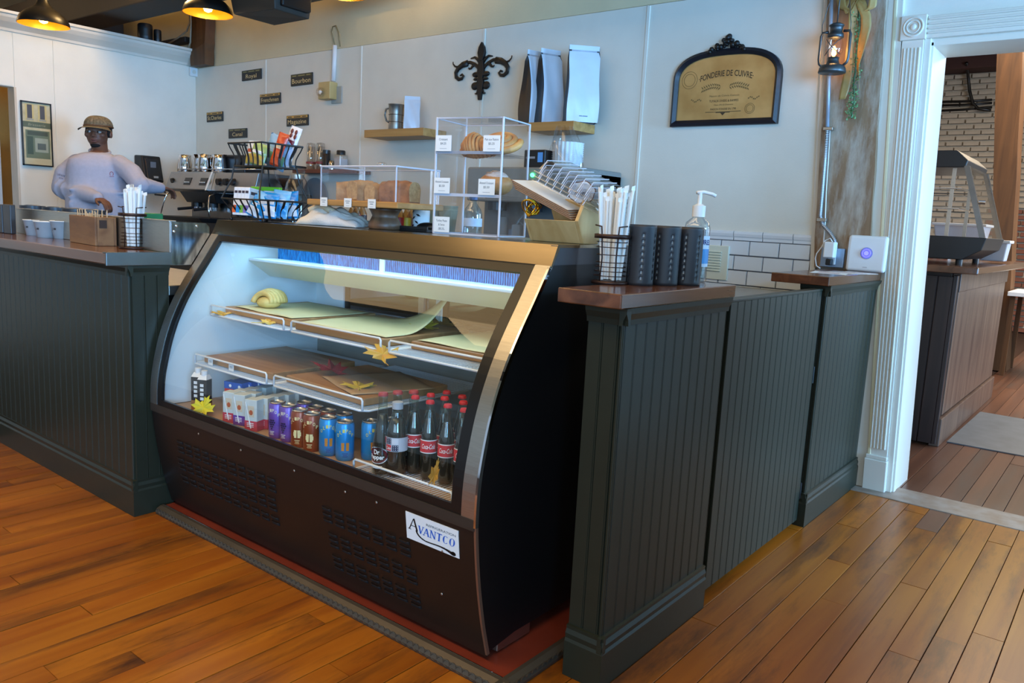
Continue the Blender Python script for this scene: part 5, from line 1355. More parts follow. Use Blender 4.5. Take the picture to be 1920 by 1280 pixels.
for s in (-1, 1):
    def tb(pts, r, r2): return flt(M().tube([fp(x, y, s) for x, y in pts], r, 8, False, r2))
    put('side_leaf', tb([(502, 235), (525, 205), (548, 188), (578, 194)], .016, .004), 'iron', fl_, True)
    put('scroll_arm', tb([(503, 300), (520, 265), (545, 240), (580, 222), (620, 220), (655, 235), (680, 248), (700, 240), (714, 222), (716, 204)], .014, .004), 'iron', fl_, True)
    put('scroll_arm', tb([(600, 226), (640, 235), (672, 258), (690, 290), (686, 325), (664, 344), (640, 340), (628, 322), (640, 308), (655, 316)], .022, .006), 'iron', fl_, True)
    put('curl', tb([(540, 240), (560, 250), (572, 268), (585, 272), (592, 262)], .012, .005), 'iron', fl_, True)
    put('collar', flt(M().ball(fp(532, 320, s), (.034, .024, .018), 12, 8)), 'iron', fl_, True)
    put('collar', flt(M().ball(fp(530, 355, s), (.026, .020, .010), 12, 8)), 'iron', fl_, True)
    put('lower_curl', flt(M().ball(fp(538, 406, s), (.032, .022, .026), 12, 8)), 'iron', fl_, True)
    put('lower_leaf', tb([(500, 420), (515, 450), (524, 466), (536, 464)], .014, .003), 'iron', fl_, True)
# brass mirror sign with arched frame
SX, SZ = (-1.188-.584)/2, 1.775
ms = local('mirror_sign', 'arched black framed brass sign reading Fonderie de Cuivre on the back wall', 'sign', (SX, 2.37, SZ))
HW = .302
def arch(off):
    w = HW-off; pts = [(-w, off), (w, off)]
    for k in range(0, 25):
        a = PI*k/24; e = math.cos(a); x = w*math.copysign(abs(e)**.72, e); z = .235+(.158-off)*math.sin(a)**.8 if k not in (0, 24) else .235
        pts.append((x, z))
    return pts
out, inn = arch(0), arch(.032)
n = len(out)
fr = M()
v = [(x, .028, z) for x, z in out]+[(x, .0, z) for x, z in out]+[((x+a)/2, -.012, (z+b)/2) for (x, z), (a, b) in zip(out, inn)]+[(x, .004, z) for x, z in inn]+[(x, .02, z) for x, z in inn]
f = []
for q in range(4):
    for i in range(n): j = (i+1) % n; f.append((q*n+i, q*n+j, (q+1)*n+j, (q+1)*n+i))
put('frame', fr.add(v, f), mt('frame_black', (28, 28, 36), .4, bump=.2), ms, .6)
brm = mt('aged_brass_plate', (196, 154, 92), .32, .5, var=.14, scale=5, c2=(222, 186, 124))
put('brass_plate', M().prism(inn, 'y', .012, .016), brm, ms)
cr_ = M()
r6 = random.Random(2)
for k in range(46):
    x = r6.uniform(-1, 1); zt = .392+.062*(1-abs(x)**1.2)*r6.uniform(.2, 1)
    cr_.ball((x*.10, r6.uniform(-.012, .01), zt-.015*abs(x)), (r6.uniform(.008, .016),)*3, 7, 5)
put('crest', cr_, 'iron', ms, True)
ink = flat((66, 50, 30), .6); ink2 = flat((120, 94, 52), .6)
def sgn(x, z, o): return (x, .0115-o, z)
def arced(x, z, o): return (x, .0115-o, .255+z-1.05*x*x)
text_on('·FONDERIE DE CUIVRE·', .030, .305, arced, ink, ms, bold=.01)
for s in (-1, 1):
    wr_ = M()
    for k in range(9):
        cx_, cz_ = s*(.025+.012*k), .196+.010*math.sin(k*.42+.4)
        for d in (-1, 1): wr_.add([sgn(cx_+dx*s, cz_+d*dz, .0005) for dx, dz in ((0, 0), (.010, .006), (.014, .016), (.004, .010))], [(0, 1, 2, 3)])
    put('wreath', wr_, ink2, ms)
    sw = M()
    for k in range(7): sw.add([sgn(s*(.135+.009*k)+dx, .130+.006*math.sin(k*1.3)+dz, .0005) for dx, dz in ((0, 0), (.006, .003), (.005, .009), (-.002, .006))], [(0, 1, 2, 3)])
    put('flourish', sw, ink2, ms)
text_on('Maison de Cuivre Francais', .009, .17, lambda x, z, o: sgn(x, .150+z, o), ink2, ms, shear=.2)
text_on('TUYAUX DIVERS & RAMPES', .012, .165, lambda x, z, o: sgn(x, .122+z, o), ink, ms)
text_on('Objets d\'Art & Ornements', .008, .11, lambda x, z, o: sgn(x, .104+z, o), ink2, ms)
text_on('MAISON FONDEE EN 1790', .011, .145, lambda x, z, o: sgn(x, .080+z, o), ink, ms)
put('rule', M().box((-.10, .0108, .070), (.10, .0112, .0725)).box((-.04, .0108, .066), (.04, .0112, .069)).add([sgn(x, z, .0006) for x, z in ((-.014, .066), (.014, .066), (0, .052))], [(0, 1, 2)]), ink, ms)
for cx_, cz_, r in ((-.208, .245, .045), (.148, .082, .026)):
    for q in (r, r*.72): put('stamp', M().tube([sgn(cx_+q*math.cos(a*PI/14), cz_+q*math.sin(a*PI/14), .0004) for a in range(28)], .0011, 4, True), ink2, ms)

# oak wall shelves
def oakshelf(px_end, px_front, px_left, v, name, label, group=None):
    xe = by(px_end, v, 2.395).x; yf = bx(px_front, v, xe).y; zt = bx(px_front, v, xe).z; xl = by(px_left, v, yf).x
    t = thing('wall_shelf', label, 'shelf', ((xe+xl)/2, 2.39, zt-.03), 0, group)
    put('plank', M().box((xl, yf, zt-.052), (xe, 2.391, zt)), 'shelfw', t, bevel=.002)
    return xl, xe, yf, zt
s1 = oakshelf(838, 794, 683, 239, 'a', 'oak wall shelf with a metal tankard and a white bag')
s2 = oakshelf(1117, 1076, 990, 226, 'b', 'oak wall shelf holding the black and white coffee bags')
P = by(742, 238, (s1[2]+2.39)/2)
tk = local('metal_tankard', 'pewter tankard with handle on the left oak shelf', 'mug', (P.x, P.y, s1[3]))
put('body', M().lathe([(.052, 0), (.054, .004), (.050, .05), (.049, .12), (.055, .178), (.058, .182), (.053, .180), (.047, .12), (.046, .01)], n=24), mt('pewter', (150, 146, 138), .35, .9), tk, True)
put('handle', M().tube([(-.050, -.01, .16), (-.078, -.025, .150), (-.084, -.03, .11), (-.07, -.025, .07), (-.05, -.01, .055)], .0065, 8), 'steeld', tk, True)
for z in (.06, .11): put('band', M().tube([(.051*math.cos(a*PI/12), .051*math.sin(a*PI/12), z) for a in range(24)], .0025, 5, True), 'steeld', tk, True)
def coffee_bag(P, rz, w, d, h, c_front, c_side, label):
    t = local('coffee_bag', label, 'coffee bag', P, rz)
    # front and back faces at -y and +y, folded gussets at the sides
    def f_(s):
        def fn(a, b):
            e = (1-b)**.38*(.66+.34*math.sin(PI*min(1, b*1.1+.1))); x = (a-.5)*w*(1-.04*b+.03*math.sin(b*9))
            return (x, s*d*.5*(e if b < .92 else 0)+.004*math.sin(9*a+7*b)*(b < .9), b*h)
        return fn
    put('front', M().grid(f_(-1), 8, 14), c_front, t, True); put('back', M().grid(f_(1), 8, 14), c_front, t, True)
    for k, sx in ((0, 1), (1, -1)):
        def g_(a, b, k=k, sx=sx):
            p0 = Vector(f_(-1)(k, b)); p1 = Vector(f_(1)(k, b)); p = p0.lerp(p1, a)
            return p+Vector((sx*.018*(1-abs(2*a-1))*b, 0, 0))
        put('gusset', M().grid(g_, 6, 14), c_side, t, True)
    put('top_seal', M().box((-w*.48, -.0012, h-.022), (w*.48, .0012, h+.004)), c_front, t)
    return t
wbag = mt('white_bag_foil', (206, 212, 222), .32, var=.04, bump=.25, bscale=14); bbag = mt('black_bag_foil', (26, 26, 28), .4, var=.08, bump=.3, bscale=14)
P = by(770, 238, (s1[2]+2.38)/2)
coffee_bag((P.x+.01, P.y, s1[3]), .75, .11, .07, .225, wbag, wbag, 'small white coffee bag beside the tankard on the left oak shelf')
for i, (u, rz, lab) in enumerate(((1000, 1.25, 'leftmost black sided coffee bag on the right oak shelf'), (1026, 1.15, 'middle black and white coffee bag on the right oak shelf'), (1088, .80, 'white fronted coffee bag at the end of the right oak shelf'))):
    P = by(u, 226, (s2[2]+2.37)/2)
    cb_ = coffee_bag((P.x, P.y, s2[3]), rz, .185 if i == 2 else .14, .125 if i == 2 else .15, .43, wbag, bbag, lab)
    if i == 2: put('print_mark', M().box((-.02, -.055, .03), (.03, -.0535, .036)), flat((120, 130, 150)), cb_)
# dark shelf with jars
xl, xr = by(548, 318, 2.25).x, by(668, 318, 2.25).x; zt = by(600, 317, 2.25).z
t = thing('wall_shelf', 'dark red brown wall shelf with jars behind the bread cover', 'shelf', ((xl+xr)/2, 2.39, zt-.02))
put('plank', M().box((xl, 2.25, zt-.03), (xr, 2.391, zt)), wood('dark_red_shelf', (96, 50, 32), (126, 70, 46), 'x', .4, 16, .05), t, bevel=.002)
def onshelf(u, y=2.32): p = by(u, 310, y); return (p.x, y, zt)
for u, lab in ((583, 'left column of clear cups on the dark shelf'), (601, 'right column of clear cups on the dark shelf')):
    o = local('cup_sleeve', lab, 'cups', onshelf(u))
    put('sleeve', M().lathe([(.036, 0), (.038, .05), (.034, .055), (.034, .19), (.030, .205), (.004, .21)], n=18), glass('sleeve_clear', (.88, .88, .88), .8, base=.2), o, True)
    put('red_band', M().lathe([(.0385, .045), (.0385, .062)], n=18, caps=False), flat((150, 60, 50)), o, True)
    put('cups', M().lathe([(.03, .002), (.031, .18)], n=14), glass('cups_clear', (.92, .92, .92), .8, base=.25), o, True)
o = local('spice_tin', 'black tin on the dark shelf', 'tin', onshelf(612)); put('body', M().lathe([(.03, 0), (.03, .12), (.028, .122)], n=18), 'blackp', o, .9); put('lid', M().lathe([(.031, .122), (.031, .15), (.02, .152)], n=18), flat((50, 48, 46), .3), o, .9)
o = local('shaker', 'small steel shaker on the dark shelf', 'shaker', onshelf(622, 2.29)); put('body', M().lathe([(.024, 0), (.024, .05), (.018, .06)], n=16), 'chrome', o, .9); put('lid', M().lathe([(.0245, .05), (.018, .066), (.005, .07)], n=16), 'steel', o, .9)
o = local('sugar_jar', 'square jar of white sugar with a black lid on the dark shelf', 'jar', onshelf(639))
put('jar', M().box((-.042, -.042, 0), (.042, .042, .115)), glass('jar_glass', (.95, .95, .95), .8, base=.1), o, bevel=.012, seg=3); put('sugar', M().box((-.038, -.038, .003), (.038, .038, .085)), flat((214, 208, 208)), o, bevel=.008)
put('lid', M().lathe([(.034, .113), (.034, .14), (.03, .146)], n=18), 'blackp', o, .9)
# night light fixture with its conduit
P = by(616, 172, 2.36)
nl = thing('wall_fixture', 'beige electric box with a clear globe and a white conduit rising above it', 'fixture', (P.x, 2.38, P.z))
q = lambda u, v, y=2.37: by(u, v, y)
a, b = q(606, 188), q(628, 154)
put('box', M().box((a.x, 2.32, a.z), (b.x, 2.398, b.z)), flat((196, 170, 112), .5), nl, bevel=.006)
a2, b2 = q(622, 195, 2.395), q(642, 161, 2.395)
put('plate', M().box((a2.x, 2.388, a2.z), (b2.x, 2.399, b2.z)), flat((170, 172, 166), .5), nl, bevel=.006)
put('globe', M().ball((a.x+.05, 2.305, a.z+.05), .035, 16, 10), 'clear', nl, True); put('socket', M().cyl((a.x+.05, 2.32, a.z+.05), (a.x+.05, 2.30, a.z+.05), .018), 'chrome', nl)
c1, c2_ = q(625, 152, 2.38), q(628, 85, 2.38)
put('conduit', M().tube([(c1.x, 2.38, c1.z), (c2_.x, 2.38, c2_.z)], .018, 10), 'white', nl, True)
pts = [q(628, 86, 2.385), q(622, 60, 2.385), q(624, 50, 2.385), q(630, 48, 2.385), q(635, 60, 2.385), q(638, 87, 2.385)]
put('wire', M().tube([tuple(p) for p in pts], .005, 5), flat((150, 130, 90)), nl, True)

# left wall: picture, towel dispenser, sensor, speakers
pic = thing('framed_picture', 'tall narrow framed print of a shop front on the left wall', 'picture', (XL, 1.0, 1.70))
y0, y1, z0, z1 = .898, 1.122, 1.452, 1.955
fx = XL+.004
for a, b in (((fx, y0, z0), (fx+.02, y1, z0+.010)), ((fx, y0, z1-.010), (fx+.02, y1, z1)), ((fx, y0, z0), (fx+.02, y0+.008, z1)), ((fx, y1-.008, z0), (fx+.02, y1, z1))): put('frame', M().box(a, b), 'blackp', pic)
put('print', M().box((fx, y0+.006, z0+.008), (fx+.010, y1-.006, z1-.008)), mt('print_paper', (186, 172, 130), .6, var=.14, scale=16, c2=(206, 196, 160)), pic)
def pr_(ya, za, yb_, zb, c, d=.0015): put('print_shape', M().box((fx+.010, y0+ya*(y1-y0), z0+za*(z1-z0)), (fx+.010+d, y0+yb_*(y1-y0), z0+zb*(z1-z0))), flat(c, .6), pic)
for ya in (.20, .62):
    pr_(ya-.06, .70, ya+.22, .96, (196, 178, 120)); pr_(ya, .74, ya+.16, .95, (74, 74, 78), .002); pr_(ya-.03, .71, ya+.20, .735, (150, 150, 140), .002)
pr_(.03, .60, .97, .69, (86, 96, 76)); pr_(.12, .10, .92, .56, (104, 116, 92)); pr_(.18, .48, .86, .545, (70, 80, 66), .002)
pr_(.16, .18, .36, .46, (66, 82, 66), .0022); pr_(.42, .22, .86, .44, (150, 156, 136), .0022); pr_(.5, .26, .78, .36, (84, 92, 84), .003); pr_(.03, .02, .97, .12, (196, 186, 150), .002)
text_on('Brasserie', .02, .13, lambda x, z, o: (fx+.0125+o, (y0+y1)/2+x, z0+.625*(z1-z0)+z), flat((150, 150, 120)), pic, shear=.2)
ds = thing('towel_dispenser', 'black paper towel dispenser on the left wall beside the barista', 'dispenser', (XL, 1.9, 1.37))
put('case', M().hexa([(XL, 1.80, 1.375), (XL+.17, 1.81, 1.385), (XL+.17, 1.985, 1.385), (XL, 1.995, 1.375), (XL, 1.80, 1.615), (XL+.11, 1.81, 1.612), (XL+.11, 1.985, 1.612), (XL, 1.995, 1.615)]), 'blackp', ds, bevel=.012, seg=3)
put('front_panel', M().hexa([(XL+.15, 1.835, 1.40), (XL+.176, 1.835, 1.40), (XL+.176, 1.965, 1.40), (XL+.15, 1.965, 1.40), (XL+.10, 1.835, 1.59), (XL+.122, 1.835, 1.59), (XL+.122, 1.965, 1.59), (XL+.10, 1.965, 1.59)]), flat((34, 36, 40), .25), ds, bevel=.006)
put('window', M().box((XL+.140, 1.875, 1.51), (XL+.146, 1.925, 1.56)), flat((110, 116, 124), .2), ds); put('logo', M().box((XL+.166, 1.89, 1.42), (XL+.176, 1.93, 1.437)), flat((190, 190, 190)), ds)
sn = thing('sensor_box', 'small white sensor box under the end of the crown moulding', 'sensor', (XL, 2.3, 2.41))
P, Q = bx(356, 142, XL+.02), bx(370, 128, XL+.02)
put('case', M().box((XL, P.y, P.z), (XL+.03, Q.y, Q.z)), 'white', sn, bevel=.006); put('grille', M().cyl((XL+.03, (P.y+Q.y)/2, (P.z+Q.z)/2), (XL+.034, (P.y+Q.y)/2, (P.z+Q.z)/2), .018), 'trimw', sn)
for (u0, u1, vt), lab in (((258, 287, 46), 'larger black cylinder speaker on the crown of the left wall'), ((288, 303, 57), 'smaller black cylinder speaker on the crown of the left wall')):
    p, q_ = bx(u0, 76, XL+.045), bx(u1, 84, XL+.045); r = (q_.y-p.y)/2*.9; h = bx((u0+u1)/2, vt, XL+.045).z-2.60
    o = local('speaker', lab, 'speaker', (XL+.045, (p.y+q_.y)/2, 2.60))
    put('body', M().lathe([(r*.92, 0), (r, .01), (r, h-.01), (r*.92, h)], n=20), 'blackp', o, .9); put('grille', M().lathe([(r*1.01, .03), (r*1.01, h*.7)], n=20, caps=False), 'black', o, True)
    put('cap', M().cyl((0, 0, h), (0, 0, h+.004), r*.8), 'black', o)
# loose cables by the corner post
for i, pp_ in enumerate((((312, 84), (335, 70), (350, 58), (356, 42), (356, 10)), ((350, 95), (357, 80), (358, 40), (355, 5)))):
    cable('electric_cable', [tuple(by(u, v, 2.27)) for u, v in pp_], .008, flat((150, 140, 120), .5), ['grey cable running down to the crown beside the corner post', 'grey cable along the left edge of the corner post'][i])

# pendant lamps
def pendant(u, v, w, lab, on=True):
    c = CAM+ray(u, v)*w
    t = local('pendant_lamp', lab, 'lamp', (c.x, c.y, c.z), 0, 'black dome pendant lamps')
    o_ = [(.166, .0), (.163, .022), (.150, .050), (.120, .080), (.082, .104), (.055, .125), (.040, .150), (.034, .17)]
    put('shade', M().lathe(o_, n=36, caps=False), 'black', t, True)
    put('shade_lining', M().lathe([(r-.003, z-.001) for r, z in o_[:6]]+[(.004, .124)], n=36, caps=False), 'gold', t, True)
    put('socket_cap', M().lathe([(.034, .168), (.034, .185), (.024, .190), (.024, .235), (.012, .245)], n=16), 'chrome', t, True)
    put('cord', M().tube([(0, 0, .24), (0, 0, 3.296-c.z)], .004, 6), 'black', t)
    put('bulb', M().lathe([(.012, .10), (.014, .085), (.030, .06), (.033, .04), (.024, .018), (.006, .010)], n=16), emit('bulb_glow', (255, 190, 90), 30), t, True)
    point('pendant_light', (c.x, c.y, c.z+.03), 6, (1, .66, .28), .03)
pendant(82, 47, 5.6, 'black dome pendant lamp with gold lining over the bar counter at the left')
pendant(390, 26, 5.5, 'black dome pendant lamp with gold lining in front of the corner post')
pendant(645, -10, 5.4, 'black dome pendant lamp at the top edge beside the air duct')

# lantern, garland and conduits on the timber post
P = by(1563, 86, 2.2)
ln = local('lantern', 'grey metal hurricane lantern with a glowing flame hanging on the timber post', 'lantern', (P.x, 2.215, by(1563, 137, 2.215).z))
lm = mt('lantern_metal', (78, 82, 84), .4, .7, var=.1)
put('tank', M().lathe([(.060, 0), (.062, .004), (.058, .022), (.050, .034), (.030, .040), (.024, .058), (.026, .070)], n=24), lm, ln, True)
put('chimney', M().lathe([(.030, .155), (.036, .158), (.034, .176), (.028, .180), (.028, .206), (.034, .210), (.034, .214), (.020, .222)], n=20), lm, ln, True)
put('globe', M().lathe([(.026, .070), (.036, .088), (.040, .108), (.036, .132), (.030, .156)], n=20, caps=False), glass('lantern_glass', (1, .88, .80), .8, base=.10), ln, True)
put('flame', M().lathe([(.004, .074), (.011, .086), (.009, .104), (.002, .122)], n=12), emit('flame', (255, 176, 70), 26), ln, True)
for s in (-1, 1):
    put('side_tube', M().tube([(s*.034, 0, .186), (s*.060, 0, .184), (s*.066, 0, .170), (s*.066, 0, .065), (s*.062, 0, .045), (s*.045, 0, .030)], .0065, 8), lm, ln, True)
    put('guard_wire', M().tube([(s*.034, -.020, .150), (s*.012, -.040, .125), (-s*.012, -.040, .100), (-s*.034, -.022, .078)], .0018, 5), lm, ln, True)
put('bail', M().tube([(-.064, 0, .185), (-.066, 0, .22), (-.05, .0, .30), (-.03, .0, .36), (.02, .0, .37), (.045, 0, .32), (.062, 0, .22), (.064, 0, .185)], .0018, 5), lm, ln, True)
put('hook', M().tube([(0, .10, .375), (0, .03, .372), (0, 0, .368), (0, 0, .32), (0, 0, .222)], .003, 6), lm, ln, True)
point('lantern_light', (ln.location.x, ln.location.y-.0, ln.location.z+.10), .8, (1, .62, .25), .02)
gd = thing('garland', 'green leafy garland with a gold ribbon bow hanging on the timber post', 'garland', (by(1605, 0, 2.3).x, 2.33, 2.25))
spine = [by(u, v, 2.312) for u, v in ((1614, -40), (1610, 10), (1611, 50), (1606, 95), (1604, 130), (1600, 160), (1602, 185), (1597, 205), (1597, 222))]
put('stem', M().tube([tuple(p) for p in spine], .004, 5), flat((60, 90, 50)), gd, True)
lv_ = M(); r7 = random.Random(6)
for k in range(420):
    t_ = r7.random()*(len(spine)-1.01); i = int(t_); p = spine[i].lerp(spine[i+1], t_-i)
    p = p+Vector((r7.uniform(-.022, .022), r7.uniform(-.022, .012), r7.uniform(-.01, .01)))
    d = Vector((r7.uniform(-1, 1), r7.uniform(-1, .4), r7.uniform(-1.2, .3))).normalized()*.012; e = d.orthogonal().normalized()*.004
    lv_.add([p, p+d*.5+e, p+d, p+d*.5-e], [(0, 1, 2, 3)])
put('leaves', lv_, mt('garland_green', (70, 112, 62), .6, var=.3, scale=80, c2=(120, 160, 96)), gd, kind='stuff')
gr = mt('gold_ribbon_cloth', (156, 120, 64), .5, var=.2, scale=10, c2=(186, 150, 86))
def ribbon(pts, w, tw):
    def fn(a, b):
        k = a*(len(pts)-1); i = min(int(k), len(pts)-2); p = Vector(pts[i]).lerp(Vector(pts[i+1]), k-i)
        an = tw*a+.6*math.sin(a*5); ww = w*(1 if a < .9 else 1-(a-.9)*6*abs(b-.3))
        return tuple(p+Vector((math.cos(an), math.sin(an)*.6, .1))*((b-.5)*ww))
    return M().grid(fn, 24, 4)
G = lambda u, v, y=2.29: tuple(by(u, v, y))
put('ribbon_tail', ribbon([G(1603, -5), G(1598, 40), G(1594, 90), G(1590, 140), G(1580, 186)], .042, .8), gr, gd, True, solid=.0012)
put('ribbon_tail', ribbon([G(1612, 0), G(1624, 30), G(1624, 50), G(1616, 85), G(1608, 125), G(1612, 168)], .044, -.9), gr, gd, True, solid=.0012)
for s in (-1, 1): put('bow_loop', ribbon([G(1607, -5), G(1607+s*14, -25), G(1607+s*32, -12), G(1607+s*28, 14), G(1607+s*14, 22), G(1607, 0)], .038, .5*s), gr, gd, True, solid=.0012)
put('ribbon_curl', ribbon([G(1605, 0), G(1597, 15), G(1590, 26), G(1585, 15), G(1590, 0)], .022, .3), gr, gd, True, solid=.0012)
cable('conduit_pipe', [tuple(by(u, v, 2.325)) for u, v in ((1561, -60), (1557, 60), (1554, 160), (1551, 245))], .009, flat((176, 186, 200), .4, .4), 'straight grey metal conduit down the left edge of the timber post', 'pipe', 8)
fx_ = [tuple(by(u, v, 2.325)) for u, v in ((1551, 245), (1547, 300), (1542, 360), (1538, 405), (1543, 422), (1556, 436), (1565, 450), (1568, 470))]
fc = local('armoured_cable', 'ribbed armoured cable from the conduit down to the outlet box', 'cable', fx_[0]); fc['local'] = 0; del fc['local']
put('core', M().tube(fx_, .0075, 8), flat((150, 152, 156), .35, .7), fc, True)
rg = M()
for (p, q) in zip(fx_, fx_[1:]):
    p, q = Vector(p), Vector(q); k = max(2, int((q-p).length/.008))
    for i in range(k): c = p.lerp(q, i/k); rg.cyl(c, c+(q-p).normalized()*.004, .0092, n=8)
put('ribs', rg, flat((176, 178, 182), .3, .7), fc, kind='stuff')
for i, (u, v) in enumerate(((1552, 241), (1540, 412))):
    c = by(u, v, 2.315); o = put('clamp', M().box((c.x-.022, 2.312, c.z-.008), (c.x+.024, 2.340, c.z+.008)), 'steel', fc, bevel=.002)
cable('thin_wire', [tuple(by(u, v, 2.33)) for u, v in ((1556, 245), (1553, 300), (1549, 360), (1547, 420), (1543, 470), (1537, 500))], .003, 'white', 'thin white wire running down the timber post', 'wire')

# ================================================================== BEHIND THE CASE AND ON THE BAR COUNTER
KZ = 1.0315
# paper cups
cupm = flat((226, 226, 224), .5)
cup0 = None
for i, (u, v, s, lab) in enumerate(((102, 447, 1.0, 'right white paper tub on the bar counter beside the small pumpkin'), (69, 445, .92, 'middle white paper tub on the bar counter'), (49, 441, .92, 'left white paper tub on the bar counter'))):
    P = bz(u, v, KZ)
    if cup0 is None:
        o = cup0 = local('paper_tub', lab, 'cup', (P.x, P.y+.04, KZ), 0, 'white paper tubs on the bar counter')
        put('wall', M().lathe([(.040, 0), (.053, .078), (.055, .078), (.055, .082), (.051, .081), (.039, .004)], n=26), cupm, o, True)
        put('rim', M().tube([(.054*math.cos(a*PI/14), .054*math.sin(a*PI/14), .080) for a in range(28)], .0022, 6, True), 'paper', o, True)
        F = wrap(.0475); put('print_mark', M().grid(lambda a, b: F(-.022+a*.014, .040+b*.009, .0008), 4, 1), flat((60, 60, 64)), o)
        put('print_mark', M().grid(lambda a, b: F(-.030+a*.002, .036+b*.017, .0008), 1, 1), flat((60, 60, 64)), o)
    else: o = copy_tree(cup0)
    o.location = (P.x, P.y+.04, KZ); o.scale = (s, s, s); o['label'] = lab; o.rotation_euler.z = .7
# wooden box of stir sticks
a, b = bz(131, 453, KZ), bz(179, 461, KZ); d = b-a; an = math.atan2(d.y, d.x); L_ = d.length; D_ = .085
wx = local('stick_box', 'worn wooden box full of stir sticks on the bar counter', 'box', (a.x, a.y, KZ), an)
wd = wood('worn_box_wood', (122, 84, 54), (156, 116, 78), 'x', .6, 10, .05, (92, 62, 42))
bh = .118
put('front', M().box((0, 0, 0), (L_, .010, bh)), wd, wx, bevel=.002); put('back', M().box((0, D_-.010, 0), (L_, D_, bh)), wd, wx, bevel=.002)
put('side', M().box((0, .010, 0), (.010, D_-.010, bh)), wd, wx, bevel=.002); put('side', M().box((L_-.010, .010, 0), (L_, D_-.010, bh)), wd, wx, bevel=.002)
put('bottom', M().box((.01, .01, .002), (L_-.01, D_-.01, .008)), wd, wx); put('side_mark', M().box((L_, D_*.2, bh*.62), (L_+.001, D_*.55, bh*.9)), flat((60, 44, 36)), wx)
r8 = random.Random(8); stm = flat((216, 186, 146), .6)
for k in range(34):
    o = local('stir_stick', 'wooden stir stick in the box on the bar counter', 'stick', (a.x, a.y, KZ), an, 'stir sticks in the wooden box')
    x, y = r8.uniform(.02, L_-.02), r8.uniform(.02, D_-.02); dx, dy = r8.uniform(-.012, .012), r8.uniform(-.012, .012); h = r8.uniform(.128, .148)
    q = .003
    put('stick', M().hexa([(x-q, y-.0009, .012), (x+q, y-.0009, .012), (x+q, y+.0009, .012), (x-q, y+.0009, .012), (x+dx-q, y+dy-.0009, h), (x+dx+q, y+dy-.0009, h), (x+dx+q, y+dy+.0009, h), (x+dx-q, y+dy+.0009, h)]), stm, o)
# little pumpkins
for i, (u, v, lab) in enumerate(((127, 447, 'small orange pumpkin between the paper tubs and the stick box'), (196, 459, 'small orange pumpkin between the stick box and the straw holder'))):
    P = bz(u, v, KZ); o = local('mini_pumpkin', lab, 'pumpkin', (P.x+(.01 if i else .0), P.y+.035, KZ))
    def pk(a, b):
        t = 2*PI*a; ph = PI*b; r = .037*(math.sin(ph)**.8)*(1-.09*abs(math.cos(4*t))); return (r*math.cos(t), r*math.sin(t), .034-.034*math.cos(ph)*(1 if b < .5 else .86))
    put('body', M().grid(pk, 48, 12), 'orange', o, True); put('stalk', M().tube([(0, 0, .060), (.002, 0, .070), (.007, .002, .078)], .005, 6, False, .0035), flat((110, 110, 60)), o, True)
# straw holder and straws
P = bz(229, 466, KZ); SH2 = Vector((P.x, P.y+.045, KZ))
straw_holder(SH2, .9, 'bronze wire straw holder on the bar counter', 1.08)
straws(SH2, 30, .028, .012, .245, 'white paper wrapped straw in the holder on the bar counter', 'straws on the bar counter', 12, .0055)
# dark upright sleeves and cup stacks behind the splash
for i, (u0, u1) in enumerate(((6, 17), (19, 33))):
    p, q = by(u0, 431, -.16), by(u1, 432, -.16)
    o = tag(put('menu_sleeve', M().box((p.x, -.19, KZ), (q.x, -.165, by(u0, 383, -.16).z)), flat((52, 50, 52), .4), loc=(p.x, -.17, KZ), bevel=.004), ['left dark upright sleeve at the end of the splash', 'right dark upright sleeve at the end of the splash'][i], 'sleeve')
for i, u in enumerate((61, 104, 142, 171)):
    p = by(u, 388, .06); r = .062
    o = local('cup_dispenser', ['leftmost', 'second', 'third', 'rightmost'][i]+' dark round cup dispenser behind the steel splash', 'dispenser', (p.x, .06, .905), 0, 'cup dispensers behind the bar')
    hz_ = .262+.0
    put('tube', M().lathe([(r, 0), (r, hz_), (r*.86, hz_)], n=22), flat((44, 48, 56), .35), o, .9); put('lid', M().lathe([(r*.86, hz_-.004), (r*.5, hz_+.004), (.004, hz_+.005)], n=22), flat((70, 80, 92), .3), o, True)
p = by(270, 408, .1)
gl = tag(put('green_tray', M().box((p.x-.11, .06, .905), (p.x+.06, .16, p.z+.022)), flat((20, 120, 70), .4), loc=(p.x, .1, .905), bevel=.004), 'green tray standing behind the bar splash', 'tray')

# espresso machine on the work counter
MY = 1.85; WZ = .9305
EM = thing('espresso_machine', 'steel espresso machine with black group heads on the work counter', 'coffee machine', (-5.0, 2.05, WZ))
ms_ = mt('machine_steel', (150, 148, 146), .3, .85, var=.06)
put('front_panel', M().prism([(1.86, 1.475), (1.80, 1.33), (1.83, 1.312), (2.28, 1.312), (2.28, 1.475)], 'x', -5.63, -4.985), ms_, EM, bevel=.006)
put('right_panel', M().prism([(1.87, 1.472), (1.83, 1.325), (1.86, 1.312), (2.28, 1.312), (2.28, 1.472)], 'x', -4.955, -4.36), ms_, EM, bevel=.006)
put('chrome_trim', M().prism([(1.852, 1.478), (1.79, 1.325), (1.83, 1.305), (2.1, 1.305), (2.1, 1.478)], 'x', -4.986, -4.954), 'chrome', EM, bevel=.003)
put('back_body', M().box((-5.55, 2.0, WZ+.05), (-4.34, 2.27, 1.32)), 'steeld', EM, bevel=.004)
put('under_panel', M().hexa([(-5.45, 1.90, 1.225), (-4.99, 1.90, 1.225), (-4.99, 2.05, 1.225), (-5.45, 2.05, 1.225), (-5.50, 1.86, 1.315), (-4.97, 1.86, 1.315), (-4.97, 2.05, 1.315), (-5.50, 2.05, 1.315)]), 'blackp', EM, bevel=.004)
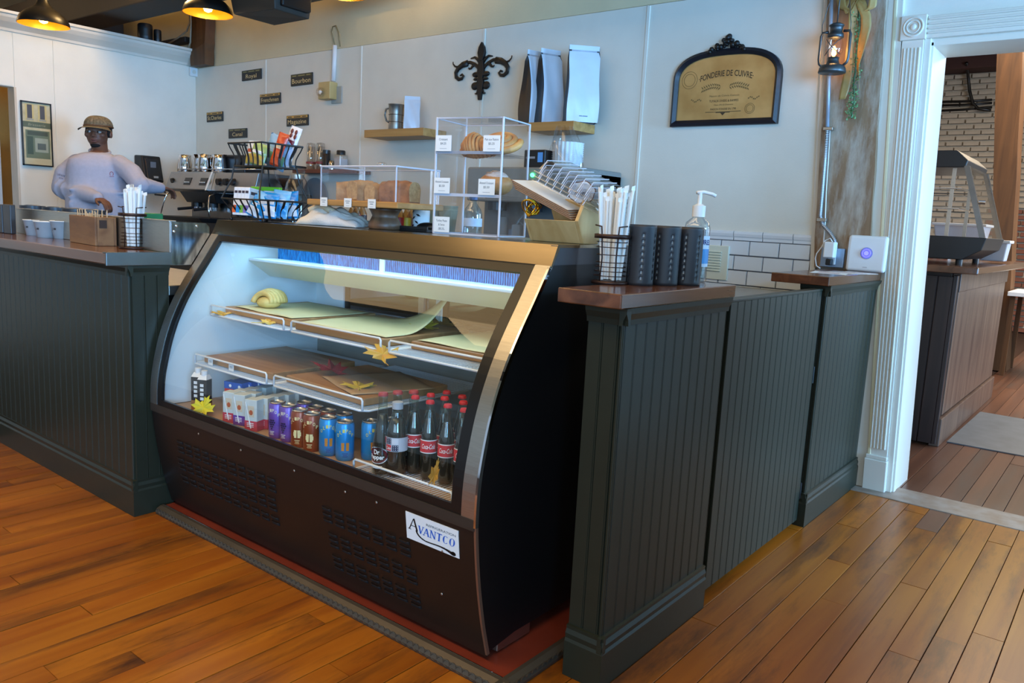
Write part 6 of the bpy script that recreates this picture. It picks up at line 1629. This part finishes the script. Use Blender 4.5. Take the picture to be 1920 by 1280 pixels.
for x in (-5.36, -5.12):
    g_ = put('group_head', M().cyl((x, 1.94, 1.24), (x, 1.94, 1.19), .045, n=18), 'blackp', EM); put('portafilter', M().cyl((x, 1.94, 1.19), (x, 1.94, 1.165), .038, n=16), 'chrome', g_); put('handle', M().tube([(x, 1.90, 1.18), (x-.02, 1.78, 1.165)], .012, 8), 'blackp', g_)
for x in (-5.30, -5.06):
    pd = put('button_pad', M().hexa([(x-.05, 1.812, 1.365), (x+.05, 1.812, 1.365), (x+.05, 1.83, 1.365), (x-.05, 1.83, 1.365), (x-.05, 1.834, 1.425), (x+.05, 1.834, 1.425), (x+.05, 1.85, 1.425), (x-.05, 1.85, 1.425)]), 'black', EM)
    for k in range(4): put('button', M().ball((x-.033+.022*k, 1.816, 1.388), (.006, .004, .006), 8, 5), 'paper', pd)
put('gauge', M().cyl((-5.54, 1.835, 1.40), (-5.54, 1.815, 1.395), .022, n=16), 'black', EM)
for k in range(3): put('knob', M().cyl((-4.86+.10*k, 1.86, 1.40), (-4.86+.10*k, 1.825, 1.395), .026, n=16), 'blackp', EM)
for x, sg_ in ((-5.60, -1), (-4.93, 1)): put('steam_wand', M().tube([(x, 1.86, 1.31), (x, 1.80, 1.28), (x+sg_*.02, 1.78, 1.20), (x+sg_*.05, 1.77, 1.10)], .006, 7), 'chrome', EM, True)
put('wand_grip', M().tube([(-5.60, 1.79, 1.27), (-5.68, 1.74, 1.275)], .008, 7), 'blackp', EM, True)
put('drip_tray', M().hexa([(-5.62, 1.72, 1.07), (-4.90, 1.72, 1.07), (-4.90, 2.0, 1.07), (-5.62, 2.0, 1.07), (-5.64, 1.68, 1.105), (-4.88, 1.68, 1.105), (-4.88, 2.0, 1.105), (-5.64, 2.0, 1.105)]), 'blackp', EM, bevel=.004)
put('tray_base', M().box((-5.56, 1.76, WZ+.03), (-4.4, 2.2, 1.07)), 'black', EM)
for x in (-5.5, -4.5):
    for y in (1.8, 2.2): put('foot', M().cyl((x, y, WZ), (x, y, WZ+.04), .025, n=10), 'chrome', EM)
put('top_cover', M().prism([(-5.42, 1.478), (-5.42, 1.56), (-5.35, 1.605), (-5.2, 1.63), (-4.86, 1.625), (-4.83, 1.60), (-4.83, 1.478)], 'y', 2.05, 2.24), 'blackp', EM, bevel=.01)
put('cup_rail', M().tube([(-5.58, 1.90, 1.475), (-5.58, 1.90, 1.50), (-4.36, 1.90, 1.50), (-4.36, 1.90, 1.475)], .005, 6), 'chrome', EM, True)
pt = None
for i, (u, r, lab) in enumerate(((347, .052, 'leftmost'), (368, .048, 'second'), (384, .048, 'third'), (405, .050, 'rightmost'))):
    p = by(u, 322, 1.97)
    if pt is None:
        pt = o = local('milk_pitcher', '', 'pitcher', (0, 0, 1.476))
        put('body', M().lathe([(.050, 0), (.052, .006), (.050, .05), (.043, .10), (.046, .128), (.044, .128), (.041, .10), (.046, .01)], n=26), 'chrome', o, True)
        put('spout', M().hexa([(-.012, -.042, .105), (.012, -.042, .105), (.012, -.038, .105), (-.012, -.038, .105), (-.014, -.058, .130), (.014, -.058, .130), (.016, -.040, .128), (-.016, -.040, .128)]), 'chrome', o)
        put('handle', M().tube([(0, .046, .115), (0, .078, .105), (0, .080, .05), (0, .050, .025)], .005, 7), 'chrome', o, True)
    else: o = copy_tree(pt)
    o.location = (p.x, 1.97+.03*(i % 2), 1.476); o.scale = (1.18, 1.18, 1.15); o.rotation_euler.z = [-1.9, .6, .9, 1.8][i]; o['label'] = lab+' polished milk pitcher on top of the espresso machine'; o['group'] = 'milk pitchers on the espresso machine'
# grinder with hopper, a pot and a jug on the machine
p = by(505, 352, 2.0)
GR = local('coffee_grinder', 'coffee grinder with a clear hopper of beans behind the wire basket', 'grinder', (max(p.x, -4.36+.135), 2.05, WZ))
zt_ = by(505, 352, 2.05).z-WZ; zh = by(505, 314, 2.05).z-WZ
put('body', M().box((-.10, -.10, 0), (.10, .14, zt_-.04)), 'blackp', GR, bevel=.01); put('throat', M().lathe([(.07, zt_-.05), (.05, zt_)], n=18), 'steeld', GR, True)
put('hopper', M().lathe([(.05, zt_), (.10, zt_+.06), (.125, zh), (.125, zh+.006)], n=24, caps=False), 'clear', GR, True); put('beans', M().lathe([(.048, zt_+.002), (.096, zt_+.058), (.098, zt_+.07), (.004, zt_+.075)], n=20), mt('coffee_beans', (70, 44, 30), .5, var=.3, scale=60, bump=.8, bscale=90), GR, True)
put('hopper_lid', M().cyl((0, 0, zh), (0, 0, zh+.012), .128, n=24), 'blackp', GR)
p = by(548, 350, 1.95)
o = local('glass_carafe', 'round glass carafe behind the wire basket', 'carafe', (p.x+.03, 1.97, WZ)); hh = by(548, 330, 1.97).z-WZ
put('globe', M().lathe([(.07, 0), (.10, hh*.3), (.11, hh*.6), (.08, hh*.9), (.05, hh)], n=22, caps=False), 'clear', o, True); put('collar', M().lathe([(.052, hh-.02), (.052, hh+.01)], n=20, caps=False), 'steel', o, True)
o = local('storage_box', 'grey plate standing against the wall under the dark shelf', 'plate', (by(585, 352, 2.35).x, 2.36, WZ)); put('plate', M().cyl((0, .015, .38), (0, .022, .38), .16, n=28), flat((150, 150, 152), .4), o); put('stand', M().box((-.06, -.02, 0), (.06, .03, .24)), flat((60, 58, 58)), o)
# brewer with green light, filters and a clear bag at the back
xa, xb_ = by(876, 330, 1.95).x, by(1092, 330, 1.95).x; zb = by(1060, 313, 1.95).z
BR = thing('coffee_brewer', 'grey coffee brewer with a green light behind the acrylic tower', 'coffee machine', ((xa+xb_)/2, 2.1, WZ))
put('tower', M().box((xa, 2.12, WZ), (xb_, 2.36, zb-.02)), flat((118, 118, 116), .4, .3), BR, bevel=.008); put('head', M().box((xa, 1.95, zb-.20), (xb_, 2.36, zb)), flat((138, 138, 134), .4, .3), BR, bevel=.01); put('base', M().box((xa, 1.95, WZ), (xb_, 2.36, WZ+.06)), 'steeld', BR, bevel=.006)
lp = by(998, 328, 1.945); put('light', M().ball((lp.x, 1.945, lp.z), .012, 10, 6), emit('green_led', (60, 255, 140), 6), BR, True)
for dx in (.18, .45): put('spray_head', M().cyl((xa+dx, 2.03, zb-.20), (xa+dx, 2.03, zb-.25), .06, n=18), 'blackp', BR)
p = by(1062, 310, 2.1)
FS = local('coffee_filters', 'stack of white fluted coffee filters in a clear bag on the brewer', 'filters', (p.x-.01, 2.12, zb+.002))
for k in range(9):
    def fl2(a, b, k=k):
        r = .058+.030*b+.005*math.sin(a*2*PI*22)*b; return (r*math.cos(2*PI*a), r*math.sin(2*PI*a), .012*k+.050*b)
    put('filter', M().grid(fl2, 88, 3), 'paper', FS, True)
def bagf(a, b):
    t = 2*PI*a; r = (.10-.055*b**2)*(1+.06*math.sin(5*t+7*b)+.04*math.sin(11*t)); return (r*math.cos(t)-.03*b, r*math.sin(t), .24*b)
put('bag', M().grid(bagf, 40, 12), 'clear', FS, True)
p = by(1008, 300, 2.0)
o = local('label_printer', 'small black device with a blue label on the brewer', 'device', (p.x, 2.05, zb+.001)); put('body', M().box((-.10, -.05, 0), (.05, .06, .10)), 'blackp', o, bevel=.005); put('blue_label', M().box((.0, -.0512, .03), (.035, -.050, .085)), flat((90, 160, 230)), o); put('print_line', M().box((-.08, -.0512, .05), (-.02, -.050, .062)), flat((150, 150, 156)), o)
# small bottles and things on the case top behind the pedestal
bm_ = glass('amber_glass', (.75, .55, .30), .8, base=.1)
sb = None
cols = [((196, 40, 34), 'red'), ((60, 40, 40), 'dark'), ((186, 150, 60), 'gold'), ((200, 46, 36), 'scarlet'), ((226, 190, 60), 'yellow'), ((120, 90, 150), 'lilac')]
for i, (u, v, y) in enumerate(((668, 424, .50), (679, 424, .54), (660, 423, .57), (748, 428, .44), (762, 430, .47), (772, 428, .52))):
    p = by(u, v, y); c, nm = cols[i]
    o = local('sauce_bottle', 'small %s labelled sauce bottle on the case top %s the wooden pedestal' % (nm, 'left of' if i < 3 else 'right of'), 'bottle', (p.x, y, TZ-.002), .5, 'small sauce bottles on the case top')
    put('bottle', M().lathe([(.017, 0), (.019, .004), (.019, .055), (.010, .075), (.009, .09)], n=16), bm_, o, True); put('label', M().lathe([(.0194, .012), (.0194, .048)], n=16, caps=False), flat(c), o, True); put('cap', M().cyl((0, 0, .088), (0, 0, .104), .0105, n=14), flat((206, 176, 100), .3, .6), o)
p = by(789, 432, .46)
o = local('patterned_mug', 'white mug with a black leaf pattern on the case top', 'mug', (p.x, .46, TZ-.002)); put('mug', M().lathe([(.030, 0), (.032, .004), (.033, .092), (.031, .092), (.029, .008)], n=22), 'paper', o, True)
F = wrap(.0335)
for k, (x, z, an_) in enumerate(((-.012, .02, .5), (.008, .034, -.6), (-.006, .05, .6), (.014, .060, -.4), (-.014, .072, .3))):
    put('leaf_print', M().add([F(x+q*math.cos(an_)-w_*math.sin(an_), z+q*math.sin(an_)+w_*math.cos(an_), .0006) for q, w_ in ((-.011, 0), (0, .004), (.011, 0), (0, -.004))], [(0, 1, 2, 3)]), flat((30, 30, 32)), o)
p = by(780, 436, .36)
o = local('black_tray', 'flat black tray on the case top beside the acrylic tower', 'tray', (p.x, .38, TZ-.002), .1); put('tray', M().box((-.10, -.05, 0), (.075, .055, .012)), 'blackp', o, bevel=.004); put('rim', M().box((-.10, -.052, .010), (.075, -.046, .020)), 'blackp', o)
put('scoop', M().ball((.03, .01, .018), (.05, .03, .018), 14, 8), 'blackp', o, True)
p = by(905, 425, .62)
o = local('water_bottle', 'clear blue water bottle standing behind the acrylic tower', 'bottle', (p.x, .56, TZ-.003)); put('bottle', M().lathe([(.034, 0), (.036, .006), (.036, .075), (.030, .095), (.014, .115), (.013, .13)], n=20), glass('blue_bottle', (.70, .84, .97), .9, base=.15), o, True); put('cap', M().cyl((0, 0, .128), (0, 0, .146), .016, n=16), flat((70, 100, 150)), o); put('label', M().lathe([(.0364, .03), (.0364, .06)], n=20, caps=False), flat((206, 220, 236)), o, True)
for i, (u, c) in enumerate(((815, (206, 196, 160)), (843, (186, 176, 140)))):
    p = by(u, 420, .55)
    o = local('paper_cup_stack', ['left', 'right'][i]+' stack of cream paper cups behind the acrylic tower', 'cups', (p.x, .54, TZ-.003)); put('cup', M().lathe([(.027, 0), (.037, .085), (.039, .087)], n=20), flat(c), o, True); put('cup', M().lathe([(.030, .05), (.038, .10), (.040, .102), (.036, .10)], n=20), flat(c), o, True)

# ================================================================== THE BARISTA
PW0 = 6.15
def pv(u, v, d=0): return CAM+ray(u, v)*(PW0-d)
UZ_ = Vector((0, 0, 1)); _rp = ray(183, 330); E2 = -Vector((_rp.x, _rp.y, 0)).normalized(); E1 = UZ_.cross(E2)
hc = pv(184, 249)                        # middle of the head
fwd = (E2*math.cos(.36)-E1*math.sin(.36)).normalized(); side = UZ_.cross(fwd).normalized()   # side points to the image right
def hp(f, s, z): return hc+fwd*f+side*(s*1.13)+UZ_*z
def ell(mb, c, rx, ry, rz, ax=None, n=18, m=12):
    f_, s_ = (fwd, side) if ax is None else ax
    b = M().ball((0, 0, 0), (1, 1, 1), n, m)
    mb.add([c+f_*(p[0]*rx)+s_*(p[1]*ry*1.13)+UZ_*(p[2]*rz) for p in b.v], b.f)
def limb(mb, pts, rs, n=12):
    pts = [Vector(p) for p in pts]
    for i in range(len(pts)-1): mb.cyl(pts[i], pts[i+1], rs[i], rs[i+1], n)
    for p, r in zip(pts, rs): mb.ball(tuple(p), (r, r, r), n, 8)
def torso(mb, rows):
    """rows: centre, half width, half depth"""
    n = 24; v = []; f = []
    for c, w, d in rows:
        for k in range(n): a = 2*PI*k/n; v.append(c+E1*(w*math.copysign(abs(math.cos(a))**.85, math.cos(a)))+E2*(d*math.copysign(abs(math.sin(a))**.9, math.sin(a))))
    for i in range(len(rows)-1):
        for k in range(n): f.append((i*n+k, i*n+(k+1) % n, (i+1)*n+(k+1) % n, (i+1)*n+k))
    f += [tuple(range(n-1, -1, -1)), tuple((len(rows)-1)*n+k for k in range(n))]
    mb.add(v, f)
def remesh(o, vox, it):
    m = o.modifiers.new('remesh', 'REMESH'); m.mode = 'VOXEL'; m.voxel_size = vox; m.use_smooth_shade = True
    if it: s = o.modifiers.new('smooth', 'SMOOTH'); s.iterations = it; s.factor = .5
neck = pv(187, 279); chest = pv(183, 325); waist = pv(183, 375); hips = pv(183, 415)
shR, shL = pv(137, 300, .0), pv(231, 302, .0)
elR, wrR, hdR = pv(117, 352, .02), pv(183, 371, .24), pv(198, 379, .27)
elL, wrL, hdL = pv(262, 347, .10), pv(300, 352, -.06), pv(310, 354, -.10)
PB = (hips.x, hips.y, 0)
body = M()
# head: skull, face, jaw, brow, nose, lips, ears, neck
ell(body, hp(-.012, 0, .030), .098, .078, .094); ell(body, hp(.020, 0, -.030), .076, .066, .084); ell(body, hp(.042, 0, -.088), .040, .042, .026)
ell(body, hp(.072, 0, .022), .022, .056, .014); ell(body, hp(.088, .0, -.020), .020, .014, .026); ell(body, hp(.102, 0, -.028), .014, .013, .011)
for s in (-1, 1):
    ell(body, hp(.092, s*.012, -.032), .010, .010, .008); ell(body, hp(.062, s*.046, -.022), .024, .022, .022); ell(body, hp(-.010, s*.080, -.008), .020, .010, .030)
ell(body, hp(.086, 0, -.058), .013, .024, .009); ell(body, hp(.084, 0, -.071), .013, .021, .009)
limb(body, [hp(-.015, 0, -.06), neck-UZ_*.03, chest+UZ_*.10], [.058, .060, .085])
torso(body, [(hips-UZ_*.06, .16, .115), (hips+UZ_*.02, .155, .11), (waist, .145, .10), (chest-UZ_*.05, .165, .12), (chest+UZ_*.06, .175, .115), (chest+UZ_*.12, .12, .08)])
limb(body, [shR+E1*.045-UZ_*.03, elR, wrR], [.048, .042, .028]); limb(body, [shL-E1*.045-UZ_*.03, elL, wrL], [.048, .042, .028])
for s in (-1, 1):
    h0 = hips+E1*(s*.085)-UZ_*.05; k0 = Vector((h0.x, h0.y, .50))+E2*.02; a0 = Vector((h0.x, h0.y, .09))
    limb(body, [h0, k0, a0], [.085, .058, .04]); limb(body, [a0-UZ_*.045, a0+E2*.14-UZ_*.055], [.042, .032])
def hand(mb, w, dirn, up, flip):
    d = dirn.normalized(); s = up.cross(d).normalized()*flip; t = d.cross(s)
    c = w+d*.045
    b = M().ball((0, 0, 0), (1, 1, 1), 12, 8); mb.add([c+d*(p[0]*.05)+s*(p[1]*.040)+t*(p[2]*.017) for p in b.v], b.f)
    for i, (o_, l_) in enumerate(((-.030, .066), (-.010, .075), (.010, .070), (.029, .055))):
        p0 = c+d*.035+s*o_; p1 = p0+d*l_*.45-UZ_*.012; p2 = p1+d*l_*.25-UZ_*.028; p3 = p2-UZ_*.022-d*.006
        limb(mb, [p0, p1, p2, p3], [.0095, .0090, .0085, .0075], 8)
    q0 = c-d*.015-s*.034; q1 = q0+d*.03-s*.022-UZ_*.012; q2 = q1+d*.026-UZ_*.010
    limb(mb, [q0, q1, q2], [.011, .0100, .0085], 8)
hand(body, wrR, (hdR-wrR)+UZ_*.0, UZ_, 1); hand(body, wrL, (hdL-wrL), UZ_, -1)
per = put('person', body, 'skin', loc=PB, smooth=True); remesh(per, .0058, 3)
tag(per, 'barista in a grey sweatshirt and brown cap turning his head behind the bar', 'person')
shirt = M()
torso(shirt, [(hips-UZ_*.03, .205, .150), (hips+UZ_*.05, .222, .165), (waist, .222, .165), (chest-UZ_*.04, .218, .158), (chest+UZ_*.05, .212, .145), (chest+UZ_*.10, .196, .125), (chest+UZ_*.145, .120, .090), (neck-UZ_*.028, .078, .074)])
limb(shirt, [shR+E1*.03-UZ_*.025, (shR+elR)/2-E1*.012, elR, (elR*.45+wrR*.55), wrR-(wrR-elR).normalized()*.0], [.076, .080, .078, .066, .046])
limb(shirt, [shL-E1*.03-UZ_*.025, (shL+elL)/2, elL, (elL+wrL)/2, wrL], [.074, .078, .070, .056, .044])
r9 = random.Random(4)
for k in range(5):      # folds at the elbows and the waist
    p = elR.lerp(wrR, .1+.16*k); ax = (wrR-elR).normalized(); o1 = ax.orthogonal().normalized(); o2 = ax.cross(o1); rr_ = .080-.008*k
    shirt.tube([p+(o1*math.cos(t_)+o2*math.sin(t_))*rr_+ax*.02*math.sin(t_*2+k) for t_ in [2*PI*i/12 for i in range(12)]], .011, 6, True)
    p = elL.lerp(wrL, .0+.2*k); ax = (wrL-elL).normalized(); o1 = ax.orthogonal().normalized(); o2 = ax.cross(o1); rr_ = .066-.007*k
    shirt.tube([p+(o1*math.cos(t_)+o2*math.sin(t_))*rr_+ax*.02*math.sin(t_*2+k) for t_ in [2*PI*i/12 for i in range(12)]], .010, 6, True)
for k in range(4):
    z = .06+.05*k; shirt.tube([waist+E1*(-.20+.13*i)*1.0+E2*(.155-.02*abs(i-1.5))-UZ_*(.05-.04*k+.02*math.sin(i*2+k)) for i in range(4)], .012, 6)
so = put('sweatshirt', shirt, 'shirt', per, True); remesh(so, .011, 5)
nk = M()
nk.tube([neck-UZ_*(.020+.022*math.cos(t_))*1+E1*(.070*math.sin(t_))+E2*(.072*math.cos(t_)) for t_ in [2*PI*i/20 for i in range(20)]], .011, 8, True)
put('collar', nk, 'shirt', so, True)
for w, e in ((wrR, elR), (wrL, elL)):
    ax = (w-e).normalized(); o1 = ax.orthogonal().normalized(); o2 = ax.cross(o1)
    put('cuff', M().cyl(w-ax*.05, w+ax*.012, .043, .038, 18), 'shirt', so, True)
put('hem', M().add([hips-UZ_*z+E1*(.206*math.cos(a))+E2*(.151*math.sin(a)) for z in (.02, .085) for a in [2*PI*k/28 for k in range(28)]], [(k, (k+1) % 28, 28+(k+1) % 28, 28+k) for k in range(28)]), 'shirt', so, True, solid=.008)
em = M(); c = chest+E1*.095+E2*.148+UZ_*.0
em.tube([c+E1*(.012*math.cos(t_))+UZ_*(.016*math.sin(t_)) for t_ in [-.9+4.9*i/12 for i in range(13)]], .0018, 5); em.tube([c-UZ_*.020+E1*x for x in (-.014, .016)], .0018, 5)
put('chest_emblem', em, flat((150, 70, 90)), so)
def sleeve(x, z, o): 
    p = shR.lerp(elR, .62); return tuple(p+E1*(x*.9-.02)+E2*(.084+o+.0-6*x*x)+UZ_*(z-.25*x))
text_on('LAFAYETTE', .016, .085, sleeve, flat((60, 60, 90)), so, ext=.006)
text_on('STREET', .014, .06, lambda x, z, o: sleeve(x, z-.024, o), flat((60, 60, 90)), so, ext=.006)
pants = M()
torso(pants, [(hips-UZ_*.16, .19, .135), (hips-UZ_*.02, .185, .13)])
for s in (-1, 1):
    h0 = hips+E1*(s*.085)-UZ_*.12; k0 = Vector((h0.x, h0.y, .50))+E2*.02; a0 = Vector((h0.x, h0.y, .06))
    limb(pants, [h0, k0, a0], [.104, .082, .07])
po = put('trousers', pants, flat((40, 40, 46), .8), per, True); remesh(po, .014, 4)
for s in (-1, 1):
    a0 = hips+E1*(s*.085); put('shoe', M().box((-.05, -.05, 0), (.05, .17, .075)).xf(Matrix.Translation((a0.x, a0.y, 0)) @ Matrix((E1, E2, UZ_)).transposed().to_4x4()), flat((30, 30, 32)), per, bevel=.02, seg=3)
for s in (-1, 1):
    ey = M(); ell(ey, hp(.078, s*.032, .000), .012, .016, .0095, None, 12, 8); eo = put('eye', ey, flat((176, 166, 158), .4), per, True)
    ir = M(); ell(ir, hp(.0865, s*.032-.004, .000), .005, .007, .008, None, 10, 6); put('iris', ir, flat((30, 20, 16), .2), eo, True)
    bw = M(); bw.tube([hp(.084, s*.014, .020), hp(.086, s*.032, .026), hp(.072, s*.054, .020)], .005, 6); put('eyebrow', bw, flat((24, 18, 16), .8), per, True)
lp_ = M(); ell(lp_, hp(.092, 0, -.0585), .009, .022, .006, None, 12, 8); ell(lp_, hp(.091, 0, -.071), .009, .020, .007, None, 12, 8)
put('lips', lp_, flat((126, 78, 70), .4), per, True)
mo = M(); ell(mo, hp(.098, 0, -.0645), .003, .015, .0025, None, 10, 6); put('mouth', mo, flat((40, 22, 20)), per, True)
bd = M(); ell(bd, hp(.050, 0, -.098), .036, .036, .022, None, 14, 8); put('beard', bd, flat((22, 18, 17), .9), per, True)
hr = M(); ell(hr, hp(-.020, 0, .034), .101, .082, .080); 
for s in (-1, 1): ell(hr, hp(-.016, s*.066, .014), .044, .018, .048)
put('hair', hr, flat((20, 16, 15), .9), per, True)
cap = M()
def dome(a, b):
    t_ = 2*PI*a; ph = PI/2*b; r = math.cos(ph)**.75; return tuple(hp(-.012+.114*r*math.cos(t_), .088*r*math.sin(t_), .046+.082*math.sin(ph)**.9))
cp = put('cap', cap.grid(dome, 32, 10), mt('cap_cloth', (92, 84, 66), .9, var=.25, scale=60, bump=.3, bscale=200, c2=(124, 114, 92)), per, True, solid=.004)
def brim(a, b):
    t_ = (a-.5)*2.1; r0 = .100; L2 = r0+(.070*(math.cos(t_)**.6))*b
    return tuple(hp(-.012+L2*math.cos(t_), L2*.86*math.sin(t_), .046-.020*b-.016*(t_*t_)*b))
put('brim', M().grid(brim, 20, 6), mt('brim_cloth', (100, 90, 70), .9, var=.2, scale=60), cp, True, solid=.004)
put('band', M().tube([hp(-.012+.114*math.cos(t_), .089*math.sin(t_), .048) for t_ in [2*PI*i/28 for i in range(28)]], .006, 6, True), 'brown', cp, True)
